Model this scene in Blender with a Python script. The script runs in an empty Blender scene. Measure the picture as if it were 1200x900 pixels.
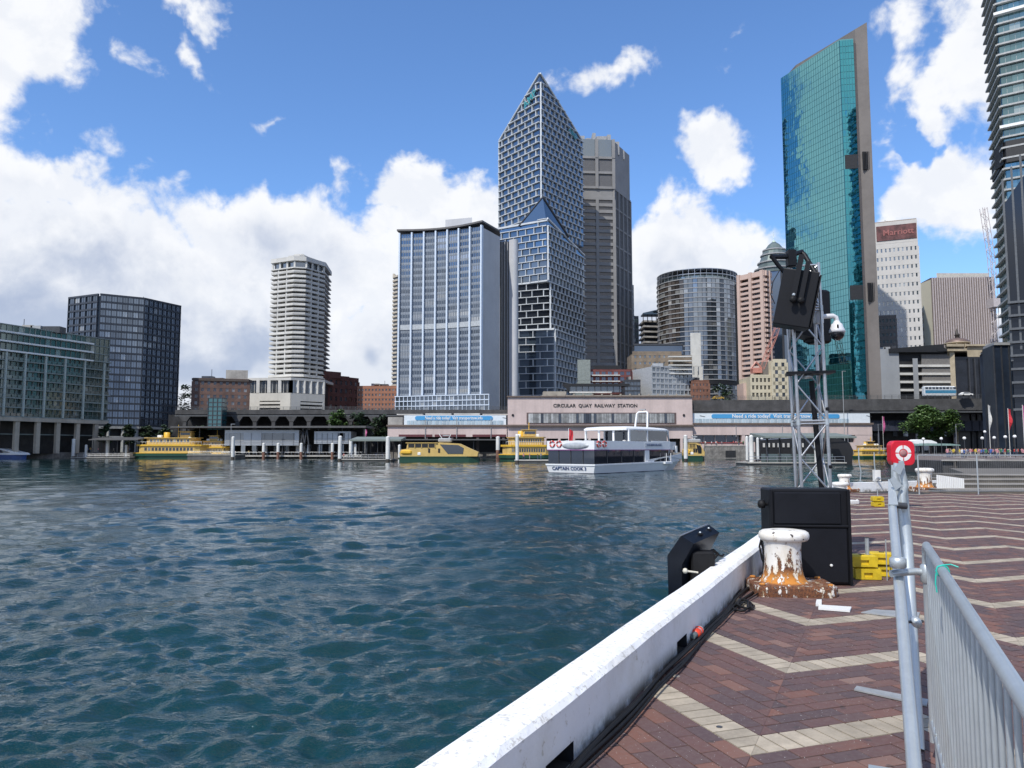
import bpy, bmesh, math, random
import numpy as np
from mathutils import Vector, Matrix
random.seed(7); np.random.seed(7)
R = math.radians
sc = bpy.context.scene
COL = sc.collection

# ------------------------------------------------------------------ camera
cam = bpy.data.cameras.new('camera'); camo = bpy.data.objects.new('camera', cam); COL.objects.link(camo)
cam.sensor_width = 36; cam.lens = 27.03; cam.clip_start = .05; cam.clip_end = 9000
PITCH = math.atan(76/901)
camo.location = (0, 0, 1.6); camo.rotation_euler = (R(90)+PITCH, 0, 0)
sc.camera = camo
sc.view_settings.view_transform = 'Standard'; sc.view_settings.look = 'None'
sc.view_settings.exposure = .14; sc.view_settings.gamma = 1
sc.render.resolution_x = 1024; sc.render.resolution_y = 768
# ------------------------------------------------------------------ sun
SUN_DIR = Vector((-.56, -.83, 0)).normalized()      # horizontal direction towards the sun: left, a little behind
SUN_EL = 51
sl = bpy.data.lights.new('sun', 'SUN'); sl.energy = 3.9; sl.angle = R(.53); sl.color = (1, .955, .88)
so = bpy.data.objects.new('sun', sl); COL.objects.link(so)
sd = Vector((SUN_DIR.x*math.cos(R(SUN_EL)), SUN_DIR.y*math.cos(R(SUN_EL)), math.sin(R(SUN_EL))))
so.rotation_euler = (-sd).to_track_quat('-Z', 'Y').to_euler()

# ------------------------------------------------------------------ node helpers
class NT:
    def __init__(s, tree): s.t = tree; s.n = tree.nodes; s.l = tree.links
    def node(s, ty, **kw):
        n = s.n.new(ty)
        for k, v in kw.items(): setattr(n, k, v)
        return n
    def put(s, sock, v):
        if v is None: return
        if hasattr(v, 'is_output'): s.l.new(v, sock)
        elif isinstance(v, (tuple, list)) and len(v) == 3 and sock.type == 'RGBA': sock.default_value = (*v, 1)
        else: sock.default_value = v
    def m(s, op, a, b=None, c=None, clamp=False):
        n = s.node('ShaderNodeMath', operation=op, use_clamp=clamp)
        for i, v in enumerate((a, b, c)): s.put(n.inputs[i], v)
        return n.outputs[0]
    def mix(s, f, a, b, ty='MIX'):
        n = s.node('ShaderNodeMix', data_type='RGBA', blend_type=ty)
        s.put(n.inputs['Factor'], f); s.put(n.inputs[6], a); s.put(n.inputs[7], b)
        return n.outputs[2]
    def noise(s, vec, scale, detail=3, rough=.55, dist=0, out=0):
        n = s.node('ShaderNodeTexNoise'); s.put(n.inputs['Vector'], vec)
        n.inputs['Scale'].default_value = scale; n.inputs['Detail'].default_value = detail
        n.inputs['Roughness'].default_value = rough; n.inputs['Distortion'].default_value = dist
        return n.outputs[out]
    def ss(s, x, a, b, lo=0., hi=1.):
        n = s.node('ShaderNodeMapRange', interpolation_type='SMOOTHSTEP'); s.put(n.inputs[0], x)
        s.put(n.inputs[1], a); s.put(n.inputs[2], b); s.put(n.inputs[3], lo); s.put(n.inputs[4], hi)
        return n.outputs[0]
    def comb(s, x, y, z):
        n = s.node('ShaderNodeCombineXYZ'); s.put(n.inputs[0], x); s.put(n.inputs[1], y); s.put(n.inputs[2], z); return n.outputs[0]
    def ramp(s, x, pts):
        n = s.node('ShaderNodeValToRGB'); s.put(n.inputs[0], x); e = n.color_ramp.elements
        while len(e) < len(pts): e.new(.5)
        for i, (p, c) in enumerate(pts): e[i].position = p; e[i].color = (*c, 1)
        return n.outputs[0]

def azel(px, py):
    u = (px-600)/901; v = (450-py)/901; c, s_ = math.cos(PITCH), math.sin(PITCH)
    d = Vector((u, c-v*s_, s_+v*c)).normalized()
    return math.atan2(d.x, d.y), math.asin(d.z)

# ------------------------------------------------------------------ world: Nishita sky with cumulus
w = bpy.data.worlds.new('World'); sc.world = w; w.use_nodes = True
N = NT(w.node_tree); N.n.clear()
sky = N.node('ShaderNodeTexSky', sky_type='NISHITA'); sky.sun_disc = False
sky.sun_elevation = R(SUN_EL); sky.sun_rotation = math.atan2(SUN_DIR.x, SUN_DIR.y)
sky.air_density = 1.0; sky.dust_density = .3; sky.ozone_density = 1.6
SKYK = .135
skyc = N.mix(1., sky.outputs[0], (SKYK*.80, SKYK*1.06, SKYK*1.38), 'MULTIPLY')
tc = N.node('ShaderNodeTexCoord').outputs['Generated']
sx = N.node('ShaderNodeSeparateXYZ'); N.put(sx.inputs[0], tc)
az = N.m('ARCTAN2', sx.outputs[0], sx.outputs[1]); el = N.m('ARCSINE', sx.outputs[2])
big = N.noise(tc, 3.1, 2, .5); fb = N.noise(tc, 7.5, 7, .56, .25); fine = N.noise(tc, 22, 6, .62, .3)
cells = N.noise(tc, 13, 5, .5, .1)
wrp = N.noise(tc, 5.5, 5, .6, 0, 1); ws = N.node('ShaderNodeSeparateXYZ'); N.put(ws.inputs[0], wrp)
az = N.m('ADD', az, N.m('MULTIPLY', N.m('SUBTRACT', ws.outputs[0], .5), .30)); el = N.m('ADD', el, N.m('MULTIPLY', N.m('SUBTRACT', ws.outputs[2], .5), .20))
# the horizon bank: its top undulates with direction
flat = N.comb(sx.outputs[0], sx.outputs[1], 0.)
edge = N.m('ADD', .25, N.m('MULTIPLY', N.m('SUBTRACT', N.noise(flat, 2.2, 2, .5), .5), .16))
dens = N.m('DIVIDE', N.m('SUBTRACT', edge, el), .085)
def blob(px, py, rx, ry, amp=1.):
    global dens
    a0, e0 = azel(px, py); ra = rx/901*math.cos(a0)**2*.98; re = ry/901*math.cos(a0)
    dx = N.m('DIVIDE', N.m('SUBTRACT', az, a0), ra); dy = N.m('DIVIDE', N.m('SUBTRACT', el, e0), re)
    q = N.m('SQRT', N.m('ADD', N.m('MULTIPLY', dx, dx), N.m('MULTIPLY', dy, dy)))
    dens = N.m('MAXIMUM', dens, N.m('MULTIPLY', N.m('SUBTRACT', 1., q), amp))
def hole(px, py, rx, ry, amp=1.):
    global dens
    a0, e0 = azel(px, py); ra = rx/901*math.cos(a0)**2*.98; re = ry/901*math.cos(a0)
    dx = N.m('DIVIDE', N.m('SUBTRACT', az, a0), ra); dy = N.m('DIVIDE', N.m('SUBTRACT', el, e0), re)
    q = N.m('MAXIMUM', N.m('SUBTRACT', 1., N.m('ADD', N.m('MULTIPLY', dx, dx), N.m('MULTIPLY', dy, dy))), 0.)
    dens = N.m('SUBTRACT', dens, N.m('MULTIPLY', q, amp))
# scattered cumulus over the rest of the sky
scat = N.m('MULTIPLY', N.m('SUBTRACT', big, .525), 8.)
outv = N.m('MAXIMUM', N.ss(N.m('ABSOLUTE', az), .75, 1.1), N.ss(el, .62, .85))
dens = N.m('MAXIMUM', dens, N.m('SUBTRACT', scat, N.m('MULTIPLY', N.m('SUBTRACT', 1., outv), 6.)))
hole(1130, 330, 95, 75, 2.4); hole(890, 215, 40, 30, 1.)
blob(120, 325, 300, 85, 1.3); blob(360, 318, 260, 85, 1.2); blob(520, 262, 130, 65, 1.1); blob(790, 315, 130, 70, 1.)
#BLOBS
blob(45, 50, 120, 95, .9); blob(-90, 40, 150, 140, 1.); blob(140, 80, 50, 40, .55)
blob(225, 12, 36, 16, .5); blob(320, 135, 24, 10, .25); blob(215, 62, 14, 12, .2)
blob(705, 100, 62, 22, .55); blob(868, 172, 60, 30, .7); blob(895, 50, 16, 18, .15)
blob(1120, 45, 85, 85, 1.); blob(1120, 215, 105, 75, 1.1); blob(1250, 120, 110, 150, 1.2); blob(1060, 100, 30, 20, .4)
blob(60, 250, 170, 35, .6); blob(480, 225, 90, 40, .9); blob(780, 285, 80, 50, .7)
hole(1060, 160, 40, 22, .6)
d2 = N.m('ADD', dens, N.m('ADD', N.m('MULTIPLY', N.m('SUBTRACT', fb, .5), 2.3), N.m('MULTIPLY', N.m('SUBTRACT', fine, .5), 1.0)))
mask = N.ss(d2, -.04, .40)
# colour of the cloud: sunlit white on top and at the rims, blue grey in the thick base
thick = N.ss(d2, .35, 1.5)
low = N.ss(N.m('ADD', el, N.m('MULTIPLY', N.m('SUBTRACT', N.noise(tc, 4.2, 3, .5), .5), .34)), R(18.5), R(8.5))
lump = N.ss(N.noise(tc, 6.5, 4, .52), .50, .60)
base = N.m('MULTIPLY', thick, N.m('ADD', .07, N.m('MULTIPLY', low, .85)), clamp=True)
base = N.m('MULTIPLY', base, N.m('SUBTRACT', 1., N.m('MULTIPLY', lump, .62)), clamp=True)
relief = N.ss(N.m('SUBTRACT', fb, N.noise(N.comb(sx.outputs[0], sx.outputs[1], N.m('ADD', sx.outputs[2], .022)), 7.5, 7, .56, .25)), -.055, .055)
cl = N.mix(base, (.90, .91, .93), (.40, .47, .62))
cl = N.mix(N.m('MULTIPLY', N.m('SUBTRACT', 1., relief), .30), cl, (.70, .75, .85), 'MULTIPLY')
bgc = N.mix(N.m('MULTIPLY', mask, .97), skyc, cl)
bg = N.node('ShaderNodeBackground'); N.put(bg.inputs[0], bgc); bg.inputs[1].default_value = 1.0
wo = N.node('ShaderNodeOutputWorld'); N.l.new(bg.outputs[0], wo.inputs[0])

# ------------------------------------------------------------------ projection helpers (photo pixel + depth -> world point)
CA, SA = math.cos(PITCH), math.sin(PITCH)
def P(px, py, Y):
    u = (px-600)/901; v = (450-py)/901
    d = (u, CA-v*SA, SA+v*CA); t = Y/d[1]
    return Vector((d[0]*t, Y, 1.6+d[2]*t))
def gx(px, Y, py=526): return P(px, py, Y).x
def gz(py, Y, px=600): return P(px, py, Y).z
def G(px, py, z=0.):
    u = (px-600)/901; v = (450-py)/901
    d = (u, CA-v*SA, SA+v*CA); t = (z-1.6)/d[2]
    return Vector((d[0]*t, d[1]*t, z))

# ------------------------------------------------------------------ materials
MATS = {}
def mat(name, col=(.5, .5, .5), rough=.6, metal=0., var=.12, vs=1.5, col2=None, bump=0., bs=20., spec=.5, rnd=0., emit=None, coat=0., streak=0.):
    """principled material: two scales of colour noise, optional streaks, optional per-object variation"""
    if name in MATS: return MATS[name]
    m = bpy.data.materials.new(name); m.use_nodes = True; K = NT(m.node_tree); b = K.n['Principled BSDF']
    tc = K.node('ShaderNodeTexCoord').outputs['Object']
    geo = K.node('ShaderNodeNewGeometry').outputs['Position']
    c2 = col2 or tuple(max(0, c*(1-var*2.2)) for c in col)
    f = K.m('ADD', K.m('MULTIPLY', K.noise(geo, vs, 5, .6), .7), K.m('MULTIPLY', K.noise(geo, vs*9, 3, .6), .3))
    c = K.mix(K.ss(f, .36, .64), col, c2)
    if streak:
        mp = K.node('ShaderNodeMapping'); K.put(mp.inputs[0], geo); mp.inputs['Scale'].default_value = (1, 1, .08)
        c = K.mix(K.m('MULTIPLY', K.ss(K.noise(mp.outputs[0], vs*2.2, 4, .6), .45, .72), streak), c, tuple(x*.45 for x in col))
    if rnd:
        oi = K.node('ShaderNodeObjectInfo').outputs['Random']; ri = K.node('ShaderNodeNewGeometry').outputs['Random Per Island']
        r = K.m('FRACT', K.m('ADD', oi, K.m('MULTIPLY', ri, 7.13)))
        c = K.mix(1., c, K.ramp(r, [(0, (1-rnd,)*3), (1, (1+rnd*.6,)*3)]), 'MULTIPLY')
    K.put(b.inputs['Base Color'], c); b.inputs['Roughness'].default_value = rough; b.inputs['Metallic'].default_value = metal
    b.inputs['Specular IOR Level'].default_value = spec; b.inputs['Coat Weight'].default_value = coat
    if rough > .25: K.put(b.inputs['Roughness'], K.m('ADD', rough-.07, K.m('MULTIPLY', K.noise(geo, vs*5, 3), .14)))
    if bump:
        bn = K.node('ShaderNodeBump'); bn.inputs['Strength'].default_value = .6; bn.inputs['Distance'].default_value = bump
        K.put(bn.inputs['Height'], K.noise(geo, bs, 5, .65)); K.put(b.inputs['Normal'], bn.outputs[0])
    if emit: K.put(b.inputs['Emission Color'], emit[0]); b.inputs['Emission Strength'].default_value = emit[1]
    MATS[name] = m; return m

def glassmat(name, tint, dark, refl=.5, rough=.06, rnd=.6, blind=0., wave=.0):
    """facade glass: dark body, tinted mirror coating; each pane differs a little; some panes have blinds"""
    if name in MATS: return MATS[name]
    m = bpy.data.materials.new(name); m.use_nodes = True; K = NT(m.node_tree); b = K.n['Principled BSDF']
    oi = K.node('ShaderNodeObjectInfo').outputs['Random']; ge = K.node('ShaderNodeNewGeometry')
    r = K.m('FRACT', K.m('ADD', oi, K.m('MULTIPLY', ge.outputs['Random Per Island'], 7.13)))
    r2 = K.m('FRACT', K.m('MULTIPLY', r, 17.7))
    b.inputs['Roughness'].default_value = rough
    bc = K.mix(r, tuple(d*(1-rnd*.5) for d in dark), tuple(d*(1+rnd) for d in dark))
    if blind: bc = K.mix(K.ss(r2, 1-blind*1.6, 1-blind*.6), bc, K.mix(r, (.2, .2, .19), (.42, .42, .4)))
    K.put(b.inputs['Base Color'], bc)
    g = K.node('ShaderNodeBsdfGlossy'); g.inputs['Roughness'].default_value = rough; K.put(g.inputs['Color'], tint)
    if wave:
        bn = K.node('ShaderNodeBump'); bn.inputs['Strength'].default_value = 1; bn.inputs['Distance'].default_value = wave
        K.put(bn.inputs['Height'], K.noise(ge.outputs['Position'], .22, 2)); K.put(g.inputs['Normal'], bn.outputs[0])
    mx = K.node('ShaderNodeMixShader'); K.put(mx.inputs[0], K.m('MULTIPLY', refl, K.m('ADD', 1-rnd*.45, K.m('MULTIPLY', r2, rnd*.55))))
    K.l.new(b.outputs[0], mx.inputs[1]); K.l.new(g.outputs[0], mx.inputs[2])
    K.l.new(mx.outputs[0], K.n['Material Output'].inputs[0])
    MATS[name] = m; return m

# ------------------------------------------------------------------ mesh builder
class MB:
    def __init__(s): s.v = []; s.f = []; s.m = []; s.sm = []
    def add(s, vs, fs, mi=0, sm=False):
        o = len(s.v); s.v += [tuple(v) for v in vs]
        for f in fs: s.f.append(tuple(i+o for i in f)); s.m.append(mi); s.sm.append(sm)
        return s
    def box(s, c, d, mi=0, M=None, taper=1.):
        x, y, z = d[0]/2, d[1]/2, d[2]/2; vs = []
        for k, t in ((-1, 1.), (1, taper)):
            for a, b in ((-1, -1), (1, -1), (1, 1), (-1, 1)): vs.append(Vector((a*x*t, b*y*t, k*z)))
        vs = [(M @ v if M else v)+Vector(c) for v in vs]
        return s.add(vs, [(3, 2, 1, 0), (4, 5, 6, 7), (0, 1, 5, 4), (1, 2, 6, 5), (2, 3, 7, 6), (3, 0, 4, 7)], mi)
    def bb(s, x0, x1, y0, y1, z0, z1, mi=0): return s.box(((x0+x1)/2, (y0+y1)/2, (z0+z1)/2), (x1-x0, y1-y0, z1-z0), mi)
    def bevbox(s, c, d, r, mi=0, M=None):
        x, y, z = d[0]/2, d[1]/2, d[2]/2; vs = []
        # chamfered box as 3 rings
        prof = [(-z, x-r, y-r), (-z+r, x, y), (z-r, x, y), (z, x-r, y-r)]
        for zz, a, b in prof:
            q = r*.9
            for (sx_, sy_) in ((-1, -1), (1, -1), (1, 1), (-1, 1)):
                pass
            vs += [Vector(p) for p in ((-a+q, -b, zz), (a-q, -b, zz), (a, -b+q, zz), (a, b-q, zz), (a-q, b, zz), (-a+q, b, zz), (-a, b-q, zz), (-a, -b+q, zz))]
        vs = [(M @ v if M else v)+Vector(c) for v in vs]
        fs = [tuple(range(7, -1, -1)), tuple(range(24, 32))]
        for k in range(3):
            for i in range(8): j = (i+1) % 8; fs.append((k*8+i, k*8+j, k*8+8+j, k*8+8+i))
        return s.add(vs, fs, mi)
    def prism(s, poly, z0, z1, mi=0, z1s=None, z0s=None):
        n = len(poly); ar = sum(poly[i][0]*poly[(i+1) % n][1]-poly[(i+1) % n][0]*poly[i][1] for i in range(n))
        idx = list(range(n)) if ar > 0 else list(range(n))[::-1]
        pl = [poly[i] for i in idx]
        t = [z1s[i] for i in idx] if z1s else [z1]*n; b = [z0s[i] for i in idx] if z0s else [z0]*n
        vs = [(p[0], p[1], b[i]) for i, p in enumerate(pl)]+[(p[0], p[1], t[i]) for i, p in enumerate(pl)]
        fs = [tuple(range(n-1, -1, -1)), tuple(range(n, 2*n))]+[(i, (i+1) % n, n+(i+1) % n, n+i) for i in range(n)]
        return s.add(vs, fs, mi)
    def tube(s, p0, p1, r, n=8, mi=0, r2=None, cap=True):
        return s.path([p0, p1], r, n, mi, [r, r if r2 is None else r2], cap)
    def path(s, pts, r, n=8, mi=0, rs=None, cap=True):
        pts = [Vector(p) for p in pts]; k = len(pts); rs = rs or [r]*k; vs = []
        up = None
        for i, p in enumerate(pts):
            d = (pts[min(i+1, k-1)]-pts[max(i-1, 0)]).normalized()
            if up is None: up = Vector((0, 0, 1)) if abs(d.z) < .9 else Vector((0, 1, 0))
            a = d.cross(up).normalized(); b = a.cross(d).normalized(); up = b
            for j in range(n):
                t = 2*math.pi*j/n; vs.append(p+(a*math.cos(t)+b*math.sin(t))*rs[i])
        fs = [(i*n+j, i*n+(j+1) % n, (i+1)*n+(j+1) % n, (i+1)*n+j) for i in range(k-1) for j in range(n)]
        s.add(vs, fs, mi, n > 5)
        if cap: s.add(vs[:n], [tuple(range(n-1, -1, -1))], mi); s.add(vs[-n:], [tuple(range(n))], mi)
        return s
    def lathe(s, c, prof, n=16, mi=0, M=None, sx=1., sy=1., sm=True):
        vs = []
        for r, z in prof:
            for j in range(n):
                t = 2*math.pi*j/n; v = Vector((r*math.cos(t)*sx, r*math.sin(t)*sy, z)); vs.append((M @ v if M else v)+Vector(c))
        k = len(prof)
        s.add(vs, [(i*n+j, i*n+(j+1) % n, (i+1)*n+(j+1) % n, (i+1)*n+j) for i in range(k-1) for j in range(n)], mi, sm)
        s.add(vs[:n], [tuple(range(n-1, -1, -1))], mi); s.add(vs[-n:], [tuple(range(n))], mi)
        return s
    def merge(s, o, M=None):
        k = len(s.v); s.v += [tuple(M @ Vector(v)) for v in o.v] if M is not None else list(o.v)
        s.f += [tuple(i+k for i in f) for f in o.f]; s.m += o.m; s.sm += o.sm; return s
    def mesh(s, name, mats):
        me = bpy.data.meshes.new(name); me.from_pydata(s.v, [], s.f)
        for m in (mats if isinstance(mats, (list, tuple)) else [mats]): me.materials.append(m)
        me.polygons.foreach_set('material_index', s.m); me.polygons.foreach_set('use_smooth', s.sm); me.update(); return me

WL = {}
def wl(o): return WL.get(o.name, Vector((0, 0, 0))) if o else Vector((0, 0, 0))
def thing(name, label, cat, loc=(0, 0, 0), rz=0., group=None, rot=None):
    o = bpy.data.objects.new(name, None); COL.objects.link(o); o.empty_display_size = .3
    o.location = loc; o.rotation_euler = rot or (0, 0, rz); o['label'] = label; o['category'] = cat
    if group: o['group'] = group
    WL[o.name] = Vector(loc); return o
def link(me, name, parent=None, loc=(0, 0, 0), rz=0., label=None, cat=None, group=None, kind=None, M=None):
    o = bpy.data.objects.new(name, me); COL.objects.link(o)
    if parent: o.parent = parent
    if M is not None: o.matrix_local = M
    else: o.location = loc; o.rotation_euler = (0, 0, rz)
    if label: o['label'] = label
    if cat: o['category'] = cat
    if group: o['group'] = group
    if kind: o['kind'] = kind
    return o
def build(mb, name, mats, parent=None, world=True, **kw):
    """links a mesh; with world=True its coordinates are world ones even though it hangs below a thing"""
    off = -wl(parent) if (world and parent) else Vector((0, 0, 0))
    o = link(mb.mesh(name, mats), name, parent, loc=off, **kw)
    WL[o.name] = Vector((0, 0, 0)) if world else Vector((0, 0, 0))
    return o
CNT = {}
def scatter(name, mb, mats, parent, Ms, world=True, cap=300, label=None):
    """copies of one small piece: the first `cap` as parts that share a mesh, the rest joined as one part"""
    k = (parent.name, name); c = CNT.get(k, 0); me = mb.mesh(name, mats)
    off = Matrix.Translation(-wl(parent)) if world else Matrix()
    rest = MB()
    for M in Ms:
        if c < cap: link(me, name, parent, M=off @ M); c += 1
        else: rest.merge(mb, M)
    CNT[k] = c
    if rest.v: build(rest, name+'s', mats, parent, world, kind='stuff')
def fr(o, d, n=None):
    """frame: origin o, local x along d (horizontal), local -y outward"""
    d = Vector((d[0], d[1], 0)).normalized(); a = math.atan2(d.y, d.x)
    return Matrix.Translation(Vector(o)) @ Matrix.Rotation(a, 4, 'Z')
def text_mesh(txt, size, m, depth=.02, font_x=1.):
    cu = bpy.data.curves.new('lettering', 'FONT'); cu.body = txt; cu.size = size; cu.extrude = depth; cu.align_x = 'CENTER'; cu.align_y = 'CENTER'
    cu.resolution_u = 2; cu.offset = size*.018
    o = bpy.data.objects.new('lettering', cu); COL.objects.link(o); dg = bpy.context.evaluated_depsgraph_get()
    me = bpy.data.meshes.new_from_object(o.evaluated_get(dg)); bpy.data.objects.remove(o); bpy.data.curves.remove(cu)
    me.materials.clear(); me.materials.append(m)
    me.transform(Matrix.Diagonal((font_x, 1, 1, 1)) ); me.transform(Matrix.Rotation(R(90), 4, 'X')); return me
# ------------------------------------------------------------------ facade tools
def panemb(w_, h, mull=0, trans=0, t=.1, mi_f=1, spand=0.):
    """a window unit: glass sheet, mullions and a spandrel panel standing proud of it"""
    b = MB().box((0, -.05, 0), (w_, .1, h), 0)
    for i in range(mull): x = -w_/2+w_*(i+1)/(mull+1); b.box((x, -.05-t/2-.03, 0), (t*.8, t, h*.998), mi_f)
    for i in range(trans): z = -h/2+h*(i+1)/(trans+1); b.box((0, -.05-t/2-.02, z), (w_*.998, t*.8, t), mi_f)
    if spand: b.box((0, -.14, -h/2+spand*h/2+.004), (w_*.996, .1, spand*h), mi_f)
    return b
def facade(th, A, B, z0, z1, nx, nz, pm, fm, band=(.5, .3), pier=(.4, .35, 1), mull=0, trans=0, spand=0., wname='window', off=0., skip=None, cap=300, gapz=0., bname='floor_band', pname='pier', edges=True):
    A = Vector((A[0], A[1], 0)); B = Vector((B[0], B[1], 0)); d = B-A; L = d.length; d.normalize(); n = Vector((d.y, -d.x, 0))
    cw = L/nx; ch = (z1-z0)/nz; bh = band[0] if band else gapz; pw = pier[0] if pier and pier[2] == 1 else 0.08
    if pm:
        pane = panemb(cw-pw, ch-bh, mull, trans, spand=spand)
        Ms = []
        for k in range(nz):
            for i in range(nx):
                if skip and skip(i, k): continue
                p = A+d*(cw*(i+.5))+n*(off+.02); Ms.append(fr((p.x, p.y, z0+ch*k+bh+(ch-bh)/2), d))
        scatter(wname, pane, [pm, fm], th, Ms, cap=cap)
    if band:
        b = MB().box((0, -band[1]/2+.1, 0), (L+(band[1] if edges else -.05), band[1]+.2, band[0])); c = A+d*L/2+n*off
        scatter(bname, b, [fm], th, [fr((c.x, c.y, z0+ch*k+band[0]/2), d) for k in range(nz)]+[fr((c.x, c.y, z1+band[0]/2), d)], cap=cap)
    if pier:
        b = MB().box((0, -pier[1]/2+.1, 0), (pier[0], pier[1]+.2, z1-z0)); st = pier[2]
        scatter(pname, b, [fm], th, [fr((A+d*cw*i+n*off).to_tuple()[:2]+((z0+z1)/2+.003,), d) for i in range(0, nx+1, st)], cap=cap)
def shrink(poly, e):
    c = sum((Vector((p[0], p[1])) for p in poly), Vector((0, 0)))/len(poly)
    return [tuple(Vector((p[0], p[1]))+(c-Vector((p[0], p[1]))).normalized()*e) for p in poly]
def px2(px, Y): return (gx(px, Y), Y)
def along(p0, a, b): return (p0[0]+a*b[0], p0[1]+a*b[1])
def hitpx(A, B, px):
    """parameter along plan line A-B where the pixel column meets it"""
    u = (px-600)/901/CA; # at the horizon
    return (u*A[1]-A[0])/((B[0]-A[0])-u*(B[1]-A[1]))
def lerp2(A, B, t): return (A[0]+(B[0]-A[0])*t, A[1]+(B[1]-A[1])*t)
def bldg(name, label, poly, cat='building', **k):
    c = sum((Vector((p[0], p[1], 0)) for p in poly), Vector((0, 0, 0)))/len(poly)
    return thing(name, label, cat, c, **k)
def wallpart(th, poly, z0, z1, m, name='wall', **k):
    return build(MB().prism(poly, z0, z1, **k), name, m, th)

# shared materials
concrete = mat('concrete', (.42, .40, .37), .85, var=.16, vs=.25, bump=.01, bs=8, streak=.35)
white_conc = mat('white_concrete', (.62, .61, .57), .8, var=.08, vs=.12, streak=.3)
grey_paint = mat('grey_paint', (.33, .34, .35), .6, var=.08)
dark = mat('dark_void', (.018, .019, .022), .6, var=.2)
darkmetal = mat('dark_metal', (.05, .053, .06), .45, var=.15)
white = mat('white_paint', (.78, .78, .76), .5, var=.04, vs=.8)
steel = mat('galvanised_steel', (.52, .56, .57), .42, .6, var=.05, vs=5, bump=.0006, bs=60)
alu = mat('aluminium', (.52, .53, .54), .34, .85, var=.08, vs=6)
black = mat('black_coating', (.0055, .006, .0085), .5, spec=.28, var=.1, vs=20, bump=.0008, bs=240)
blackrub = mat('black_rubber', (.008, .008, .009), .62, spec=.3, var=.2, vs=12)

# ------------------------------------------------------------------ quay frame: t across (away from the water), s along the kerb
KD = Vector((.4337, .9010, 0)); KN = Vector((.9010, -.4337, 0))
def Q(t, s, z=0.): v = KN*t+KD*s; return Vector((v.x, v.y, z))
KT = -1.50          # inner face of the kerb

# ------------------------------------------------------------------ water
def water():
    WZ = -1.9; rat = 1.0058
    rs = [2.4]
    while rs[-1] < 330: rs.append(rs[-1]*rat)
    while rs[-1] < 6000: rs.append(rs[-1]*1.25)
    rs = np.array(rs); n = 470; th = np.linspace(R(-72), R(62), n)
    r, t = np.meshgrid(rs, th, indexing='ij'); x = r*np.sin(t); y = r*np.cos(t)
    sp = np.maximum(r*(rat-1), r*(th[1]-th[0])*.8)
    h = np.zeros_like(x); rg = np.random.RandomState(3)
    wx = x+.9*np.sin(y*.23+1.3)+.5*np.sin(x*.31+y*.17)+.15*np.sin(x*1.3-y*.9); wy = y+.8*np.sin(x*.27+.4)+.4*np.sin(y*.41-x*.2)+.12*np.sin(x*1.1+y*1.4)
    for i in range(190):
        lam = .15*(8/.15)**(rg.rand()**1.3); a = R(108)+rg.randn()*R(34); k = 2*math.pi/lam
        amp = .0062*lam**.78*(1 if lam < 1.3 else .62 if lam < 3 else .4)
        ph = rg.rand()*6.283; f = np.clip((lam/sp-2.2)/2.5, 0, 1)
        th_ = k*(wx*math.cos(a)+wy*math.sin(a))+ph
        h += amp*f*(np.sin(th_)+.16*np.cos(2*th_))
    # gusts: patches of rougher and calmer water, and one low boat wake on the left
    g = .5+.5*np.sin(x*.055+2*np.sin(y*.03))*np.sin(y*.045+1.5*np.sin(x*.04)); h *= .78+.44*g
    dl = (y-(46+.22*(x+30)))/1.1; h += np.where((x < 4), .10*np.exp(-dl*dl)*np.clip((4-x)/12, 0, 1), 0)
    h[r > 400] = 0
    v = np.stack([x, y, WZ+h], -1).reshape(-1, 3); nr = len(rs)
    i = np.arange((nr-1)*(n-1)); a = (i//(n-1))*n+i % (n-1); f = np.stack([a, a+n, a+n+1, a+1], -1)[:, ::-1]
    me = bpy.data.meshes.new('water'); me.vertices.add(len(v)); me.vertices.foreach_set('co', v.ravel())
    me.loops.add(f.size); me.loops.foreach_set('vertex_index', f.ravel().astype(np.int32))
    me.polygons.add(len(f)); me.polygons.foreach_set('loop_start', np.arange(0, f.size, 4, dtype=np.int32))
    me.polygons.foreach_set('use_smooth', np.ones(len(f), dtype=bool)); me.update(calc_edges=True)
    m = bpy.data.materials.new('harbour_water'); m.use_nodes = True; K = NT(m.node_tree); b = K.n['Principled BSDF']
    ge = K.node('ShaderNodeNewGeometry').outputs['Position']
    K.put(b.inputs['Base Color'], K.mix(K.ss(K.noise(ge, .05, 4), .35, .65), (.0022, .030, .031), (.0016, .021, .023)))
    b.inputs['Roughness'].default_value = .02; b.inputs['IOR'].default_value = 1.48; b.inputs['Specular IOR Level'].default_value = .62
    cd = K.node('ShaderNodeVectorMath', operation='LENGTH'); K.put(cd.inputs[0], ge)
    far = K.ss(cd.outputs['Value'], 14, 120)
    mp = K.node('ShaderNodeMapping'); K.put(mp.inputs[0], ge); mp.inputs['Rotation'].default_value = (0, 0, R(18)); mp.inputs['Scale'].default_value = (.55, 1, 1)
    nh = K.m('ADD', K.m('MULTIPLY', K.noise(mp.outputs[0], 1.1, 4, .6, .3), K.m('ADD', .0, K.m('MULTIPLY', far, .035))), K.m('MULTIPLY', K.noise(mp.outputs[0], 5.5, 5, .62, .2), K.m('SUBTRACT', .036, K.m('MULTIPLY', far, .024))))
    nh = K.m('ADD', nh, K.m('MULTIPLY', K.noise(mp.outputs[0], 13, 3, .6, .4), K.m('SUBTRACT', .016, K.m('MULTIPLY', far, .013))))
    bn = K.node('ShaderNodeBump'); bn.inputs['Strength'].default_value = 1; bn.inputs['Distance'].default_value = 1.
    K.put(bn.inputs['Height'], nh); K.put(b.inputs['Normal'], bn.outputs[0])
    me.materials.append(m); link(me, 'water', kind='structure')
water()

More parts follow.
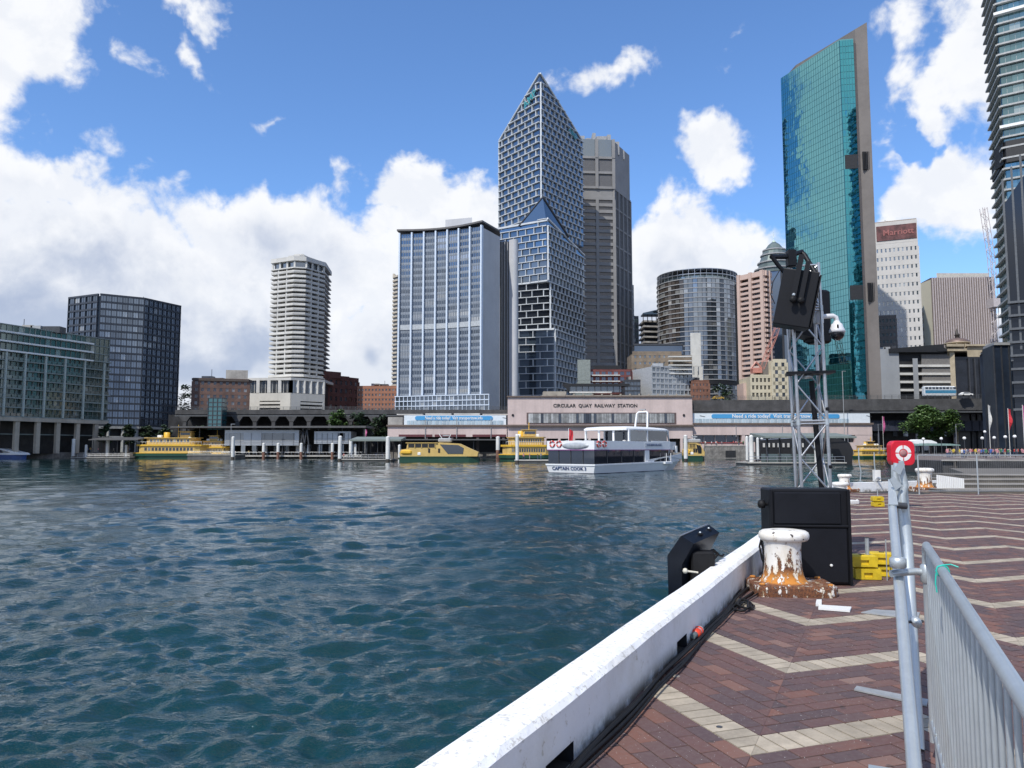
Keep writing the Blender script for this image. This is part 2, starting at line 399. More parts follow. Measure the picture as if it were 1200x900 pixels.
# ------------------------------------------------------------------ land: one far sheet, the promenade on the right, the seawalls
asph = mat('ground_asphalt', (.085, .085, .088), .9, var=.2, vs=.08)
land = MB().prism([(-6000, 320), (-200, 262), (-136, 296), (-60, 296), (40, 292), (128, 289), (141, 286), (60, 118), (58, 104), (90, 101), (3000, 80), (6000, 6000), (-6000, 6000)], -2.6, -.012)
build(land, 'ground', asph, kind='structure')
promm = mat('promenade_brick', (.155, .122, .108), .9, var=.14, vs=.12, col2=(.12, .096, .088))
pm_ = MB().prism([(59.5, 105.2), (91, 102.2), (400, 92), (400, 225), (125, 240), (61.5, 118)], -.004, .0)
prom = build(pm_, 'promenade', promm, kind='structure')
stripe = mat('pale_stone', (.5, .48, .44), .85, var=.1)
for i in range(13):
    x = 66+i*9.5; mb = MB().prism([(x, 106), (x+.55, 106), (x+52.55, 222), (x+52, 222)], .002, .006); build(mb, 'stone_band', stripe, prom)
# dark vertical fendering on the far quay face
sw = build(MB().bb(58.2, 400, 100.6, 100.95, -2.5, -.02).prism([(57.9, 104), (58.2, 104), (60.2, 118.2), (59.9, 118.2)], -2.5, -.02), 'seawall', mat('seawall_dark', (.05, .05, .052), .8, var=.2, vs=.5), kind='structure')
cop = build(MB().prism([(57.6, 103.6), (90, 100.2), (300, 93.5), (300, 94.1), (90.2, 100.8), (58.1, 104.1)], -.02, .16), 'coping', concrete, kind='structure')
fend = MB().box((0, 0, 0), (.22, .24, 1.25)); Ms = []
for i in range(250):
    t = i/250; x = 59+t*150; y = 103.35-t*7.8-.4; Ms.append(fr((x, y, -.72), (1, -.05)))
scatter('fender_board', fend, [mat('wet_timber', (.1, .09, .08), .8, var=.25)], sw, Ms)
# seawall below the wharves, in stone blocks
swm = mat('harbour_stone', (.27, .255, .235), .88, var=.25, vs=.6, streak=.4)
build(MB().prism([(-200, 261.2), (-136, 295.2), (-60, 295.2), (40, 291.2), (128, 288.2), (142, 285.2), (142, 286), (128, 289), (40, 292), (-60, 296), (-136, 296), (-200, 262)], -2.6, .35), 'seawall', swm, kind='structure')

# ------------------------------------------------------------------ the near quay: kerb, paving in chevrons
def clip(poly, a, b, c):                 # keep a*x+b*y <= c
    out = []
    for i in range(len(poly)):
        p, q = poly[i], poly[(i+1) % len(poly)]; dp = a*p[0]+b*p[1]-c; dq = a*q[0]+b*q[1]-c
        if dp <= 0: out.append(p)
        if dp*dq < 0: t = dp/(dp-dq); out.append((p[0]+(q[0]-p[0])*t, p[1]+(q[1]-p[1])*t))
    return out
brick_m = bpy.data.materials.new('paving_brick'); brick_m.use_nodes = True
K = NT(brick_m.node_tree); b = K.n['Principled BSDF']
oi = K.node('ShaderNodeObjectInfo').outputs['Random']; ge = K.node('ShaderNodeNewGeometry')
rr = K.m('FRACT', K.m('ADD', oi, K.m('MULTIPLY', ge.outputs['Random Per Island'], 7.13)))
patch = K.noise(ge.outputs['Position'], .55, 3, .5)
rv = K.m('ADD', K.m('MULTIPLY', rr, .72), K.m('MULTIPLY', patch, .42), clamp=True)
col = K.ramp(rv, [(0, (.062, .046, .05)), (.3, (.09, .055, .056)), (.5, (.13, .064, .055)), (.68, (.10, .062, .06)), (.85, (.175, .078, .056)), (1, (.22, .14, .115))])
col = K.mix(K.m('MULTIPLY', K.ss(K.noise(ge.outputs['Position'], 28, 5, .7), .4, .7), .22), col, (.2, .17, .15))
col = K.mix(K.ss(K.noise(ge.outputs['Position'], 75, 1, .5), .735, .75), col, (.5, .48, .44))
col = K.mix(K.m('MULTIPLY', K.ss(K.noise(ge.outputs['Position'], 6, 3, .5), .66, .70), .6), col, (.05, .04, .04))
col = K.mix(K.m('MULTIPLY', K.ss(K.noise(ge.outputs['Position'], .9, 5, .6), .5, .75), .5), col, (.075, .06, .062))
K.put(b.inputs['Base Color'], col); K.put(b.inputs['Roughness'], K.m('ADD', .62, K.m('MULTIPLY', K.noise(ge.outputs['Position'], 3, 4), .3)))
bn = K.node('ShaderNodeBump'); bn.inputs['Strength'].default_value = .5; bn.inputs['Distance'].default_value = .002
K.put(bn.inputs['Height'], K.noise(ge.outputs['Position'], 160, 4, .7)); K.put(b.inputs['Normal'], bn.outputs[0])
cream_m = mat('cream_paver', (.44, .375, .285), .8, var=.12, vs=6, bump=.002, bs=150, rnd=.22)
mortar = mat('paving_joint', (.045, .04, .037), .95, var=.2, vs=4)
S0 = 4.465; HP = .82; T0 = -.684                # apex of a chevron, half period
TW, SW = 22., 31.
def paving():
    base = MB().prism([tuple(Q(KT-.4, -3)[:2]), tuple(Q(KT-.4, 31)[:2]), tuple(Q(2.9, 36.6)[:2]), tuple(Q(30, 40)[:2]), tuple(Q(30, -3)[:2])], -2.5, -.011)
    pv = build(base, 'paving', mortar, kind='structure')
    cells = []     # (dist, centre, poly in tk, kind)
    W = .222; L = .235; B = .117; J = .0085
    for ki in range(-1, 27):
        ta = T0+HP*ki-HP*0; tb = ta+HP              # strip between ta and tb
        sg = 1 if ki % 2 == 0 else -1               # even strips rise to the right
        ta_, tb_ = max(ta, KT), tb
        if tb <= KT: continue
        low = ta if sg > 0 else tb                  # t of the near apex
        e = Vector((1, sg)).normalized(); f = Vector((-sg, 1)).normalized()   # along the arm, across (towards +s)
        org = Vector((low, S0))
        per = 2*HP                                  # spacing in s
        hgt = per/math.sqrt(2)*1.0                  # spacing across the arm
        def put(u0, u1, v0, v1, kind):
            pl = [org+e*u+f*v for u, v in ((u0, v0), (u1, v0), (u1, v1), (u0, v1))]
            pl = clip([tuple(p) for p in pl], 1, 0, tb_-.0006); pl = clip(pl, -1, 0, -(ta_+.0006)) if pl else pl
            if len(pl) >= 3:
                pl = clip(pl, 0, 1, SW+ (5.6 if pl[0][0] > 1.4 else 0)+0*1) if pl else pl
            if len(pl) < 3: return
            ar = abs(sum(pl[i][0]*pl[(i+1) % len(pl)][1]-pl[(i+1) % len(pl)][0]*pl[i][1] for i in range(len(pl))))/2
            if ar < .00008: return
            c = sum((Vector(p) for p in pl), Vector((0, 0)))/len(pl)
            cells.append(((Q(*c)-Vector((0, 0, 0))).length, pl, kind))
        smax = 36.8
        nrow0 = int((-4)/ (hgt)); nrow1 = int((smax+3)/hgt)+2
        for r in range(-4, nrow1):
            v0 = r*hgt
            if (Q(low, S0+v0*1.414)).y < -2.5: continue
            def us(v, ln, sh=0.):
                u0 = sg*v+(ta-low)*1.41422-ln-.15; u1 = sg*v+(tb-low)*1.41422+ln+.15
                k0 = int(math.floor(u0/ln)); return [(k+sh)*ln for k in range(k0, int(u1/ln)+2)]
            for a in us(v0, B): put(a+J*.75, a+B-J*.75, v0-W/2+J/2, v0+W/2-J/2, 1)
            nb = int(round((hgt-W)/B)); bb = (hgt-W)/nb
            for q in range(nb):
                vv = v0+W/2+q*bb
                for a in us(vv, L, .5*(q % 2)): put(a+J/2, a+L-J/2, vv+J/2, vv+bb-J/2, 0)
    cells = [c for c in cells if -3 < c[0] and Q(*c[1][0]).y > .3]
    vis = [c for c in cells if c[0] > 3.2 and (lambda p: abs(p.x/p.y) < .72)(Q(*c[1][0]))]
    vis.sort(key=lambda c: c[0]); ids = set()
    cnt = {0: 0, 1: 0}
    rnd = random.Random(5)
    for c in vis:
        if cnt[c[2]] < 290: ids.add(id(c)); cnt[c[2]] += 1
    rest = {0: MB(), 1: MB()}
    for c in cells:
        pl = c[1]; dz = rnd.uniform(-.0016, .0016)
        world = [tuple(Q(*p)[:2]) for p in pl]
        if id(c) in ids:
            ce = sum((Vector(p) for p in world), Vector((0, 0)))/len(world)
            loc = [(p[0]-ce.x, p[1]-ce.y) for p in world]
            full = abs(sum(loc[i][0]*loc[(i+1) % len(loc)][1]-loc[(i+1) % len(loc)][0]*loc[i][1] for i in range(len(loc))))/2 > (L-J)*(B-J)*.97; q_ = .982 if full else 1.; ins = [(x*q_, y*q_) for x, y in loc]; n = len(loc)
            mb = MB().prism(loc, -.012, -.0025)
            mb.add([(x, y, -.0025) for x, y in loc]+[(x, y, 0) for x, y in ins], [(i, (i+1) % n, n+(i+1) % n, n+i) for i in range(n)]+[tuple(range(n, 2*n))])
            link(mb.mesh('brick' if c[2] == 0 else 'cream_paver', [brick_m if c[2] == 0 else cream_m]), 'brick' if c[2] == 0 else 'cream_paver', pv, loc=(ce.x, ce.y, dz))
        elif Q(*pl[0]).x/max(.1, Q(*pl[0]).y) < .95: rest[c[2]].prism(world, -.012, dz)
    build(rest[0], 'bricks', brick_m, pv, kind='stuff'); build(rest[1], 'cream_pavers', cream_m, pv, kind='stuff')
paving()

def kerb():
    m = bpy.data.materials.new('kerb_white'); m.use_nodes = True; K = NT(m.node_tree); b = K.n['Principled BSDF']
    ge = K.node('ShaderNodeNewGeometry').outputs['Position']
    c = K.mix(K.ss(K.noise(ge, 2.2, 5, .6), .4, .7), (.86, .86, .85), (.76, .75, .72))
    c = K.mix(K.m('MULTIPLY', K.ss(K.noise(ge, 11, 6, .7), .6, .68), .75), c, (.5, .46, .38))
    sp = K.node('ShaderNodeSeparateXYZ'); K.put(sp.inputs[0], ge)
    grime = K.m('MULTIPLY', K.ss(sp.outputs[2], .14, .0), K.ss(K.noise(ge, 4, 5, .7), .35, .6))
    c = K.mix(grime, c, (.22, .19, .15))
    ridge = K.m('MULTIPLY', K.m('MULTIPLY', K.ss(sp.outputs[2], .275, .30), K.ss(sp.outputs[2], .345, .33)), K.ss(K.noise(ge, 24, 6, .7), .56, .60))
    c = K.mix(K.m('MULTIPLY', ridge, .7), c, (.46, .44, .40))
    K.put(b.inputs['Base Color'], c); b.inputs['Roughness'].default_value = .62
    bn = K.node('ShaderNodeBump'); bn.inputs['Strength'].default_value = .8; bn.inputs['Distance'].default_value = .012
    K.put(bn.inputs['Height'], K.noise(ge, 9, 7, .7)); K.put(b.inputs['Normal'], bn.outputs[0])
    def seg(pts_s, name, hk=.335):
        # cross-section swept along the kerb with scupper notches cut into the inner foot
        prof = [(KT, -.01), (KT, .10), (KT, hk-.035), (KT-.03, hk-.008), (KT-.075, hk+.004), (KT-.25, hk-.02), (KT-.30, hk-.07), (KT-.33, hk-.16), (KT-.33, -2.2)]
        vs = []; fs = []; n = len(prof); rg = random.Random(2); mi = []
        for i, s in enumerate(pts_s):
            wob = math.sin(s*1.9)*.004+math.sin(s*5.3+1)*.0015
            for j, (t, z) in enumerate(prof):
                e = rg.uniform(-.0022, .0022) if j in (2, 3, 4, 5) else 0
                inn = any(a <= s <= b_ for a, b_ in ((3.82, 4.22), (6.78, 7.10), (13., 13.3)))
                vs.append(Q(t+wob+e, s, z+e*.8))
        for i in range(len(pts_s)-1):
            s = (pts_s[i]+pts_s[i+1])/2; notch = any(a < s < b_ for a, b_ in SC)
            for j in range(n-1):
                if notch and j == 0: continue
                fs.append((i*n+j, i*n+j+1, (i+1)*n+j+1, (i+1)*n+j))
        mb = MB().add(vs, fs, 0, False)
        mb.add(vs[:n], [tuple(range(n))]); mb.add(vs[-n:], [tuple(range(n))[::-1]])
        for a, b_ in SC:      # the inside of each notch
            p = lambda t, s, z: Q(t, s, z)
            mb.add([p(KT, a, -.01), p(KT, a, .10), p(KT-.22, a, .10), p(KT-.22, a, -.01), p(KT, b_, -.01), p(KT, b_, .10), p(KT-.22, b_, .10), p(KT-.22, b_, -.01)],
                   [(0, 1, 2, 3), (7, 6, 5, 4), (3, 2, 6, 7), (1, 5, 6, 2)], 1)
        return build(mb, name, [m, dark], kind='structure')
    SC = [(3.48, 3.84), (6.08, 6.40)]
    ps = sorted(set([round(-1+.11*i, 3) for i in range(292)]+[x for ab in SC for x in ab]))
    k = seg(ps, 'kerb')
    # the far end turns the corner
    a, b_ = Q(KT, 31.1), Q(3.4, 37.1); d = (b_-a).normalized(); n = Vector((-d.y, d.x, 0))
    q = [a-d*.1, b_, b_+n*.33, a+n*.33-d*.25]
    build(MB().prism([tuple(v[:2]) for v in q], -2.2, .33), 'kerb', m, kind='structure')
kerb()
# ================================================================== BUILDINGS, left to right
gl_green = glassmat('glass_sea_green', (.42, .52, .5), (.03, .045, .045), .38, .1, .8, .08)
gl_blue = glassmat('glass_night_blue', (.36, .45, .58), (.016, .024, .036), .42, .07, .9, .06)
gl_dark = glassmat('glass_dark', (.3, .34, .4), (.02, .023, .028), .3, .08, .9, .1)
gl_grey = glassmat('glass_grey', (.5, .55, .6), (.05, .058, .068), .42, .08, .8, .1)
gl_teal = glassmat('glass_teal_mirror', (.18, .44, .48), (.004, .04, .055), .86, .02, .14, 0, .022)
gl_sky = glassmat('glass_blue_grey', (.62, .70, .80), (.06, .075, .095), .55, .05, .55)
brick_red = mat('red_brickwork', (.21, .095, .075), .9, var=.15, vs=.3, bump=.01, bs=5)
brick_brown = mat('brown_brickwork', (.17, .105, .085), .9, var=.15, vs=.3)

def toaster():
    A0, B0 = px2(0, 256), px2(122, 293); d = (Vector(B0)-Vector(A0)).normalized()
    A = tuple(Vector(A0)-d*10); B = B0; n = Vector((d.y, -d.x)); Zt = gz(379, 256, 0)
    back = [tuple(Vector(A)-n*20), tuple(Vector(B)-n*20)]
    th = bldg('apartment_building', 'long grey green glass apartment block on a beige colonnade at the left edge', [A, B]+back[::-1])
    L = (Vector(B)-Vector(A)).length; f = mat('green_grey_frame', (.24, .28, .265), .6, var=.1, vs=.3); fw = mat('pale_green_column', (.42, .47, .44), .6, var=.08, vs=.4)
    z0 = 12.2; nf = 10; fh = (Zt-z0)/nf
    core = [tuple(Vector(p)) for p in (A, B)]+back[::-1]
    wallpart(th, core, z0, Zt-.3, gl_green, 'curtain_wall')
    nb = 25
    facade(th, A, B, z0, z0+fh*7, nb, 7, gl_green, f, band=(.42, 1.3), pier=(.18, .5, 1), trans=1)
    facade(th, A, B, z0+fh*7, Zt-.5, nb, 3, gl_green, f, band=(.3, .6), pier=(.15, .4, 1), bname='roof_band')
    # three white louvre decks that stop short of the end
    t = hitpx(A, B, 104)
    for k in range(3):
        c = lerp2(A, B, t/2); build(MB().merge(MB().box((0, -.9, 0), (L*t, 2.2, .55)), fr((c[0], c[1], z0+fh*(7+k)+.5-fh*.12), d)), 'white_ledge', white, th)
    # pale columns in front of the loggias
    for px in (-24, 2, 25, 49, 72, 95, 118):
        t = hitpx(A, B, px); p = Vector(lerp2(A, B, t))+n*1.5; build(MB().merge(MB().box((0, 0, 0), (.55, .7, fh*7-.6)), fr((p.x, p.y, z0+fh*3.5), d)), 'column', fw, th)
    rail = glassmat('balcony_glass', (.5, .56, .55), (.06, .08, .08), .35, .12, .5)
    b = MB().box((0, 0, 0), (L/nb-.3, .05, .95)); Ms = []
    for k in range(7):
        for i in range(nb):
            p = Vector(A)+d*(L/nb*(i+.5))+n*1.25; Ms.append(fr((p.x, p.y, z0+fh*k+.95), d))
    scatter('balcony_rail', b, [rail], th, Ms)
    # colonnade
    sand = mat('beige_sandstone', (.45, .40, .33), .8, var=.1, vs=.3, streak=.25)
    p = Vector(lerp2(A, B, .5)); build(MB().merge(MB().box((0, -.3, 0), (L+.6, 2.2, 1.3)), fr((p.x, p.y, z0-.62), d)), 'colonnade_beam', sand, th)
    for px in (-26, -3, 20.5, 45, 68.5, 91.5, 113):
        t = hitpx(A, B, px+.5); q = Vector(lerp2(A, B, t))+n*.4; build(MB().merge(MB().box((0, 0, 0), (1.45, 1.3, z0-1.3)), fr((q.x, q.y, (z0-1.3)/2), d)), 'colonnade_column', sand, th)
    inn = [tuple(Vector(q)-n*5) for q in (A, B)]+back[::-1]
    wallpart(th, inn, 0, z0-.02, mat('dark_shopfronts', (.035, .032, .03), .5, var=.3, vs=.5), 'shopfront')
    build(MB().merge(MB().box((0, 0, 0), (L, .5, .35)), fr((p.x-n.x*2.5, p.y-n.y*2.5, 6.6), d)), 'mezzanine_slab', f, th)
toaster()

def dark_flats():
    p0, p1, p2, p3 = px2(73, 322), px2(110, 314), px2(162, 323), px2(205, 341)
    Zt = gz(345.5, 314, 117); bk = [(p3[0]-12, p3[1]+26), (p0[0]+4, p0[1]+26)]
    th = bldg('apartment_tower', 'dark blue glass apartment block behind the colonnaded block', [p0, p1, p2, p3]+bk)
    f = mat('dark_blue_frame', (.035, .043, .058), .45, var=.12, vs=.3)
    z0 = 11.; nz = 18
    wallpart(th, [p0, p1, p2, p3]+bk, z0, Zt-.4, gl_blue, 'curtain_wall')
    for (A, B, nx) in ((p0, (p1[0]-1.2, p1[1]+.4), 5), (p1, p2, 8), (p2, p3, 8)):
        facade(th, A, B, z0, Zt-.2, nx, nz, gl_blue, f, band=(.75, .5), pier=(.28, .55, 1), mull=1)
    pt = wallpart(th, shrink([p0, p1, p2, p3]+bk, 7), Zt, Zt+1.2, f, 'roof')
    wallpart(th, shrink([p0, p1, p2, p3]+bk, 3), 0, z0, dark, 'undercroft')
    pale = mat('pale_arcade', (.36, .37, .36), .7)
    for px in (129, 146.5, 162.5, 178, 195):
        A, B = (p1, p2) if px < 168 else (p2, p3); q = lerp2(A, B, hitpx(A, B, px)); build(MB().bb(q[0]-.5, q[0]+.5, q[1]-.5, q[1]+.5, 0, 9.8), 'arcade_column', pale, th)
    for A, B in ((p1, p2), (p2, lerp2(p2, p3, .75))):
        c = lerp2(A, B, .5); L = (Vector(A)-Vector(B)).length; dd = Vector(B)-Vector(A)
        build(MB().merge(MB().box((0, -.2, 0), (L-.1, 1.2, 1.)), fr((c[0], c[1], 10.4), dd)), 'arcade_beam', pale, th)
        build(MB().merge(MB().box((0, -.2, 0), (L-.1, 1.2, .5)), fr((c[0], c[1], 6.6), dd)), 'arcade_beam', pale, th)
dark_flats()

def box_building(name, label, pxs, Ys, ztops, z0, wm, gm, nx, nz, ww=.55, wh=.55, zb=None, cat='building', depth=18, band=None, pier=None, roofm=None, mull=1, cap=300, rough=False, parapet=1.):
    """front wall of true thickness with openings: piers and bands stand in front of the window plane"""
    pts = [px2(p, y) for p, y in zip(pxs, Ys)]
    d = (Vector(pts[-1])-Vector(pts[0])).normalized(); n = Vector((d.y, -d.x))
    poly = pts+[tuple(Vector(pts[-1])-n*depth), tuple(Vector(pts[0])-n*depth)]
    th = bldg(name, label, poly, cat)
    Zt = ztops
    wallpart(th, [tuple(Vector(p)-n*.02) for p in pts]+poly[-2:], z0, Zt, wm)
    for k in range(len(pts)-1):
        A, B = pts[k], pts[k+1]; L = (Vector(B)-Vector(A)).length; nn = nx[k] if isinstance(nx, (list, tuple)) else nx
        if not nn: continue
        zb_ = zb if zb is not None else z0; ch = (Zt-parapet-zb_)/nz; cw = L/nn
        facade(th, A, B, zb_, Zt-parapet, nn, nz, gm, wm, band=(ch*(1-wh), .45), pier=(cw*(1-ww), .4, 1), mull=mull, cap=cap)
        dd = Vector(B)-Vector(A); c = lerp2(A, B, .5)
        if parapet > .3: build(MB().merge(MB().box((0, -.2, 0), (L+.4, .6, parapet-ch*(1-wh)*.9)), fr((c[0], c[1], Zt-parapet/2+ch*(1-wh)*.5), dd)), 'parapet', roofm or wm, th)
    return th, pts, poly, n

# brown brick block left of the white tower
th, pts, poly, n = box_building('office_block', 'low brown brick block with a pale roof hut left of the white tower', (224, 289), (345, 352), gz(444, 345, 224), 0, brick_brown, gl_dark, 9, 6, .45, .5, zb=14)
wallpart(th, [px2(262, 352), px2(288, 354), px2(288, 364), px2(262, 364)], gz(444, 352)-.5, gz(433.5, 352), concrete, 'roof_hut')
for px in (224, 289):
    pass
wallpart(th, [(pts[0][0]-.4, pts[0][1]-1), (pts[1][0]+.4, pts[1][1]-1), (pts[1][0]+.4, pts[1][1]+4), (pts[0][0]-.4, pts[0][1]+4)], gz(446, 345), gz(443.2, 345), mat('dark_cornice', (.09, .07, .06), .8), 'cornice')

def white_tower():
    f = mat('offwhite_concrete', (.60, .59, .55), .8, var=.08, vs=.12, streak=.2)
    Y = 392.
    p = [px2(311.5, Y+7), px2(339, Y), px2(354, Y+1.5), px2(377.5, Y+14)]; bk = [(p[3][0]-2, Y+36), (p[0][0]+2, Y+34)]
    poly = p+bk; th = bldg('apartment_tower', 'tall off white concrete tower with stacked balconies on a blank podium', poly)
    Zt = gz(300, Y, 345); z0 = gz(441, Y, 345); nz = 23
    inner = shrink(poly, 3.4)
    wallpart(th, shrink(poly, 6), 0, z0-7, dark, 'core')
    wallpart(th, inner, z0-8, Zt, gl_dark, 'curtain_wall')
    fh = (Zt-z0-6)/nz
    q = inner[:4]
    for k in range(3):
        facade(th, q[k], q[k+1], z0, Zt-6, (7, 4, 7)[k], nz, gl_dark, f, band=None, pier=None, mull=1, gapz=.9)
    # balcony tray on each floor: slab plus upstand rail, both following the plan
    for k in range(nz):
        z = z0+fh*k
        slab = MB().prism(shrink(poly, .4 if k % 3 else .0), z, z+.45)
        build(slab, 'balcony_slab', f, th)
        o1 = poly; mb = MB()
        for a in range(3):
            A, B = Vector(o1[a]), Vector(o1[a+1]); d = (B-A).normalized(); nn_ = Vector((d.y, -d.x)); L = (B-A).length
            if a == 1: parts = [(0, 1)]
            else: parts = [(0, .3), (.34, .66), (.7, 1)]
            for u0, u1 in parts:
                c = A.lerp(B, (u0+u1)/2)-nn_*.35; mb.merge(MB().box((0, 0, 0), (L*(u1-u0)-.1, .18, .85)), fr((c.x, c.y, z+.45+.43), d))
        build(mb, 'balcony_front', f, th)
    pm2 = MB().box((0, 0, 0), (.7, 3.4, fh*nz)); Ms = []
    for a in (0, 2):
        A, B = Vector(poly[a]), Vector(poly[a+1]); d = (B-A).normalized(); nn_ = Vector((d.y, -d.x))
        for u in (.32, .68): c = A.lerp(B, u)-nn_*2.1; Ms.append(fr((c.x, c.y, z0+fh*nz/2+.2), d))
    scatter('fin_wall', pm2, [f], th, Ms)
    wallpart(th, shrink(poly, 2.2), Zt-5.6, Zt-2.2, gl_grey, 'penthouse_glazing')
    wallpart(th, poly, Zt-2.2, Zt, f, 'crown')
    wallpart(th, poly, Zt-6.2, Zt-5.6, f, 'crown_slab')
    for u in (.0, .33, .66, 1.):
        for a in (0, 2): c = Vector(poly[a]).lerp(Vector(poly[a+1]), u); c = c+(Vector(((p[1][0]+p[2][0])/2, Y+18))-c).normalized()*1.2; build(MB().bb(c.x-.45, c.x+.45, c.y-.45, c.y+.45, Zt-5.6, Zt-2.2), 'crown_column', f, th)
    wallpart(th, shrink(poly, 9), Zt, Zt+3.0, f, 'plant_room'); wallpart(th, shrink(poly, 12), Zt+3, Zt+4.2, f, 'plant_room')
    # podium
    A, B = px2(286, Y-6), px2(379, Y+4); C_ = px2(339, Y-9)
    pod = [A, C_, B, (B[0], B[1]+34), (A[0], A[1]+34)]
    zt, zm, zl = gz(443, Y-6), gz(460.5, Y-6), gz(497, Y-6)
    wallpart(th, shrink(pod, 3), zl, zt-.6, dark, 'podium_core')
    wallpart(th, pod, zt-1.3, zt, f, 'podium_roof')
    for (A_, B_, n_) in ((A, C_, 4), (C_, B, 5)):
        for i in range(n_+1):
            c = Vector(A_).lerp(Vector(B_), i/n_); c = c+(Vector((gx(335, Y), Y+12))-c).normalized()*.8
            build(MB().bb(c.x-.8, c.x+.8, c.y-.8, c.y+.8, zm, zt-1.3), 'podium_pillar', f, th)
        facade(th, Vector(A_)+Vector((.3, 1.6)), Vector(B_)+Vector((-.3, 1.6)), zm, zt-1.3, n_*3, 1, gl_grey, f, band=None, pier=(.2, .3, 1))
    fw = mat('cream_render', (.60, .58, .52), .85, var=.06, vs=.1, streak=.25)
    # blank wall with a chamfered head and slots
    def wall_with_slots(A_, B_, u0, u1, nm):
        A_, B_ = Vector(A_), Vector(B_); d = (B_-A_).normalized(); L = (B_-A_).length; mb = MB()
        F = fr((A_.x, A_.y, 0), d)
        mb.merge(MB().bb(0, L*u0, -.3, 2, zl, zm-.2), F); mb.merge(MB().bb(L*u1, L, -.3, 2, zl, zm-.2), F)
        hs = (zm-zl)*.62; z = zl+(zm-zl)*.12
        mb.merge(MB().bb(L*u0, L*u1, -.3, 2, zl, z), F); mb.merge(MB().bb(L*u0, L*u1, -.3, 2, z+hs, zm-.2), F)
        build(mb, nm, fw, th)
        for k in range(5):
            zz = z+hs*(k+.5)/5; build(MB().merge(MB().bb(L*u0, L*u1, -.25, .1, zz-.65, zz+.45), F), 'louvre', fw, th)
    wall_with_slots(A, C_, .32, .78, 'podium_wall'); wall_with_slots(C_, B, .28, .94, 'podium_wall')
white_tower()

# dark red brick stepped block
th, pts, poly, n = box_building('office_block', 'dark red brick block with stepped gable right of the white tower', (377, 418), (410, 430), gz(442, 410, 380), 0, mat('dark_red_brickwork', (.12, .05, .042), .9, var=.2, vs=.3), gl_dark, 7, 6, .4, .5, zb=12)
wallpart(th, [px2(378, 410.4), px2(398, 418), px2(398, 430), px2(378, 430)], gz(442, 410, 380), gz(434.5, 410, 380), MATS['dark_red_brickwork'], 'gable')
wallpart(th, [px2(398, 420), px2(408, 424), px2(408, 436), px2(398, 436)], gz(442, 410, 380), gz(438.5, 410, 380), MATS['dark_red_brickwork'], 'gable')
# orange brick block
box_building('office_block', 'long orange brown brick office with rows of small windows', (402, 466), (430, 428), gz(452.5, 430, 430), 0, mat('orange_brickwork', (.36, .17, .11), .9, var=.1, vs=.3), gl_dark, 16, 5, .5, .45, zb=gz(476, 430, 430)-4, mull=0, parapet=1.6)
# thin beige tower
def beige_tower():
    p = [px2(457.5, 520), px2(463, 516), px2(472, 518)]; poly = p+[(p[2][0], 536), (p[0][0], 536)]
    f = mat('beige_balcony', (.5, .45, .37), .8, var=.08)
    th = bldg('apartment_tower', 'slim beige balconied tower peeking out behind the blue finned office slab', poly)
    Zt = gz(325, 518, 460); wallpart(th, shrink(poly, 1.1), 0, Zt, gl_dark, 'curtain_wall')
    ms = MB().prism(shrink(poly, 0), 0, .9).v; nz = 32
    c = wl(th); mb = MB().prism([(q[0]-c.x, q[1]-c.y) for q in poly], 0, 1.25)
    scatter('balcony_slab', mb, [f], th, [Matrix.Translation((c.x, c.y, 30+(Zt-30)*k/nz)) for k in range(nz+1)])
    wallpart(th, [p[0], (p[0][0]+1.4, p[0][1]-.4), (p[0][0]+1.4, p[0][1]+8), (p[0][0], p[0][1]+8)], Zt, Zt+3, f, 'roof_hut')
beige_tower()

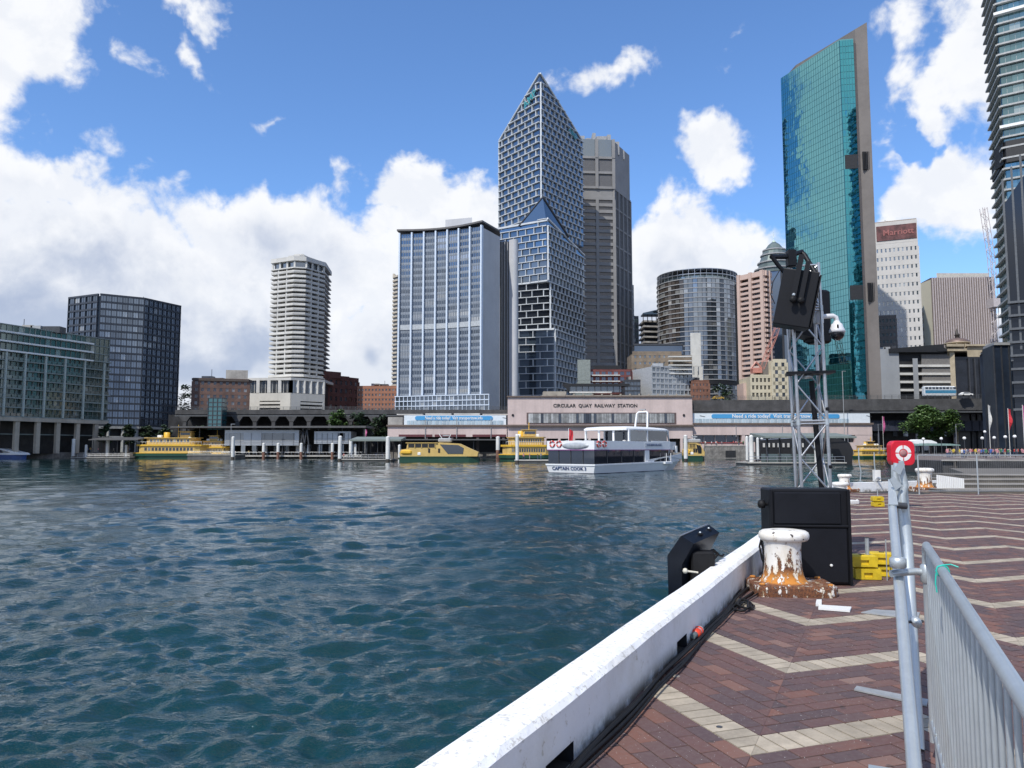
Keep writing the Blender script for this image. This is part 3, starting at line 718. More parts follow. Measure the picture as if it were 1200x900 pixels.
def finned_slab():
    """the curved 1960s office slab"""
    nb = 7; Y0, Y1 = 374., 360.; A, B = px2(466, Y0), px2(564.5, Y1)
    pts = []
    for i in range(nb+1):
        t = i/nb; q = Vector(lerp2(A, B, t)); dn = Vector((B[0]-A[0], B[1]-A[1])).normalized(); n = Vector((dn.y, -dn.x))
        pts.append(tuple(q-n*2.2*math.sin(math.pi*t)))
    C_ = px2(585.5, 377); D_ = (A[0]+8, A[1]+22)
    poly = pts+[C_, D_]
    th = bldg('office_tower', 'wide curved 1960s office slab with blue white fins and a blank side wall', poly)
    fin = mat('pale_blue_fin', (.60, .68, .78), .5, var=.05); lat = mat('grey_spandrel', (.24, .275, .32), .55, var=.12, vs=.4)
    wcol = mat('pale_grey_render', (.50, .51, .53), .8, var=.05, vs=.08, streak=.12)
    z0 = gz(462, Y1, 560); Zt = gz(265.5, Y1, 562); nz = 26
    wallpart(th, poly, 0, Zt-.3, wcol, 'side_wall')
    fh = (Zt-z0)/nz
    for k in range(nb):
        a, b_ = Vector(pts[k]), Vector(pts[k+1]); d = (b_-a); L = d.length; d.normalize()
        pane = panemb(L-1.1, fh-.35, 3, 0, t=.22, spand=.36)
        Ms = []
        for j in range(nz):
            c = a.lerp(b_, .5); n = Vector((d.y, -d.x)); c = c+n*.12; Ms.append(fr((c.x, c.y, z0+fh*(j+.5)), d))
        scatter('window', pane, [gl_sky if k < 0 else glassmat('glass_office', (.45, .52, .62), (.03, .04, .055), .30, .07, .8, .1), lat], th, Ms)
        bb_ = MB().box((0, 0, 0), (L-1., .3, .3)); scatter('floor_band', bb_, [lat], th, [fr((c.x, c.y, z0+fh*j), d) for j in range(nz+1)])
    for k in range(nb+1):
        a = Vector(pts[k]); d = Vector(pts[min(k+1, nb)])-Vector(pts[max(k-1, 0)]); d.normalize(); n = Vector((d.y, -d.x)); c = a+n*.6
        build(MB().merge(MB().box((0, 0, 0), (.75, 1.7, Zt-z0+1)), fr((c.x, c.y, (z0+Zt)/2), d)), 'fin', fin, th)
    # the mid belt of paler panels
    for k in range(nb):
        a, b_ = Vector(pts[k]), Vector(pts[k+1]); d = b_-a; L = d.length; d.normalize(); n = Vector((d.y, -d.x)); c = a.lerp(b_, .5)+n*.55
        build(MB().merge(MB().box((0, 0, 0), (L-1, .2, fh*.8)), fr((c.x, c.y, z0+fh*10.9), d)), 'belt_panel', mat('belt_white', (.45, .48, .5), .6), th)
    # floating roof whose edge curves
    rf = [tuple(Vector(pts[k])+Vector((0, -1.8)) + (Vector((-1.5, 0)) if k == 0 else Vector((0, 0)))) for k in range(nb+1)]+[(C_[0], C_[1]-1), (C_[0], C_[1]+9), (D_[0]-6, D_[1])]
    rz = [Zt+1.3+.8*abs(2*k/nb-1)**2*(.6 if k < nb/2 else 1.1)-.4 for k in range(nb+1)]; zz = rz+[rz[-1]+.2, rz[-1]+.6, rz[0]]
    build(MB().prism(rf, 0, 0, z1s=[z+.85 for z in zz], z0s=zz), 'roof', mat('dark_roof', (.12, .115, .115), .6), th)
    wallpart(th, [px2(520, 375), px2(552, 371), px2(552, 380), px2(520, 384)], Zt, gz(255.5, 372, 536), wcol, 'plant_room')
    # podium glazing under the slab
    pa, pb = px2(463, 368), px2(573, 352); zt = z0-.3; zb = gz(482, Y1, 560)
    wallpart(th, [pa, pb, (pb[0], pb[1]+14), (pa[0], pa[1]+14)], 0, zt, gl_grey, 'podium')
    facade(th, pa, pb, zb, zt-.5, 22, 3, gl_grey, fin, band=(.4, .6), pier=(.3, .5, 1), wname='podium_window', bname='podium_band', pname='podium_mullion')
finned_slab()

def core_towers():
    th = thing('service_tower', 'narrow grey service shaft with rounded top beside the blue finned slab', 'building', (gx(596, 384), 384, 0))
    m = mat('pale_grey_render', (.50, .51, .53)); c = px2(601.5, 381); r = 5.4*381/901/1.
    wallpart(th, [px2(585.6, 384), px2(596.5, 384), px2(596.5, 396), px2(585.6, 396)], 0, gz(283, 384, 590), mat('black_glazing', (.02, .022, .03), .25, var=.1), 'recess')
    for px in (588, 591.3, 594.6): q = px2(px, 383.8); build(MB().bb(q[0]-.18, q[0]+.18, q[1]-.5, q[1]+.1, 10, gz(284, 384, 590)), 'mullion', grey_paint, th)
    prof = []; poly = [px2(596.5, 381.5)]
    for i in range(9):
        t = i/8*math.pi/2; poly.append((px2(602, 381)[0]+math.sin(t)*2.3, 379.2+2.4*(1-math.cos(t))))
    poly += [px2(607.5, 396), px2(596.5, 396)]
    wallpart(th, poly, 0, gz(281, 381, 600), m, 'shaft')
core_towers()

def quay_quarter():
    white_h = mat('white_hood', (.56, .59, .61), .45, var=.06, vs=.2); gl = glassmat('glass_hooded', (.40, .47, .55), (.028, .036, .046), .42, .06, .8)
    C1 = px2(634, 430); dirL = Vector((-.625, .78)).normalized(); dirR = Vector((.575, .818)).normalized()
    def meet(C_, dr, px):
        u = (px-600)/901/CA; k = (u*C_[1]-C_[0])/(dr.x-u*dr.y); return (C_[0]+dr.x*k, C_[1]+dr.y*k)
    Lp, Rp = meet(C1, dirL, 585), meet(C1, dirR, 684.8)
    back = (C1[0]+(Lp[0]-C1[0])+(Rp[0]-C1[0]), C1[1]+(Lp[1]-C1[1])+(Rp[1]-C1[1]))
    th = bldg('skyscraper', 'pointed white tower of stacked brick like hooded windows, tallest in the centre', [C1, Rp, back, Lp])
    zC, zL, zR = gz(86, C1[1], 632), gz(165, Lp[1], 587), gz(166, Rp[1], 682)
    def tier(C_, Lq, Rq, z0, z1C, z1L, z1R, wL, wR, fh, core=gl, hood=1., gm=gl, left=True, right=True, cL=None, name='window'):
        bk = (C_[0]+(Lq[0]-C_[0])+(Rq[0]-C_[0]), C_[1]+(Lq[1]-C_[1])+(Rq[1]-C_[1]))
        build(MB().prism([C_, Rq, bk, Lq], z0, z1C, z1s=[z1C, z1R, (z1L+z1R)/2-6, z1L]), 'glass_volume', core, th)
        for side, (A, B, wd, zA, zB) in enumerate(((Lq, C_, wL, z1L, z1C), (C_, Rq, wR, z1C, z1R))):
            if (side == 0 and not left) or (side == 1 and not right): continue
            A, B = Vector(A), Vector(B); L = (B-A).length; d = (B-A).normalized(); n = Vector((d.y, -d.x)); nr = int((max(zA, zB)-z0)/fh)+1; nc = max(1, round(L/wd)); wd = L/nc
            hm = MB().box((0, -.06, 0), (wd-.5, .12, fh-.5), 0)
            hm.box((0, -.62, fh/2-.2), (wd-.02, 1.25, .38), 1); hm.box((-wd/2+.2, -.5, -.2), (.36, 1., fh-.4), 1)
            hf = MB().box((0, -.06, 0), (wd/2-.5, .12, fh-.5), 0); hf.box((0, -.55, fh/2-.26), (wd/2-.02, 1.1, .52), 1); hf.box((-wd/4+.25, -.42, -.2), (.5, .84, fh-.55), 1)
            Ms, Mh = [], []
            for k in range(nr):
                z = z0+fh*(k+.5); sh = (k % 2)*.5
                for i in range(-1, nc):
                    u0 = (i+sh)*wd; u1 = u0+wd; half = False
                    if u1 <= .01 or u0 >= L-.01: continue
                    if u0 < -.01: u0 = 0; half = True
                    if u1 > L+.01: u1 = L; half = True
                    um = (u0+u1)/2; lim = min(zA+(zB-zA)*u0/L, zA+(zB-zA)*u1/L)
                    if z+fh/2 > lim+.6: continue
                    p = A+d*um+n*.05; (Mh if half else Ms).append(fr((p.x, p.y, z), d))
            scatter(name, hm, [gm, white_h], th, Ms, cap=140 if side == 0 else 280)
            scatter('edge_'+name, hf, [gm, white_h], th, Mh, cap=60)
            # raked parapet
            if abs(zA-zB) > 3:
                mb = MB(); mb.tube((A.x+n.x*.3, A.y+n.y*.3, zA), (B.x+n.x*.3, B.y+n.y*.3, zB), .6, 6); build(mb, 'parapet', white_h, th)
    # tier 1 (top)
    zm = gz(262, 440, 620)
    tier(C1, Lp, Rp, zm-6, zC, zL, zR, 6.6, 4.8, 3.95)
    # tier 2: its corner stands out further and it turns
    z2C, z2L = gz(256, 424, 640), gz(268, 436, 585)
    C2 = px2(642, 424); L2 = px2(583, 441); R2 = (Rp[0]+.3, Rp[1]-1.)
    z3 = gz(328, 424, 640)
    tier(C2, L2, R2, z3, z2C, z2L, gz(300, Rp[1], 683), 5.8, 4.8, 3.9, name='window')
    build(MB().merge(MB().box((0, -.2, 0), ((Vector(C2)-Vector(L2)).length+1, 1.6, 1.)), fr(lerp2(L2, C2, .5)+((z2C+z2L)/2,), Vector(C2)-Vector(L2))), 'terrace_edge', white_h, th)
    # glazed atrium wedge between tier 1 and tier 2
    ap = gz(231, 426, 636); e = px2(608, 432.5)
    q1, q2, q3 = Vector((*e, z2C-2)), Vector((*px2(637, 426), ap)), Vector((*px2(641, 424.6), z2C-1)); q4 = Vector((*px2(628, 438), z2C-2)); q5 = Vector((*px2(668, 446), gz(274, 446, 668)-2))
    mb = MB().add([q1, q3, q2, q4, q5], [(0, 1, 2), (0, 2, 3), (1, 4, 2), (2, 4, 3), (0, 3, 4, 1)]); build(mb, 'atrium', gl_grey, th)
    mb = MB().tube(q1, q2, .5, 6).tube(q2, q5, .7, 6); build(mb, 'atrium_edge', mat('dark_edge', (.06, .065, .075), .5), th)
    # tier 3: pulled back under an overhang, whose shade is put into darker glass
    C3 = px2(644.5, 426.5); L3 = px2(604, 434); z4 = gz(386, 424, 640)
    tier(C3, L3, (R2[0], R2[1]), z4, z3-.8, z3-.8, z3-.8, 6., 4.8, 3.9, gm=glassmat('glass_overhang_shade', (.25, .28, .34), (.012, .014, .017), .25, .06, .7), name='window')
    build(MB().prism([(L2[0]-.5, L2[1]), (C2[0], C2[1]-.8), (R2[0]+.5, R2[1]), (C2[0], C2[1]+30)], z3-.85, z3), 'soffit', white_h, th)
    C4 = px2(650, 423); L4 = px2(600, 429)
    tier(C4, L4, (R2[0]+.2, R2[1]-.6), 3, z4-.2, z4-.2, z4-.2, 7.5, 4.8, 4.05, gm=glassmat('glass_hooded2', (.5, .6, .72), (.03, .042, .056), .4, .06, .8), name='window')
    build(MB().prism([(L4[0]-.5, L4[1]), (C4[0], C4[1]-.9), (R2[0]+.5, R2[1]-1), (C4[0], C4[1]+30)], z4-.2, z4+.5), 'soffit', white_h, th)
    # lettering high on the raked left face
    A, B = Vector(Lp), Vector(C1); d = (B-A).normalized(); n = Vector((d.y, -d.x)); sg = mat('sign_teal', (.05, .3, .33), .5)
    me = text_mesh('AMP', 6.4, sg); p = A.lerp(B, .80)+n*1.3; F = fr((p.x, p.y, zL+(zC-zL)*.80-7.5), d)
    link(me, 'lettering', th, M=Matrix.Translation(-wl(th)) @ F @ Matrix.Rotation(-math.atan2(zC-zL, (B-A).length)*.75, 4, 'Y'))
    A, B = Vector(C1), Vector(Rp); d = (B-A).normalized(); n = Vector((d.y, -d.x)); p = A.lerp(B, .72)+n*1.3
    me = text_mesh('AMP', 5.2, sg); link(me, 'lettering', th, M=Matrix.Translation(-wl(th)) @ fr((p.x, p.y, zC+(zR-zC)*.72-7), d) @ Matrix.Rotation(math.atan2(zC-zR, (B-A).length)*.75, 4, 'Y'))
quay_quarter()

def dark_tower():
    m = mat('brown_grey_granite', (.26, .255, .25), .75, var=.08, vs=.1, streak=.1); f2 = mat('pale_crown', (.34, .345, .35), .7)
    A, B = px2(682, 498), px2(722.5, 500); C_ = px2(742, 526); poly = [A, B, C_, (C_[0]-30, C_[1]+18), (A[0]+2, A[1]+40)]
    th = bldg('skyscraper', 'dark brown grey granite tower with banded windows behind the pointed white tower', poly)
    Zt = gz(163, 500, 700); z0 = 20
    wallpart(th, poly, 0, Zt-1, m)
    zz = [z0, gz(300, 500, 700), gz(240, 500, 700)]
    facade(th, A, B, z0, gz(235, 500, 700), 2, 33, glassmat('glass_bronze', (.25, .25, .27), (.014, .014, .017), .25, .1, .6), m, band=(2.1, .9), pier=(2., 1.2, 1), mull=11)
    facade(th, A, B, gz(222, 500, 700), gz(187, 500, 700), 2, 2, mat('louvre_grey', (.12, .12, .125), .6), m, band=(1.6, .9), pier=(2., 1.2, 1), mull=11, wname='louvre_panel')
    facade(th, A, B, gz(187, 500, 700)+.6, Zt-.6, 2, 1, glassmat('glass_crown', (.4, .45, .5), (.08, .1, .11), .4, .1, .2), m, band=None, pier=(2., 1.2, 1), wname='crown_panel', pname='crown_pier')
    facade(th, B, C_, z0, gz(222, 500, 700), 4, 12, mat('louvre_dark', (.075, .074, .076), .5), m, band=(1.1, .5), pier=(1.1, .9, 1), mull=6, trans=3, bname='side_band', pname='side_pier', wname='side_panel')
    d = (Vector(C_)-Vector(B)).normalized()
    for k, (u0, u1, h) in enumerate(((0, .28, 4.5), (.28, .55, 1.), (.55, .8, -6), (.8, 1., -16))):
        p, q = Vector(B).lerp(Vector(C_), u0), Vector(B).lerp(Vector(C_), u1)
    for (px, w_, h) in ((683, 5, 5.), (692, 3, 2.), (699, 2.2, 8.5), (708, 7, 4.4), (717, 2.4, 6.4), (724, 6, 2), (731, 5, -3)):
        Yp = 500+max(0, px-719)*1.2; q = px2(px, Yp+4); build(MB().bb(q[0]-w_/2, q[0]+w_/2, q[1]-3, q[1]+8, Zt-8, Zt+h*.55), 'crown_fin', f2, th)
dark_tower()
# ------------------------------------------------------------------ the city right of the pointed tower
box_building('office_tower', 'thin pale tower slice right of the dark granite tower', (740, 744.5), (560, 562), gz(335, 560, 742), 0, grey_paint, gl_grey, 2, 30, .7, .5, depth=10)
box_building('office_tower', 'small teal tower slice far behind beside the dark granite tower', (744, 750), (600, 600), gz(372, 600, 745), 0, darkmetal, gl_green, 2, 20, .7, .6, depth=10)
def site_tower():
    p = [px2(756, 520), px2(776, 522)]; Zt = gz(377, 520, 766); poly = p+[(p[1][0], 540), (p[0][0], 540)]
    th = bldg('unfinished_tower', 'half built dark tower with bare floor slabs and a roof frame', poly)
    wallpart(th, shrink(poly, 2.5), 0, Zt, gl_dark, 'core')
    c = wl(th); mb = MB().prism([(q[0]-c.x, q[1]-c.y) for q in poly], 0, 1.1)
    scatter('floor_slab', mb, [concrete], th, [Matrix.Translation((c.x, c.y, Zt-3.6*k)) for k in range(16)])
    for i in range(5):
        x = p[0][0]+(p[1][0]-p[0][0])*i/4; build(MB().tube((x, 520, Zt), (x, 520, Zt+6), .3, 5), 'column', darkmetal, th)
    build(MB().prism([(p[0][0], 519), (p[1][0]+1, 519), (p[1][0]+1, 530), (p[0][0], 530)], Zt+5, Zt+6.4, z1s=[Zt+6, Zt+9, Zt+9, Zt+6]), 'roof_frame', mat('site_blue', (.05, .09, .14), .6), th)
    wallpart(th, [px2(768, 519), px2(775, 519), px2(775, 526), px2(768, 526)], Zt+6, gz(365, 520, 770), darkmetal, 'core_head')
site_tower()

def curved_tower():
    Y = 470.; cx = gx(820, Y+25); R_ = (gx(864, Y+25)-gx(770, Y+25))/2*.985; cy = Y+R_*.95
    th = thing('office_tower', 'round glass office tower with an open glazed crown in the city centre', 'building', (cx, cy, 0))
    Zt = gz(320, Y+12, 815); z0 = 5; nf = 34; fh = (gz(331, Y+12)-z0)/nf
    N_ = 56
    build(MB().lathe((cx, cy, 0), [(R_*.985, 0), (R_*.985, gz(331, Y+12))], N_, 0, sm=False), 'glass_drum', gl_dark, th)
    a0 = math.pi; seg = math.pi/N_*2
    gA = glassmat('glass_drum_grey', (.5, .56, .64), (.04, .05, .06), .5, .06, .8, .06); gB = glassmat('glass_brown', (.35, .3, .27), (.05, .04, .033), .25, .12, .9, .2)
    pw = 2*R_*math.sin(seg/2); MsA, MsB, MsC = [], [], []
    for j in range(-1, N_//2+1):
        a = math.pi+seg*(j+.5); n = Vector((math.cos(a), math.sin(a))); d = Vector((-n.y, n.x))
        for k in range(nf):
            p = Vector((cx, cy))+n*R_*1.0; F = fr((p.x, p.y, z0+fh*(k+.5)), d)
            if k == 12 or k == 22 and False: continue
            if j < 9 and k > 13 and (k-14)+0 > 0: (MsB if (k-14) > (j-2)*1.5+0 else MsA).append(F)
            elif 19 < j < 23: MsC.append(F)
            else: MsA.append(F)
    pane = MB().box((0, -.06, 0), (pw-.25, .12, fh-.7))
    scatter('curved_window', pane, [gA], th, MsA); scatter('bronze_window', pane, [gB], th, MsB); scatter('dark_window', pane, [gl_dark], th, MsC)
    ring = MB().lathe((0, 0, 0), [(R_+.05, -.25), (R_+.55, -.25), (R_+.55, .25), (R_+.05, .25)], N_, 0, sm=False)
    scatter('floor_ring', ring, [grey_paint], th, [Matrix.Translation((cx, cy, z0+fh*k)) for k in range(nf+1) if k != 12])
    build(MB().lathe((cx, cy, 0), [(R_+.3, z0+fh*12), (R_+.3, z0+fh*13-.4)], N_, sm=False), 'plant_floor', dark, th)
    zt = z0+fh*nf
    # the open crown: posts and glass above a lower drum
    build(MB().lathe((cx+2, cy, 0), [(R_*.72, zt), (R_*.72, Zt-1.0), (R_*.66, Zt-.3)], N_, sm=False), 'crown_drum', gl_grey, th)
    pm = MB().box((0, 0, 0), (.22, .3, Zt-zt)); Ms = [fr((cx+math.cos(math.pi*2*i/44)*R_, cy+math.sin(math.pi*2*i/44)*R_, (Zt+zt)/2), (-math.sin(math.pi*2*i/44), math.cos(math.pi*2*i/44))) for i in range(44)]
    scatter('crown_post', pm, [alu], th, Ms)
    for z in (Zt, zt+(Zt-zt)*.5): build(MB().lathe((cx, cy, 0), [(R_-.15, z-.2), (R_+.25, z-.2), (R_+.25, z+.2), (R_-.15, z+.2)], N_, sm=False), 'crown_ring', alu, th)
    cg = glassmat('crown_glass', (.6, .7, .72), (.12, .16, .17), .3, .1, .2)
    build(MB().lathe((cx, cy, 0), [(R_*.9, zt), (R_*.9, zt+(Zt-zt)*.45)], N_, sm=False), 'crown_glazing', cg, th)
curved_tower()
box_building('office_tower', 'dark slab tower tucked behind the round glass tower', (854, 870), (560, 560), gz(352, 560, 860), 0, darkmetal, gl_dark, 5, 26, .8, .6, depth=16)
def dome_back():
    cx, cy = gx(866, 640), 640; th = thing('office_tower', 'pale domed tower top showing behind the round glass tower', 'building', (cx, cy, 0))
    build(MB().lathe((cx, cy, 0), [(10, 0), (10, gz(345, 640)), (9.4, gz(335, 640)), (7, gz(326, 640)), (.2, gz(321, 640))], 20), 'drum', gl_grey, th)
    for z in range(5): build(MB().lathe((cx, cy, 0), [(10.1, 100+z*8), (10.4, 100+z*8), (10.4, 101+z*8), (10.1, 101+z*8)], 20), 'band', grey_paint, th)
dome_back()

def pink_tower():
    m = mat('pink_granite', (.56, .42, .36), .8, var=.06, vs=.1)
    p = [px2(872, 432), px2(902, 418), px2(908, 424)]; Zt = gz(317, 418, 898); poly = p+[(p[2][0]+2, 446), (p[0][0]+2, 452)]
    th = bldg('apartment_tower', 'pink granite tower with deep dark balcony openings', poly)
    z0 = 12; nz = 29; zt = Zt-6; fh = (zt-z0)/nz
    wallpart(th, shrink(poly, 1.2), 0, Zt-1, dark, 'core')
    for (A, B, nb) in ((p[0], p[1], 2), (p[1], p[2], 1)):
        facade(th, A, B, z0, zt, nb*(3 if nb == 2 else 1), nz, gl_dark, m, band=(fh*.5, 1.2), pier=None, mull=1)
        A_, B_ = Vector(A), Vector(B); L = (B_-A_).length; d = (B_-A_).normalized(); n = Vector((d.y, -d.x))
        for u, w_ in (((0, 2.), (.47, 1.8), (.93, 2.)) if nb == 2 else ((.5, 1.),)):
            c = A_.lerp(B_, u)+n*.5; build(MB().merge(MB().box((0, 0, 0), (w_, 2.4, Zt-z0+.3)), fr((c.x, c.y, (Zt+z0)/2+.2), d)), 'pier', m, th)
        c = A_.lerp(B_, .5)+n*.2; build(MB().merge(MB().box((0, 0, 0), (L+.4, 1.8, Zt-zt-3.2)), fr((c.x, c.y, Zt-(Zt-zt-3.2)/2), d)), 'parapet', m, th)
    wallpart(th, poly, 0, z0, m, 'base')
pink_tower()
def spire_tower():
    Y = 560.; cx = gx(914, Y); th = thing('office_tower', 'dark glass tower with stepped glass dome and spire behind the pink tower', 'building', (cx, Y, 0))
    r = 22*Y/901; z = lambda y: gz(y, Y, 906)
    build(MB().lathe((cx, Y, 0), [(r, 0), (r, z(322))], 8, sm=False), 'shaft', gl_blue, th)
    build(MB().lathe((cx, Y, 0), [(r*1.02, z(322)), (r*1.02, z(317)), (r*.86, z(316.5)), (r*.84, z(309)), (r*.66, z(300)), (r*.62, z(296)), (r*.44, z(291)), (r*.3, z(287)), (r*.08, z(283.5))], 16, sm=False), 'stepped_dome', mat('dome_glass', (.16, .2, .19), .35, .3, var=.1, vs=.2), th)
    for y, k in ((317, 1.05), (309, .87), (300, .7), (294, .58)): build(MB().lathe((cx, Y, 0), [(r*k, z(y)-.4), (r*k+.5, z(y)-.4), (r*k+.5, z(y)+.5), (r*k, z(y)+.5)], 16, sm=False), 'dome_ring', grey_paint, th)
    build(MB().lathe((cx, Y, 0), [(1.6, z(284.5)), (1.3, z(283)), (.25, z(281.5)), (.1, z(272))], 8), 'spire', mat('pale_green_cap', (.5, .62, .52), .5), th)
    for i in range(8): a = math.pi*2*i/8+math.pi/8*0; build(MB().tube((cx+r*math.cos(a), Y+r*math.sin(a), 0), (cx+r*math.cos(a), Y+r*math.sin(a), z(320)), .8, 4), 'corner_fin', darkmetal, th)
spire_tower()

def gateway():
    dr = Vector((-.357, .934)).normalized(); C_ = Vector(px2(1001.5, 333)); u = (926-600)/901/CA
    k = (u*C_.y-C_.x)/(dr.x-u*dr.y); Lp = C_+dr*k; D_ = Vector(px2(1018.5, 332)); E_ = Vector(px2(1036, 330))
    zt = gz(46.5, 333, 992)
    th = bldg('skyscraper', 'tall teal mirror glass tower backed by a thin concrete blade wall', [C_, D_, E_, Lp])
    back = Lp+Vector((13, 5))
    build(MB().prism([tuple(Lp), tuple(C_), tuple(D_), (D_.x-.5, D_.y+6), tuple(back)], 0, zt), 'glass_volume', gl_teal, th)
    m = mat('board_concrete', (.18, .162, .15), .8, var=.09, vs=.05, bump=.01, bs=2, streak=.25)
    zc = gz(26, 330, 1017)
    d2 = Vector((-.357, .934)).normalized(); W = [tuple(E_), (D_.x+1.2, D_.y+.6), (D_.x+1.2+d2.x*38, D_.y+.6+d2.y*38), (E_.x+d2.x*52, E_.y+d2.y*52)]
    zb = gz(86, W[2][1], 934)
    build(MB().prism(W, 0, zc, z1s=[zc, gz(33.5, 332, 1005), zc-.3, zc-.3]), 'blade_wall', m, th)
    build(MB().prism([(D_.x, D_.y+.4), (D_.x+1.3, D_.y+.4), (D_.x+1.3, D_.y+7), (D_.x, D_.y+7)], 0, zt-2), 'shadow_joint', mat('joint_dark', (.10, .09, .09), .8), th)
    # individual mirror panels: each leans by a hair, which breaks up the reflection
    rg = random.Random(4); pan = MB(); Ms = []
    L = (C_-Lp).length; d = (C_-Lp).normalized(); nc, nr = 26, 62; cw, ch = L/nc, (zt-1)/nr
    pane = MB().box((0, -.06, 0), (cw-.16, .12, ch-.2))
    cells = [(i, k, fr(tuple((Lp+d*(cw*(i+.5))+Vector((d.y, -d.x))*.06))+(1+ch*(k+.5)-.5,), d)) for i in range(nc) for k in range(nr)]
    cells.sort(key=lambda q: -q[1])
    tilt = lambda: Matrix.Rotation(rg.gauss(0, .0016), 4, 'X') @ Matrix.Rotation(rg.gauss(0, .0016), 4, 'Z')
    scatter('glass_panel', pane, [gl_teal], th, [c[2] @ tilt() for c in cells])
    d3 = (D_-C_).normalized(); L3 = (D_-C_).length; n3 = 5; c3 = L3/n3
    p3 = MB().box((0, -.06, 0), (c3-.16, .12, ch-.2)); zo = (gz(190, 333, 1000), gz(343, 333, 1005))
    Ms = []
    for i in range(n3):
        for kk in range(nr):
            z = 1+ch*(kk+.5)-.5
            if any(abs(z-q) < 3.3 for q in zo): continue
            Ms.append(fr(tuple(C_+d3*(c3*(i+.5))+Vector((0, -.06)))+(z,), d3) @ tilt())
    scatter('corner_panel', p3, [glassmat('glass_teal_deep', (.09, .40, .46), (.004, .05, .065), .8, .03, .2, 0, .03)], th, Ms)
    for q in zo:
        c = C_.lerp(D_, .53); build(MB().merge(MB().box((0, 0, 0), (L3*.9, .4, 6.4)), fr((c.x, c.y, q), d3)), 'plant_opening', dark, th)
        for i in range(5): x = D_.x+1.9+i*.62; build(MB().bb(x-.13, x+.13, 330.6, 331.5, q-4.2, q+4), 'louvre_fin', dark, th)
    lat = MB().tube((0, 0, 0), (0, 0, 0.01), .1, 4)
    gb = mat('teal_mullion', (.03, .15, .175), .4)
    b = MB().box((0, -.05, 0), (L, .2, .13)); c = Lp.lerp(C_, .5); scatter('transom', b, [gb], th, [fr((c.x+.03, c.y-.06, 1+ch*k-.5), d) for k in range(nr+1)])
gateway()

def hotel():
    m = mat('white_render', (.56, .545, .52), .85, var=.05, vs=.1)
    p = [px2(1030, 415), px2(1086, 406)]; Zt = gz(263, 415, 1028)
    th, pts, poly, n = box_building('hotel', 'white hotel tower with small square windows under a dull red sign band', (1030, 1086), (415, 406), Zt, 0, m, gl_grey, 11, 21, .38, .42, zb=8, mull=0, parapet=14.5)
    A, B = Vector(pts[0]), Vector(pts[1]); d = (B-A).normalized(); n = Vector((d.y, -d.x)); L = (B-A).length
    rd = mat('sign_red', (.17, .065, .065), .6, var=.3, vs=.3); c = A.lerp(B, .56)+n*.7
    build(MB().merge(MB().box((0, 0, 0), (L*.86, .3, 8.2)), fr((c.x, c.y, Zt-6), d)), 'sign_band', rd, th)
    wallpart(th, [tuple(A), tuple(B), tuple(B-n*18), tuple(A-n*18)], Zt, Zt+.8, mat('tan_roof', (.35, .3, .26), .8), 'roof')
    me = text_mesh('Marriott', 4.4, mat('sign_faded', (.36, .13, .12), .6)); q = A.lerp(B, .60)+n*1.; link(me, 'lettering', th, M=Matrix.Translation(-wl(th)) @ fr((q.x, q.y, Zt-6), d))
hotel()
box_building('office_block', 'small brown grey block with stepped top below the white hotel', (1030, 1056), (385, 382), gz(372, 384, 1040), 0, mat('brown_render', (.16, .145, .135), .8), gl_grey, 6, 16, .5, .45, zb=10)
box_building('office_block', 'slim pale office sliver between the hotel and the striped block', (1079, 1090), (450, 450), gz(364, 450, 1085), 0, grey_paint, gl_grey, 3, 18, .7, .5)

def striped():
    A, B = px2(1100, 440), px2(1176, 438); Zt = gz(325.5, 440, 1140); d = Vector((1, -.03)).normalized()
    th = bldg('office_block', 'broad block with brown and white vertical stripes and a cream side wall', [A, B])
    cream = mat('cream_wall', (.60, .56, .43), .8, var=.04); stp = mat('pinkish_stripe', (.50, .44, .43), .7); brn = mat('dark_brown_panel', (.075, .05, .05), .5, var=.1)
    wallpart(th, [(A[0], A[1]+.3), (B[0], B[1]+.3), (B[0], B[1]+40), (A[0]+5, A[1]+40)], 0, Zt, brn, 'wall')
    sA = px2(1092, 466); wallpart(th, [sA, (A[0]-.1, A[1]-.1), (A[0]-.1, A[1]+38), (sA[0], sA[1]+20)], 0, Zt-1, cream, 'side_wall')
    L = (Vector(B)-Vector(A)).length; n_ = 27
    st = MB().box((0, -.35, 0), (.62, .9, Zt-6)); scatter('stripe', st, [stp], th, [fr(lerp2(A, B, (i+.5)/n_)+((Zt+6)/2,), d) for i in range(n_)])
    wallpart(th, [px2(1107, 445), px2(1170, 445), px2(1170, 470), px2(1107, 470)], Zt, gz(320, 445, 1140), mat('pale_roof_plant', (.55, .53, .48), .7), 'roof_plant')
striped()

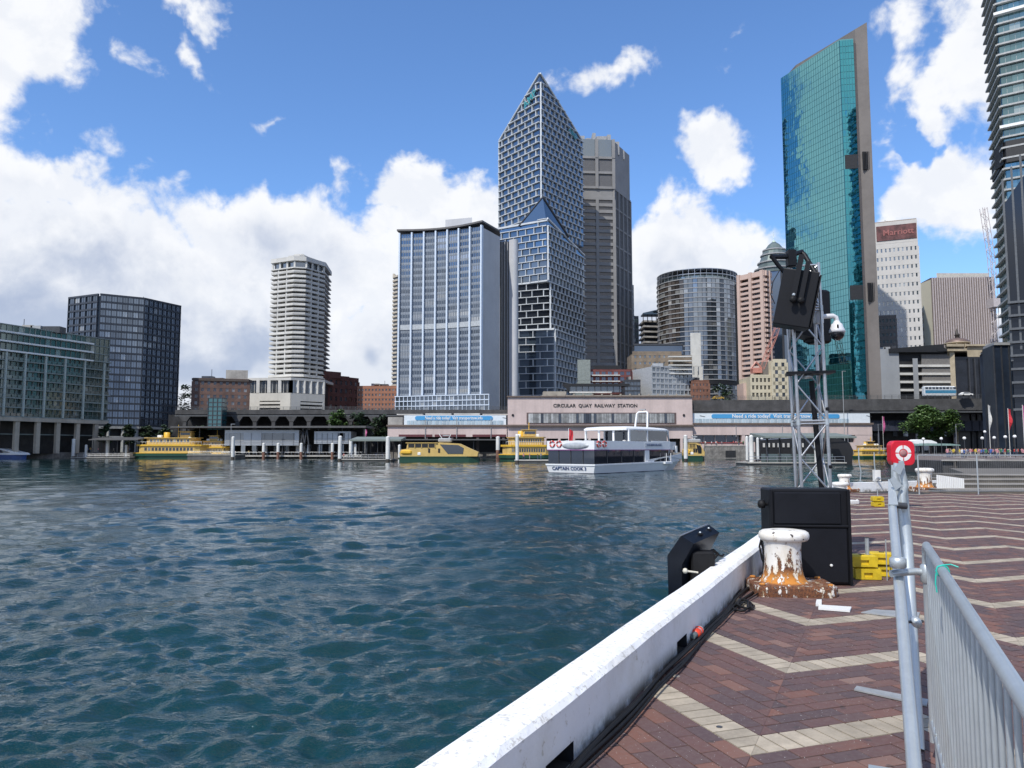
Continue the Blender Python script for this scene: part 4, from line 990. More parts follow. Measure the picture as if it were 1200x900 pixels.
def balcony_tower(name, label, C_, Lq, Rq, Zt, fh, fm, gm, z0=0, prow=1.):
    back = (Lq[0]+Rq[0]-C_[0], Lq[1]+Rq[1]-C_[1]); poly = [C_, Rq, back, Lq]
    th = bldg(name, label, poly); wallpart(th, shrink(poly, .8), z0, Zt, gm, 'curtain_wall')
    nz = int((Zt-z0)/fh)
    for (A, B, nx) in ((Lq, C_, 6), (C_, Rq, 10)):
        facade(th, A, B, z0, z0+nz*fh, nx, nz, gm, fm, band=(.55, prow), pier=None, mull=1, edges=True)
    return th, nz
def right_tower():
    C_ = px2(1197, 240); Lq = (C_[0]+.386*19, C_[1]+.923*19); Rq = (C_[0]+.8156*30, C_[1]-.578*30)
    gm = glassmat('glass_teal_strip', (.35, .55, .58), (.02, .05, .055), .42, .08, .8, .05)
    fm = mat('pale_slab_edge', (.42, .43, .42), .6)
    th, nz = balcony_tower('skyscraper', 'very tall dark teal tower with pale slab edges cut by the right frame', C_, Lq, Rq, 190, 3.45, fm, gm, 32, 1.1)
    for z, h in ((gz(174, 240, 1180), 5.),):
        wallpart(th, [(C_[0]-.3, C_[1]-1), (Rq[0]-.3, Rq[1]-1), (Rq[0], Rq[1]+6), (C_[0]+.3, C_[1]+6)], z-h, z+2, dark, 'plant_floor')
        wallpart(th, [(Lq[0]-.7, Lq[1]), (C_[0]-.7, C_[1]), (C_[0]+1, C_[1]+1), (Lq[0]+2, Lq[1])], z-h, z+2, dark, 'plant_floor')
    white_b = MATS['white_paint']
    d = Vector(Rq)-Vector(C_); c = lerp2(C_, Rq, .5); L = d.length
    for y in (10, 144): build(MB().merge(MB().box((0, -.9, 0), (L+2, 1.6, .9)), fr((c[0], c[1], gz(y, 236, 1180)), d)), 'white_band', white_b, th)
    wallpart(th, [(C_[0]+2, C_[1]+2), (Rq[0], Rq[1]+4), (Rq[0]+4, Rq[1]+14), (C_[0]+6, C_[1]+16)], 0, 33, dark, 'base')
right_tower()
def right_dark():
    C_ = px2(1192, 205); 
    th = bldg('office_tower', 'black finned tower in front of the very tall teal tower at the right edge', [C_, (C_[0]+20, C_[1])])
    poly = [C_, (C_[0]+9, C_[1]-6), (C_[0]+24, C_[1]-2), (C_[0]+24, C_[1]+20), (C_[0]+12, C_[1]+14)]
    zt = gz(240, 205, 1190)
    build(MB().prism(poly, 0, zt, z1s=[zt, zt+16, zt+18, zt+18, zt+4]), 'wall', glassmat('glass_black', (.2, .22, .26), (.008, .01, .014), .12, .1, .3), th)
    fm = mat('charcoal_fin', (.10, .11, .12), .5)
    b = MB().box((0, 0, 0), (.5, 1.2, 50)); A, B = Vector(poly[0]), Vector(poly[1]); B2 = Vector(poly[2])
    scatter('fin', b, [fm], th, [fr(tuple(A.lerp(B, i/5))+(zt-18+i*3,), B-A) for i in range(6)])
    b = MB().box((0, 0, 0), (11.5, 2.4, .6)); c = A.lerp(B, .5)
    scatter('balcony_slab', b, [fm], th, [fr((c.x, c.y, 12+k*3.6), B-A) for k in range(9)])
    # navy box at its foot
right_dark()
def navy_box():
    p = [px2(1157, 226), px2(1170, 216), px2(1215, 216)]; poly = p+[(p[2][0], 240), (p[0][0]+12, 240)]
    th = bldg('office_block', 'plain dark navy box building at the foot of the right towers', poly)
    m = mat('navy_panel', (.02, .032, .055), .45, var=.2, vs=.1)
    wallpart(th, poly, 0, gz(404.5, 216, 1180), m); wallpart(th, [(q[0]+(-.4 if q[0] < p[1][0] else 0), q[1]-.5) for q in poly], gz(404.5, 216, 1180), gz(401.5, 216, 1180), grey_paint, 'roof_edge')
    for i in range(5): q = lerp2(p[1], p[2], i/5); build(MB().bb(q[0]-.12, q[0]+.12, q[1]-.3, q[1]+.1, 2, gz(405, 216)-.3), 'panel_joint', darkmetal, th)
navy_box()

# ------------------------------------------------------------------ lower blocks behind the station
def grey_corner():
    Y = 330; m = mat('grey_render', (.30, .315, .33), .8, var=.05, vs=.1, streak=.15); z = lambda y: gz(y, Y, 1080)
    th = thing('office_block', 'blank grey block with open dark floors right of the teal tower', 'building', (gx(1075, Y), Y, 0))
    wallpart(th, [px2(1036, Y), px2(1058, Y), px2(1058, Y+18), px2(1036, Y+18)], 0, z(409), m)
    wallpart(th, [px2(1058, Y+1.5), px2(1125, Y+1.5), px2(1125, Y+18), px2(1058, Y+18)], 0, z(407), dark, 'dark_interior')
    wallpart(th, [px2(1074, Y), px2(1080, Y), px2(1080, Y+3), px2(1074, Y+3)], 0, z(420), m, 'pier')
    b = MB().bb(gx(1058, Y), gx(1122, Y), Y-.3, Y+1.6, -.45, .45)
    for y in (428.5, 438, 447.5, 457): build(MB().bb(gx(1058, Y), gx(1122, Y), Y-.2+.001*y, Y+1.6, z(y)-.5, z(y)+.5), 'floor_slab', white_conc, th)
    build(MB().bb(gx(1086, Y), gx(1122, Y), Y+.8, Y+1.4, z(463), z(415)), 'screen_wall', mat('brown_screen', (.20, .19, .18), .7), th)
    build(MB().prism([px2(1046, Y-1), px2(1112, Y-1), px2(1112, Y+16), px2(1046, Y+16)], z(413), z(404), z1s=[z(409), z(403.5), z(403.5), z(409)]), 'roof', mat('black_roof', (.012, .013, .015), .6), th)
    build(MB().prism([px2(1104, Y-1.2), px2(1124, Y-1.2), px2(1124, Y+12), px2(1104, Y+12)], z(412), z(408.5)), 'roof', MATS['black_roof'], th)
grey_corner()
def dome_house():
    Y = 300; z = lambda y: gz(y, Y, 1130); sand = mat('sandstone', (.45, .38, .27), .85, var=.12, vs=.4, streak=.2); cx = gx(1128, Y+8)
    th = thing('domed_building', 'sandstone corner building with a bronze dome and lantern', 'building', (cx, Y, 0))
    wallpart(th, [px2(1118, Y), px2(1124, Y-1), px2(1124, Y+20), px2(1118, Y+20)], 0, z(412), sand, 'corner_pier')
    wallpart(th, [px2(1124, Y+.5), px2(1158, Y+.5), px2(1158, Y+20), px2(1124, Y+20)], 0, z(418), mat('dark_glazed_wall', (.022, .026, .036), .3, var=.3, vs=.2))
    for k, (y0, y1, e) in enumerate(((412, 409, .8), (407, 404, 1.4))): wallpart(th, [px2(1116.5-e, Y-1-e), px2(1139-k*3, Y-1-e), px2(1139-k*3, Y+14), px2(1116.5-e, Y+14)], z(y0), z(y1), sand, 'cornice')
    wallpart(th, [px2(1119, Y), px2(1137, Y), px2(1137, Y+13), px2(1119, Y+13)], z(409), z(407), sand, 'attic')
    wallpart(th, [px2(1139, Y+2), px2(1160, Y+2), px2(1160, Y+15), px2(1139, Y+15)], z(418), z(405), sand, 'attic'); wallpart(th, [px2(1138, Y+1), px2(1161, Y+1), px2(1161, Y+15), px2(1138, Y+15)], z(405), z(403), sand, 'cornice')
    r = 4.1
    for i in range(8): a = i*math.pi/4+.2; build(MB().tube((cx+r*math.cos(a), Y+8+r*math.sin(a), z(405)), (cx+r*math.cos(a), Y+8+r*math.sin(a), z(400)), .35, 6), 'dome_column', sand, th)
    build(MB().lathe((cx, Y+8, 0), [(3.2, z(405)), (3.2, z(399.5)), (4.8, z(399.5)), (4.8, z(398.6))], 20, sm=False), 'dome_drum', sand, th)
    build(MB().lathe((cx, Y+8, 0), [(4.5, z(398.6)), (4.3, z(397)), (3.6, z(395)), (2.4, z(393.7)), (1.2, z(393)), (.2, z(392.8))], 20), 'dome', mat('bronze_dome', (.20, .14, .12), .5, .3, var=.15), th)
    build(MB().lathe((cx, Y+8, 0), [(.9, z(393.1)), (.8, z(390)), (1.1, z(389.8)), (.6, z(387)), (.1, z(381))], 10), 'lantern', mat('dark_bronze', (.06, .05, .045), .6), th)
    for i in range(3): x = gx(1140+i*7, Y+.3); build(MB().bb(x-.25, x+.25, Y-.1, Y+.6, 0, z(420)), 'pilaster', darkmetal, th)
dome_house()

def cream_block():
    m = mat('cream_stucco', (.58, .52, .38), .85, var=.07, vs=.2)
    th, pts, poly, n = box_building('office_block', 'cream block with a grid of square dark windows and higher right wing', (882, 924), (345, 345), gz(441, 345, 895), 0, m, gl_dark, 9, 3, .55, .55, zb=gz(469, 345), mull=1, parapet=.8)
    A, B = px2(908.5, 344), px2(924, 344)
    wallpart(th, [A, B, (B[0], 358), (A[0], 358)], 10, gz(422, 344, 915), m, 'wing')
    facade(th, A, B, gz(469, 344), gz(425, 344), 2, 5, gl_dark, m, band=(1.6, .3), pier=(1.6, .3, 1), wname='wing_window', bname='wing_band', pname='wing_pier')
    A, B = px2(873, 352), px2(884, 352); wallpart(th, [A, B, (B[0], 362), (A[0], 362)], 0, gz(449, 352), mat('pink_granite', (.56, .42, .36)), 'wing')
    wallpart(th, [px2(893, 350), px2(908, 350), px2(908, 360), px2(893, 360)], gz(441, 350), gz(424, 350), mat('brown_render', (.16, .145, .135)), 'rear_wing')
cream_block()
def brown_terraces():
    sand = mat('brown_sandstone', (.24, .19, .14), .85, var=.15, vs=.3, streak=.2)
    th, pts, poly, n = box_building('office_block', 'brown stone block with a dark glazed roof storey behind the station', (743, 800), (365, 365), gz(414, 365, 770), 0, sand, gl_grey, 10, 7, .4, .4, zb=gz(470, 365), mull=0)
    wallpart(th, [px2(745, 366), px2(802, 366), px2(802, 380), px2(745, 380)], gz(414, 365)-.2, gz(405, 366), gl_blue, 'roof_storey')
    wallpart(th, [px2(744, 365), px2(803, 365), px2(803, 382), px2(744, 382)], gz(405, 366), gz(403, 366), darkmetal, 'roof')
    th, pts, poly, n = box_building('apartment_block', 'grey glass fronted block with white framed balconies behind the station', (765, 812), (345, 352), gz(430, 347, 780), 0, mat('pale_balcony_frame', (.42, .44, .46), .6), gl_grey, 10, 6, .78, .66, zb=gz(470, 345), parapet=.4)
    wallpart(th, [px2(766, 346), px2(779, 346), px2(779, 356), px2(766, 356)], gz(430, 347)-.1, gz(426, 347), MATS['pale_balcony_frame'], 'roof_hut')
    wallpart(th, [px2(790, 351), px2(813, 352), px2(813, 366), px2(790, 366)], gz(432, 350), gz(416, 350), sand, 'rear_wing')
    for k in range(5): build(MB().bb(gx(786, 347), gx(813, 347), 347.6, 350, gz(418+k*5, 349)-.3, gz(418+k*5, 349)+.2), 'balcony_slab', white_conc, th)
    th, pts, poly, n = box_building('brick_building', 'low red brick building behind the roadway right of the grey block', (812, 832), (350, 350), gz(447, 350, 820), 0, mat('rust_brickwork', (.25, .12, .08), .9, var=.2, vs=.4), gl_dark, 5, 3, .3, .4, zb=gz(470, 350), mull=0)
    box_building('office_block', 'two pale service shafts above the low red brick building', (812, 823), (372, 372), gz(429, 372, 818), 0, white_conc, gl_grey, 2, 2, .2, .2, mull=0, parapet=.3)
brown_terraces()
def red_block():
    m = mat('maroon_brickwork', (.17, .055, .05), .85, var=.15, vs=.3)
    th, pts, poly, n = box_building('apartment_block', 'maroon brick apartments with dark bay windows below the dark granite tower', (690, 741), (352, 352), gz(433, 352, 715), 0, m, gl_blue, 7, 4, .62, .62, zb=gz(462, 352), parapet=1.)
    wallpart(th, [px2(697, 353), px2(728, 353), px2(728, 366), px2(697, 366)], gz(433, 352), gz(428, 352), mat('black_roof', (.012, .013, .015)), 'roof_hut')
    for k in range(3): build(MB().bb(gx(694, 352), gx(727, 352), 349.8, 351.4, gz(440+k*7, 351)-.2, gz(440+k*7, 351)+.25), 'balcony_slab', white_conc, th)
    box_building('office_block', 'small grey green block left of the maroon apartments', (678, 692), (350, 350), gz(447, 350), 0, mat('grey_green_render', (.25, .28, .26), .8), gl_dark, 2, 2, .2, .3, mull=0)
    th, pts, poly, n = box_building('office_block', 'dark glazed box right of the maroon apartments', (733, 751), (342, 342), gz(445, 342), 0, darkmetal, gl_grey, 5, 4, .8, .7, zb=gz(470, 342))
red_block()
# ================================================================== FOREGROUND ON THE QUAY
def rustpaint():
    m = bpy.data.materials.new('rusted_white_paint'); m.use_nodes = True; K = NT(m.node_tree); b = K.n['Principled BSDF']
    tc = K.node('ShaderNodeTexCoord').outputs['Object']; sp = K.node('ShaderNodeSeparateXYZ'); K.put(sp.inputs[0], tc); z = sp.outputs[2]
    mp = K.node('ShaderNodeMapping'); K.put(mp.inputs[0], tc); mp.inputs['Scale'].default_value = (1, 1, .45)
    n1 = K.noise(mp.outputs[0], 17, 6, .68); n2 = K.noise(tc, 55, 5, .7); n3 = K.noise(tc, 5, 4, .6)
    lowz = K.ss(z, .50, .10)                     # paint has come off most around the foot
    amt = K.m('ADD', K.m('MULTIPLY', n1, .75), K.m('ADD', K.m('MULTIPLY', n2, .25), K.m('MULTIPLY', lowz, .13)))
    rust = K.ss(amt, .560, .588); top = K.ss(z, .53, .55)
    rust = K.m('MULTIPLY', rust, K.m('SUBTRACT', 1., K.m('MULTIPLY', top, .8)))
    rc = K.mix(K.ss(n2, .35, .65), (.06, .027, .018), (.21, .08, .032))
    foot = K.m('MULTIPLY', K.ss(z, .27, .15), K.ss(z, .099, .125)); rc = K.mix(K.m('MULTIPLY', foot, .8), rc, (.62, .24, .035))
    bleed = K.m('MULTIPLY', K.ss(K.noise(mp.outputs[0], 9, 5, .6), .44, .62), K.m('ADD', .25, K.m('MULTIPLY', lowz, .6)))
    pc = K.mix(bleed, (.77, .75, .70), (.55, .42, .22)); pc = K.mix(K.m('MULTIPLY', foot, K.ss(n1, .38, .5)), pc, (.66, .30, .05))
    chip = K.m('MULTIPLY', top, K.ss(K.noise(tc, 12, 3, .5), .63, .645))
    c = K.mix(rust, pc, rc); c = K.mix(chip, c, (.05, .035, .03))
    K.put(b.inputs['Base Color'], c); K.put(b.inputs['Roughness'], K.m('ADD', .42, K.m('MULTIPLY', rust, .45)))
    bn = K.node('ShaderNodeBump'); bn.inputs['Strength'].default_value = 1; bn.inputs['Distance'].default_value = .006
    K.put(bn.inputs['Height'], K.m('SUBTRACT', K.m('MULTIPLY', n2, .5), rust)); K.put(b.inputs['Normal'], bn.outputs[0])
    return m
rust_m = rustpaint()
def bollard(loc, label, k=1., rz=0., m=rust_m, group=None):
    th = thing('bollard', label, 'bollard', loc, rz, group); th.scale = (k,)*3; k = 1.
    post = [(.27, .095), (.245, .105), (.215, .135), (.196, .18), (.184, .26), (.179, .34), (.179, .44), (.186, .50), (.196, .525)]
    build(MB().lathe((0, 0, 0), [(r*k, z*k) for r, z in post], 40), 'post', m, th, world=False)
    cap = [(.18, .515), (.226, .522), (.246, .545), (.250, .575), (.241, .605), (.213, .622), (.14, .632), (.02, .636)]
    build(MB().lathe((.015*k, 0, 0), [(r*k, z*k) for r, z in cap], 44, sy=.92), 'cap', m, th, world=False)
    # ragged base plate with rounded corners
    rg = random.Random(int(abs(loc[0])*10)); pts = []
    hx, hy, rr = .40*k, .30*k, .10*k
    for cx, cy, a0 in ((hx-rr, hy-rr, 0), (-hx+rr, hy-rr, 90), (-hx+rr, -hy+rr, 180), (hx-rr, -hy+rr, 270)):
        for i in range(6): a = R(a0+18*i); j = rg.uniform(-.006, .006); pts.append((cx+(rr+j)*math.cos(a)+.07*k, cy+(rr+j)*math.sin(a)))
    n = len(pts); mb = MB(); vs = []
    for s, z in ((1., -.004), (1.005, .035*k), (1., .082*k), (.975, .1*k)): vs += [(x*s, y*s, z+rg.uniform(-.004, .004)) for x, y in pts]
    fs = [(r*n+i, r*n+(i+1) % n, (r+1)*n+(i+1) % n, (r+1)*n+i) for r in range(3) for i in range(n)]+[tuple(range(3*n, 4*n)), tuple(range(n-1, -1, -1))]
    build(mb.add(vs, fs), 'base_plate', m, th, world=False)
    for sx_, sy_ in ((-1, -1), (1, -1), (1, 1), (-1, 1)):
        o = MB().lathe((sx_*.33*k+.07*k, sy_*.235*k, .098*k), [(.032*k, 0), (.032*k, .018*k), (.02*k, .026*k)], 6, sm=False); build(o, 'bolt', m, th, world=False)
    return th
bp = G(923, 696)
bollard((bp.x, bp.y+.12, 0), 'rusty white mooring bollard with orange stained foot in front of the black case', 1.1, R(-6))

def loudcase():
    """big black case standing on the paving behind the bollard"""
    p0, p1 = G(900, 676), G(1002, 691); X0 = gx(897.5, 9.3); X1 = gx(999, 9.05); Y = 9.1; H = gz(573, 9.1, 950)
    W = X1-X0; th = thing('equipment_case', 'large black two panel case standing behind the rusty bollard', 'speaker case', (X0+W/2, Y+.1, 0), R(-4))
    D_ = .42
    build(MB().bevbox((0, D_/2, H/2), (W, D_, H-.01), .018), 'body', black, th, world=False)
    build(MB().bevbox((-.03, -.004, H*.795), (W-.16, .03, H*.33), .01), 'upper_panel', mat('black_panel', (.008, .009, .013), .42, spec=.3, var=.15, vs=3), th, world=False)
    build(MB().bevbox((0, -.004, H*.31), (W-.10, .03, H*.56), .01), 'lower_panel', MATS['black_panel'], th, world=False)
    for x in (-W/2+.02, W/2-.02):
        build(MB().bevbox((x, -.01, H/2), (.035, .035, H-.02), .008), 'corner_trim', black, th, world=False)
    build(MB().bevbox((0, -.012, H*.61), (W-.06, .035, .03), .008), 'ledge', black, th, world=False)
    build(MB().lathe((.22, -.02, H*.21), [(.016, 0), (.016, .012), (.008, .016)], 12, M=Matrix.Rotation(R(90), 4, 'X')), 'stud', white, th, world=False)
    k = MB().lathe((-W/2, .1, H*.83), [(.02, 0), (.02, .03), (.05, .035), (.055, .07), (.045, .1), (.02, .11)], 16, M=Matrix.Rotation(R(-90), 4, 'Y')); build(k, 'knob', blackrub, th, world=False)
    k = MB().lathe((W/2, .1, H*.66), [(.02, 0), (.03, .01), (.03, .03), (.02, .035)], 12, M=Matrix.Rotation(R(90), 4, 'Y')); build(k, 'knob', blackrub, th, world=False)
loudcase()

def truss():
    Y = 10.9; base = Vector((gx(953, Y), Y, 0)); lean = Matrix.Rotation(R(-1.25), 4, 'Y')
    th = thing('lighting_truss', 'aluminium truss tower carrying the black loudspeakers at the water edge', 'truss tower', base, 0)
    th.rotation_euler = (0, R(-1.1), R(-9))
    w_ = .38; H = gz(312, Y, 945); r = .0235
    cs = [(-w_/2, -w_/2), (w_/2, -w_/2), (w_/2, w_/2), (-w_/2, w_/2)]
    for x, y in cs: build(MB().tube((x, y, .02), (x, y, H), r, 14), 'chord', alu, th, world=False)
    for x, y in cs: build(MB().box((x, y, .012), (.09, .09, .024)), 'foot_plate', alu, th, world=False)
    secs = [(.06, 1.95), (1.99, 3.55), (3.59, H-.03)]
    for k, (z0, z1) in enumerate(secs):
        n = max(2, round((z1-z0)/.48)); dz = (z1-z0)/n
        for a in range(4):
            p, q = cs[a], cs[(a+1) % 4]
            for zz in (z0, z1): build(MB().tube((p[0], p[1], zz), (q[0], q[1], zz), .0155, 10), 'rung', alu, th, world=False)
            for i in range(n):
                A, B = (p, q) if (i+a) % 2 else (q, p)
                build(MB().tube((A[0], A[1], z0+dz*i), (B[0], B[1], z0+dz*(i+1)), .0125, 10), 'brace', alu, th, world=False)
        if k:
            for x, y in cs: build(MB().tube((x, y, z0-.06), (x, y, z0+.02), .031, 12), 'coupling', steel, th, world=False)
    # small black shelf bolted across two faces, and the black rod behind
    zs = gz(438, Y, 945)
    build(MB().prism([(-.33, -.27), (.33, -.24), (.30, .10), (-.28, .1)], zs-.018, zs+.018), 'shelf', black, th, world=False)
    build(MB().lathe((-.02, -.1, zs-.075), [(.02, 0), (.07, .0), (.08, .03), (.05, .055)], 16), 'lamp_puck', steel, th, world=False)
    build(MB().tube((.13, .05, 1.0), (.06, .02, zs-.1), .038, 10), 'riser_pole', black, th, world=False)
    for z in (1.35, 2.15): build(MB().bevbox((w_/2+.01, -w_/2, z), (.05, .075, .05), .01), 'tape', black, th, world=False)
    return th
truss()

def top_speaker():
    Y = 10.55; c = Vector((gx(931, Y, 352), Y, gz(352, Y, 930)))
    th = thing('loudspeaker', 'black wedge loudspeaker hung from a yoke at the top of the truss tower', 'loudspeaker', c, 0)
    # trapezoid plan cabinet turned so its side faces us, tilted down
    Mr = Matrix.Rotation(R(11), 4, 'Y') @ Matrix.Rotation(R(6), 4, 'X') @ Matrix.Rotation(R(-22), 4, 'Z')
    h = .385
    plan = [(-.20, -.26), (.27, -.26), (.20, .24), (-.24, .24)]
    vs = []
    for z in (-h, h):
        for x, y in plan: vs.append(Mr @ Vector((x, y, z)))
    mb = MB().add(vs, [(3, 2, 1, 0), (4, 5, 6, 7), (0, 1, 5, 4), (1, 2, 6, 5), (2, 3, 7, 6), (3, 0, 4, 7)])
    o = build(mb, 'cabinet', black, th, world=False)
    b = o.modifiers.new('edge', 'BEVEL'); b.width = .012; b.segments = 2
    gr = [Mr @ Vector(v) for v in ((.278, -.22, -h+.03), (.222, .2, -h+.03), (.222, .2, h-.03), (.278, -.22, h-.03))]; off = Mr.to_3x3() @ Vector((.02, .002, 0))
    mb = MB().add(gr+[g+off for g in gr], [(0, 3, 2, 1), (4, 5, 6, 7), (0, 1, 5, 4), (1, 2, 6, 5), (2, 3, 7, 6), (3, 0, 4, 7)]); build(mb, 'grille', mat('grille_black', (.006, .006, .007), .75), th, world=False)
    # yoke plate down the side with two knobs
    sidev = lambda x, y, z: Mr @ Vector((x, y, z))
    m2 = MB(); pts = [sidev(x, y, z) for y in (-.335, -.30) for x, z in ((-.035, .0), (.035, .0), (.035, .58), (-.035, .58))]
    m2.add(pts, [(0, 1, 2, 3), (7, 6, 5, 4), (0, 4, 5, 1), (1, 5, 6, 2), (2, 6, 7, 3), (3, 7, 4, 0)]); build(m2, 'yoke', black, th, world=False)
    m2 = MB(); pts = [sidev(x, y, z) for y in (-.335, -.30) for x, z in ((.07, -.02), (.13, -.02), (.13, .50), (.07, .50))]
    m2.add(pts, [(0, 1, 2, 3), (7, 6, 5, 4), (0, 4, 5, 1), (1, 5, 6, 2), (2, 6, 7, 3), (3, 7, 4, 0)]); build(m2, 'yoke', black, th, world=False)
    for x in (0, .10): build(MB().lathe(sidev(x, -.33, -.04), [(.045, 0), (.05, .02), (.04, .05), (.015, .055)], 12, M=Matrix.Rotation(R(90), 4, 'X')), 'knob', blackrub, th, world=False)
    build(MB().lathe(sidev(0, -.36, .02), [(.022, 0), (.022, .02), (.01, .03)], 10, M=Matrix.Rotation(R(90), 4, 'X')), 'bolt', steel, th, world=False)
    # black frame above: clamp bars
    w = lambda px, py, dy=0.: Vector((gx(px, Y+dy, py), Y+dy, gz(py, Y+dy, px)))-c
    build(MB().path([w(904, 301, -.1), w(920, 301, .1), w(940, 295, .35)], .034, 8), 'frame_bar', black, th, world=False)
    build(MB().path([w(938, 295, .35), w(943, 299, .3), w(956, 321, .1)], .036, 8), 'frame_bar', black, th, world=False)
    build(MB().path([w(904, 300, -.1), w(912, 311, -.1), w(919, 319, -.1)], .03, 8), 'frame_bar', black, th, world=False)
    build(MB().bevbox(w(927, 303, .15), (.12, .12, .24), .01), 'clamp', black, th, world=False)
    build(MB().tube(w(928, 320, .1), w(956, 315, .25), .016, 8), 'cross_tube', alu, th, world=False)
    build(MB().path([w(914, 316, -.2), w(906, 330, -.2), w(903, 345, -.2), w(908, 356, -.15)], .006, 6), 'lead', blackrub, th, world=False)
    # second speaker behind
    c2 = Vector((gx(958, 11.4, 372), 11.4, gz(372, 11.4, 958)))
    t2 = thing('loudspeaker', 'black loudspeaker on the far side of the truss behind the camera arm', 'loudspeaker', c2, R(20))
    build(MB().bevbox((0, 0, 0), (.27, .3, .8), .03), 'cabinet', black, t2, world=False); build(MB().bevbox((0, .19, 0), (.22, .03, .72), .01), 'grille', MATS['grille_black'], t2, world=False)
    c3 = Vector((gx(938, 11.35, 393), 11.35, gz(388, 11.35, 938)))
    t3 = thing('loudspeaker', 'small black floodlight shaped speaker below the top speaker inside the truss', 'loudspeaker', c3, R(20))
    build(MB().prism([(-.27, -.12), (.16, -.16), (.2, .14), (-.2, .14)], -.10, .10, z0s=[-.04, -.12, -.12, -.04]), 'cabinet', black, t3, world=False); build(MB().tube((0, 0, .1), (0, 0, .25), .02, 8), 'bracket', black, t3, world=False)
top_speaker()

def dome_camera():
    Y = 10.8; w = lambda px, py: Vector((gx(px, Y, py), Y, gz(py, Y, px)))
    c = w(959, 374); th = thing('security_camera', 'white dome security camera on a bent arm off the truss', 'camera', c, 0)
    wl_ = lambda px, py: w(px, py)-c
    wm = mat('camera_white', (.66, .67, .69), .35, var=.03)
    build(MB().bevbox(wl_(959.5, 372), (.11, .1, .19), .015), 'wall_box', wm, th, world=False)
    build(MB().path([wl_(962, 371.5), wl_(970, 370.5), wl_(976, 370.2), wl_(979.5, 372), wl_(980.8, 377)], .034, 12), 'arm', wm, th, world=False)
    p = wl_(980.5, 376)
    build(MB().lathe(p, [(.036, .0), (.05, -.03), (.075, -.05), (.085, -.09), (.105, -.13), (.112, -.165), (.10, -.17)][::-1], 24), 'housing', wm, th, world=False)
    build(MB().lathe(p, [(.10, -.168), (.098, -.2), (.08, -.245), (.045, -.272), (.01, -.28)][::-1], 24), 'dome', mat('smoked_dome', (.01, .011, .016), .06, var=.1, coat=.6), th, world=False)
    build(MB().bevbox(p+Vector((-.03, -.1, -.09)), (.022, .02, .045), .004), 'sensor', blackrub, th, world=False)
dome_camera()

def hung_case():
    """black angular hood bracketed over the water side of the kerb"""
    S = 9.15; c = Q(KT-.62, 8.65, 0); Y0 = 8.55
    th = thing('equipment_hood', 'black faceted hood hanging over the water beyond the white kerb', 'lamp hood', (gx(812, Y0), Y0, 0), 0)
    c = wl(th); w = lambda px, py, dy=0.: Vector((gx(px, Y0+dy, py), Y0+dy, gz(py, Y0+dy, px)))-c
    # outer shell: left cheek, sloping lid and back
    A = [w(798, 628), w(782, 651), w(783, 700), w(800, 706), w(800, 668)]
    f_out = [w(798, 628, -.05), w(782, 651, -.05), w(783.5, 702, -.05), w(799, 706, -.05), w(799, 662, -.05), w(813, 637, -.05)]
    b_out = [w(831, 615, .42), w(815, 640, .5), w(815, 690, .5), w(830, 690, .5), w(830, 650, .42), w(843, 624, .42)]
    n = 6; mb = MB().add(f_out+b_out, [(0, 1, 7, 6), (1, 2, 8, 7), (0, 6, 11, 5), (5, 11, 10, 4), (6, 7, 8, 9, 10, 11), (4, 10, 9, 3), (0, 5, 4, 1), (1, 4, 3, 2), (2, 3, 9, 8)])
    build(mb, 'shell', mat('navy_black_plastic', (.005, .008, .015), .38, spec=.3, var=.15, vs=6), th, world=False)
    build(MB().tube(w(798, 627.5, -.06), w(829, 614.5, .42), .008, 6), 'edge_trim', alu, th, world=False)
    for px, py, dy in ((820, 626, .18), (830, 621, .36)): build(MB().bevbox(w(px, py, dy), (.07, .06, .03), .008), 'bracket', black, th, world=False); build(MB().lathe(w(px+.5, py-1.5, dy-.03), [(.012, 0), (.012, .012), (.004, .016)], 10), 'bolt', steel, th, world=False)
    build(MB().bevbox(w(822, 668, .1), (.26, .2, .42), .02), 'motor_block', blackrub, th, world=False)
    build(MB().path([w(826, 650, .2), w(836, 645, .3), w(841, 649, .32), w(836, 655, .3), w(826, 654, .2)], .022, 10), 'handle_loop', blackrub, th, world=False)
    build(MB().path([w(841, 650, .3), w(846, 652, .34), w(848, 650, .4)], .012, 8), 'hook', black, th, world=False)
    build(MB().tube(w(803, 669, -.12), w(818, 671, -.12), .011, 8), 'lever', mat('ivory_plastic', (.62, .58, .48), .4, var=.04), th, world=False)
    build(MB().lathe(w(803, 669, -.12), [(.002, -.03), (.02, -.024), (.03, 0), (.02, .024), (.002, .03)], 14), 'lever_knob', MATS['ivory_plastic'], th, world=False)
    q = Q(KT-.40, 8.95, .18)-c
    build(MB().bevbox(w(822, 690, .15), (.5, .1, .08), .01).bevbox(w(822, 690, .35), (.5, .06, .3), .01), 'kerb_bracket', black, th, world=False)
hung_case()

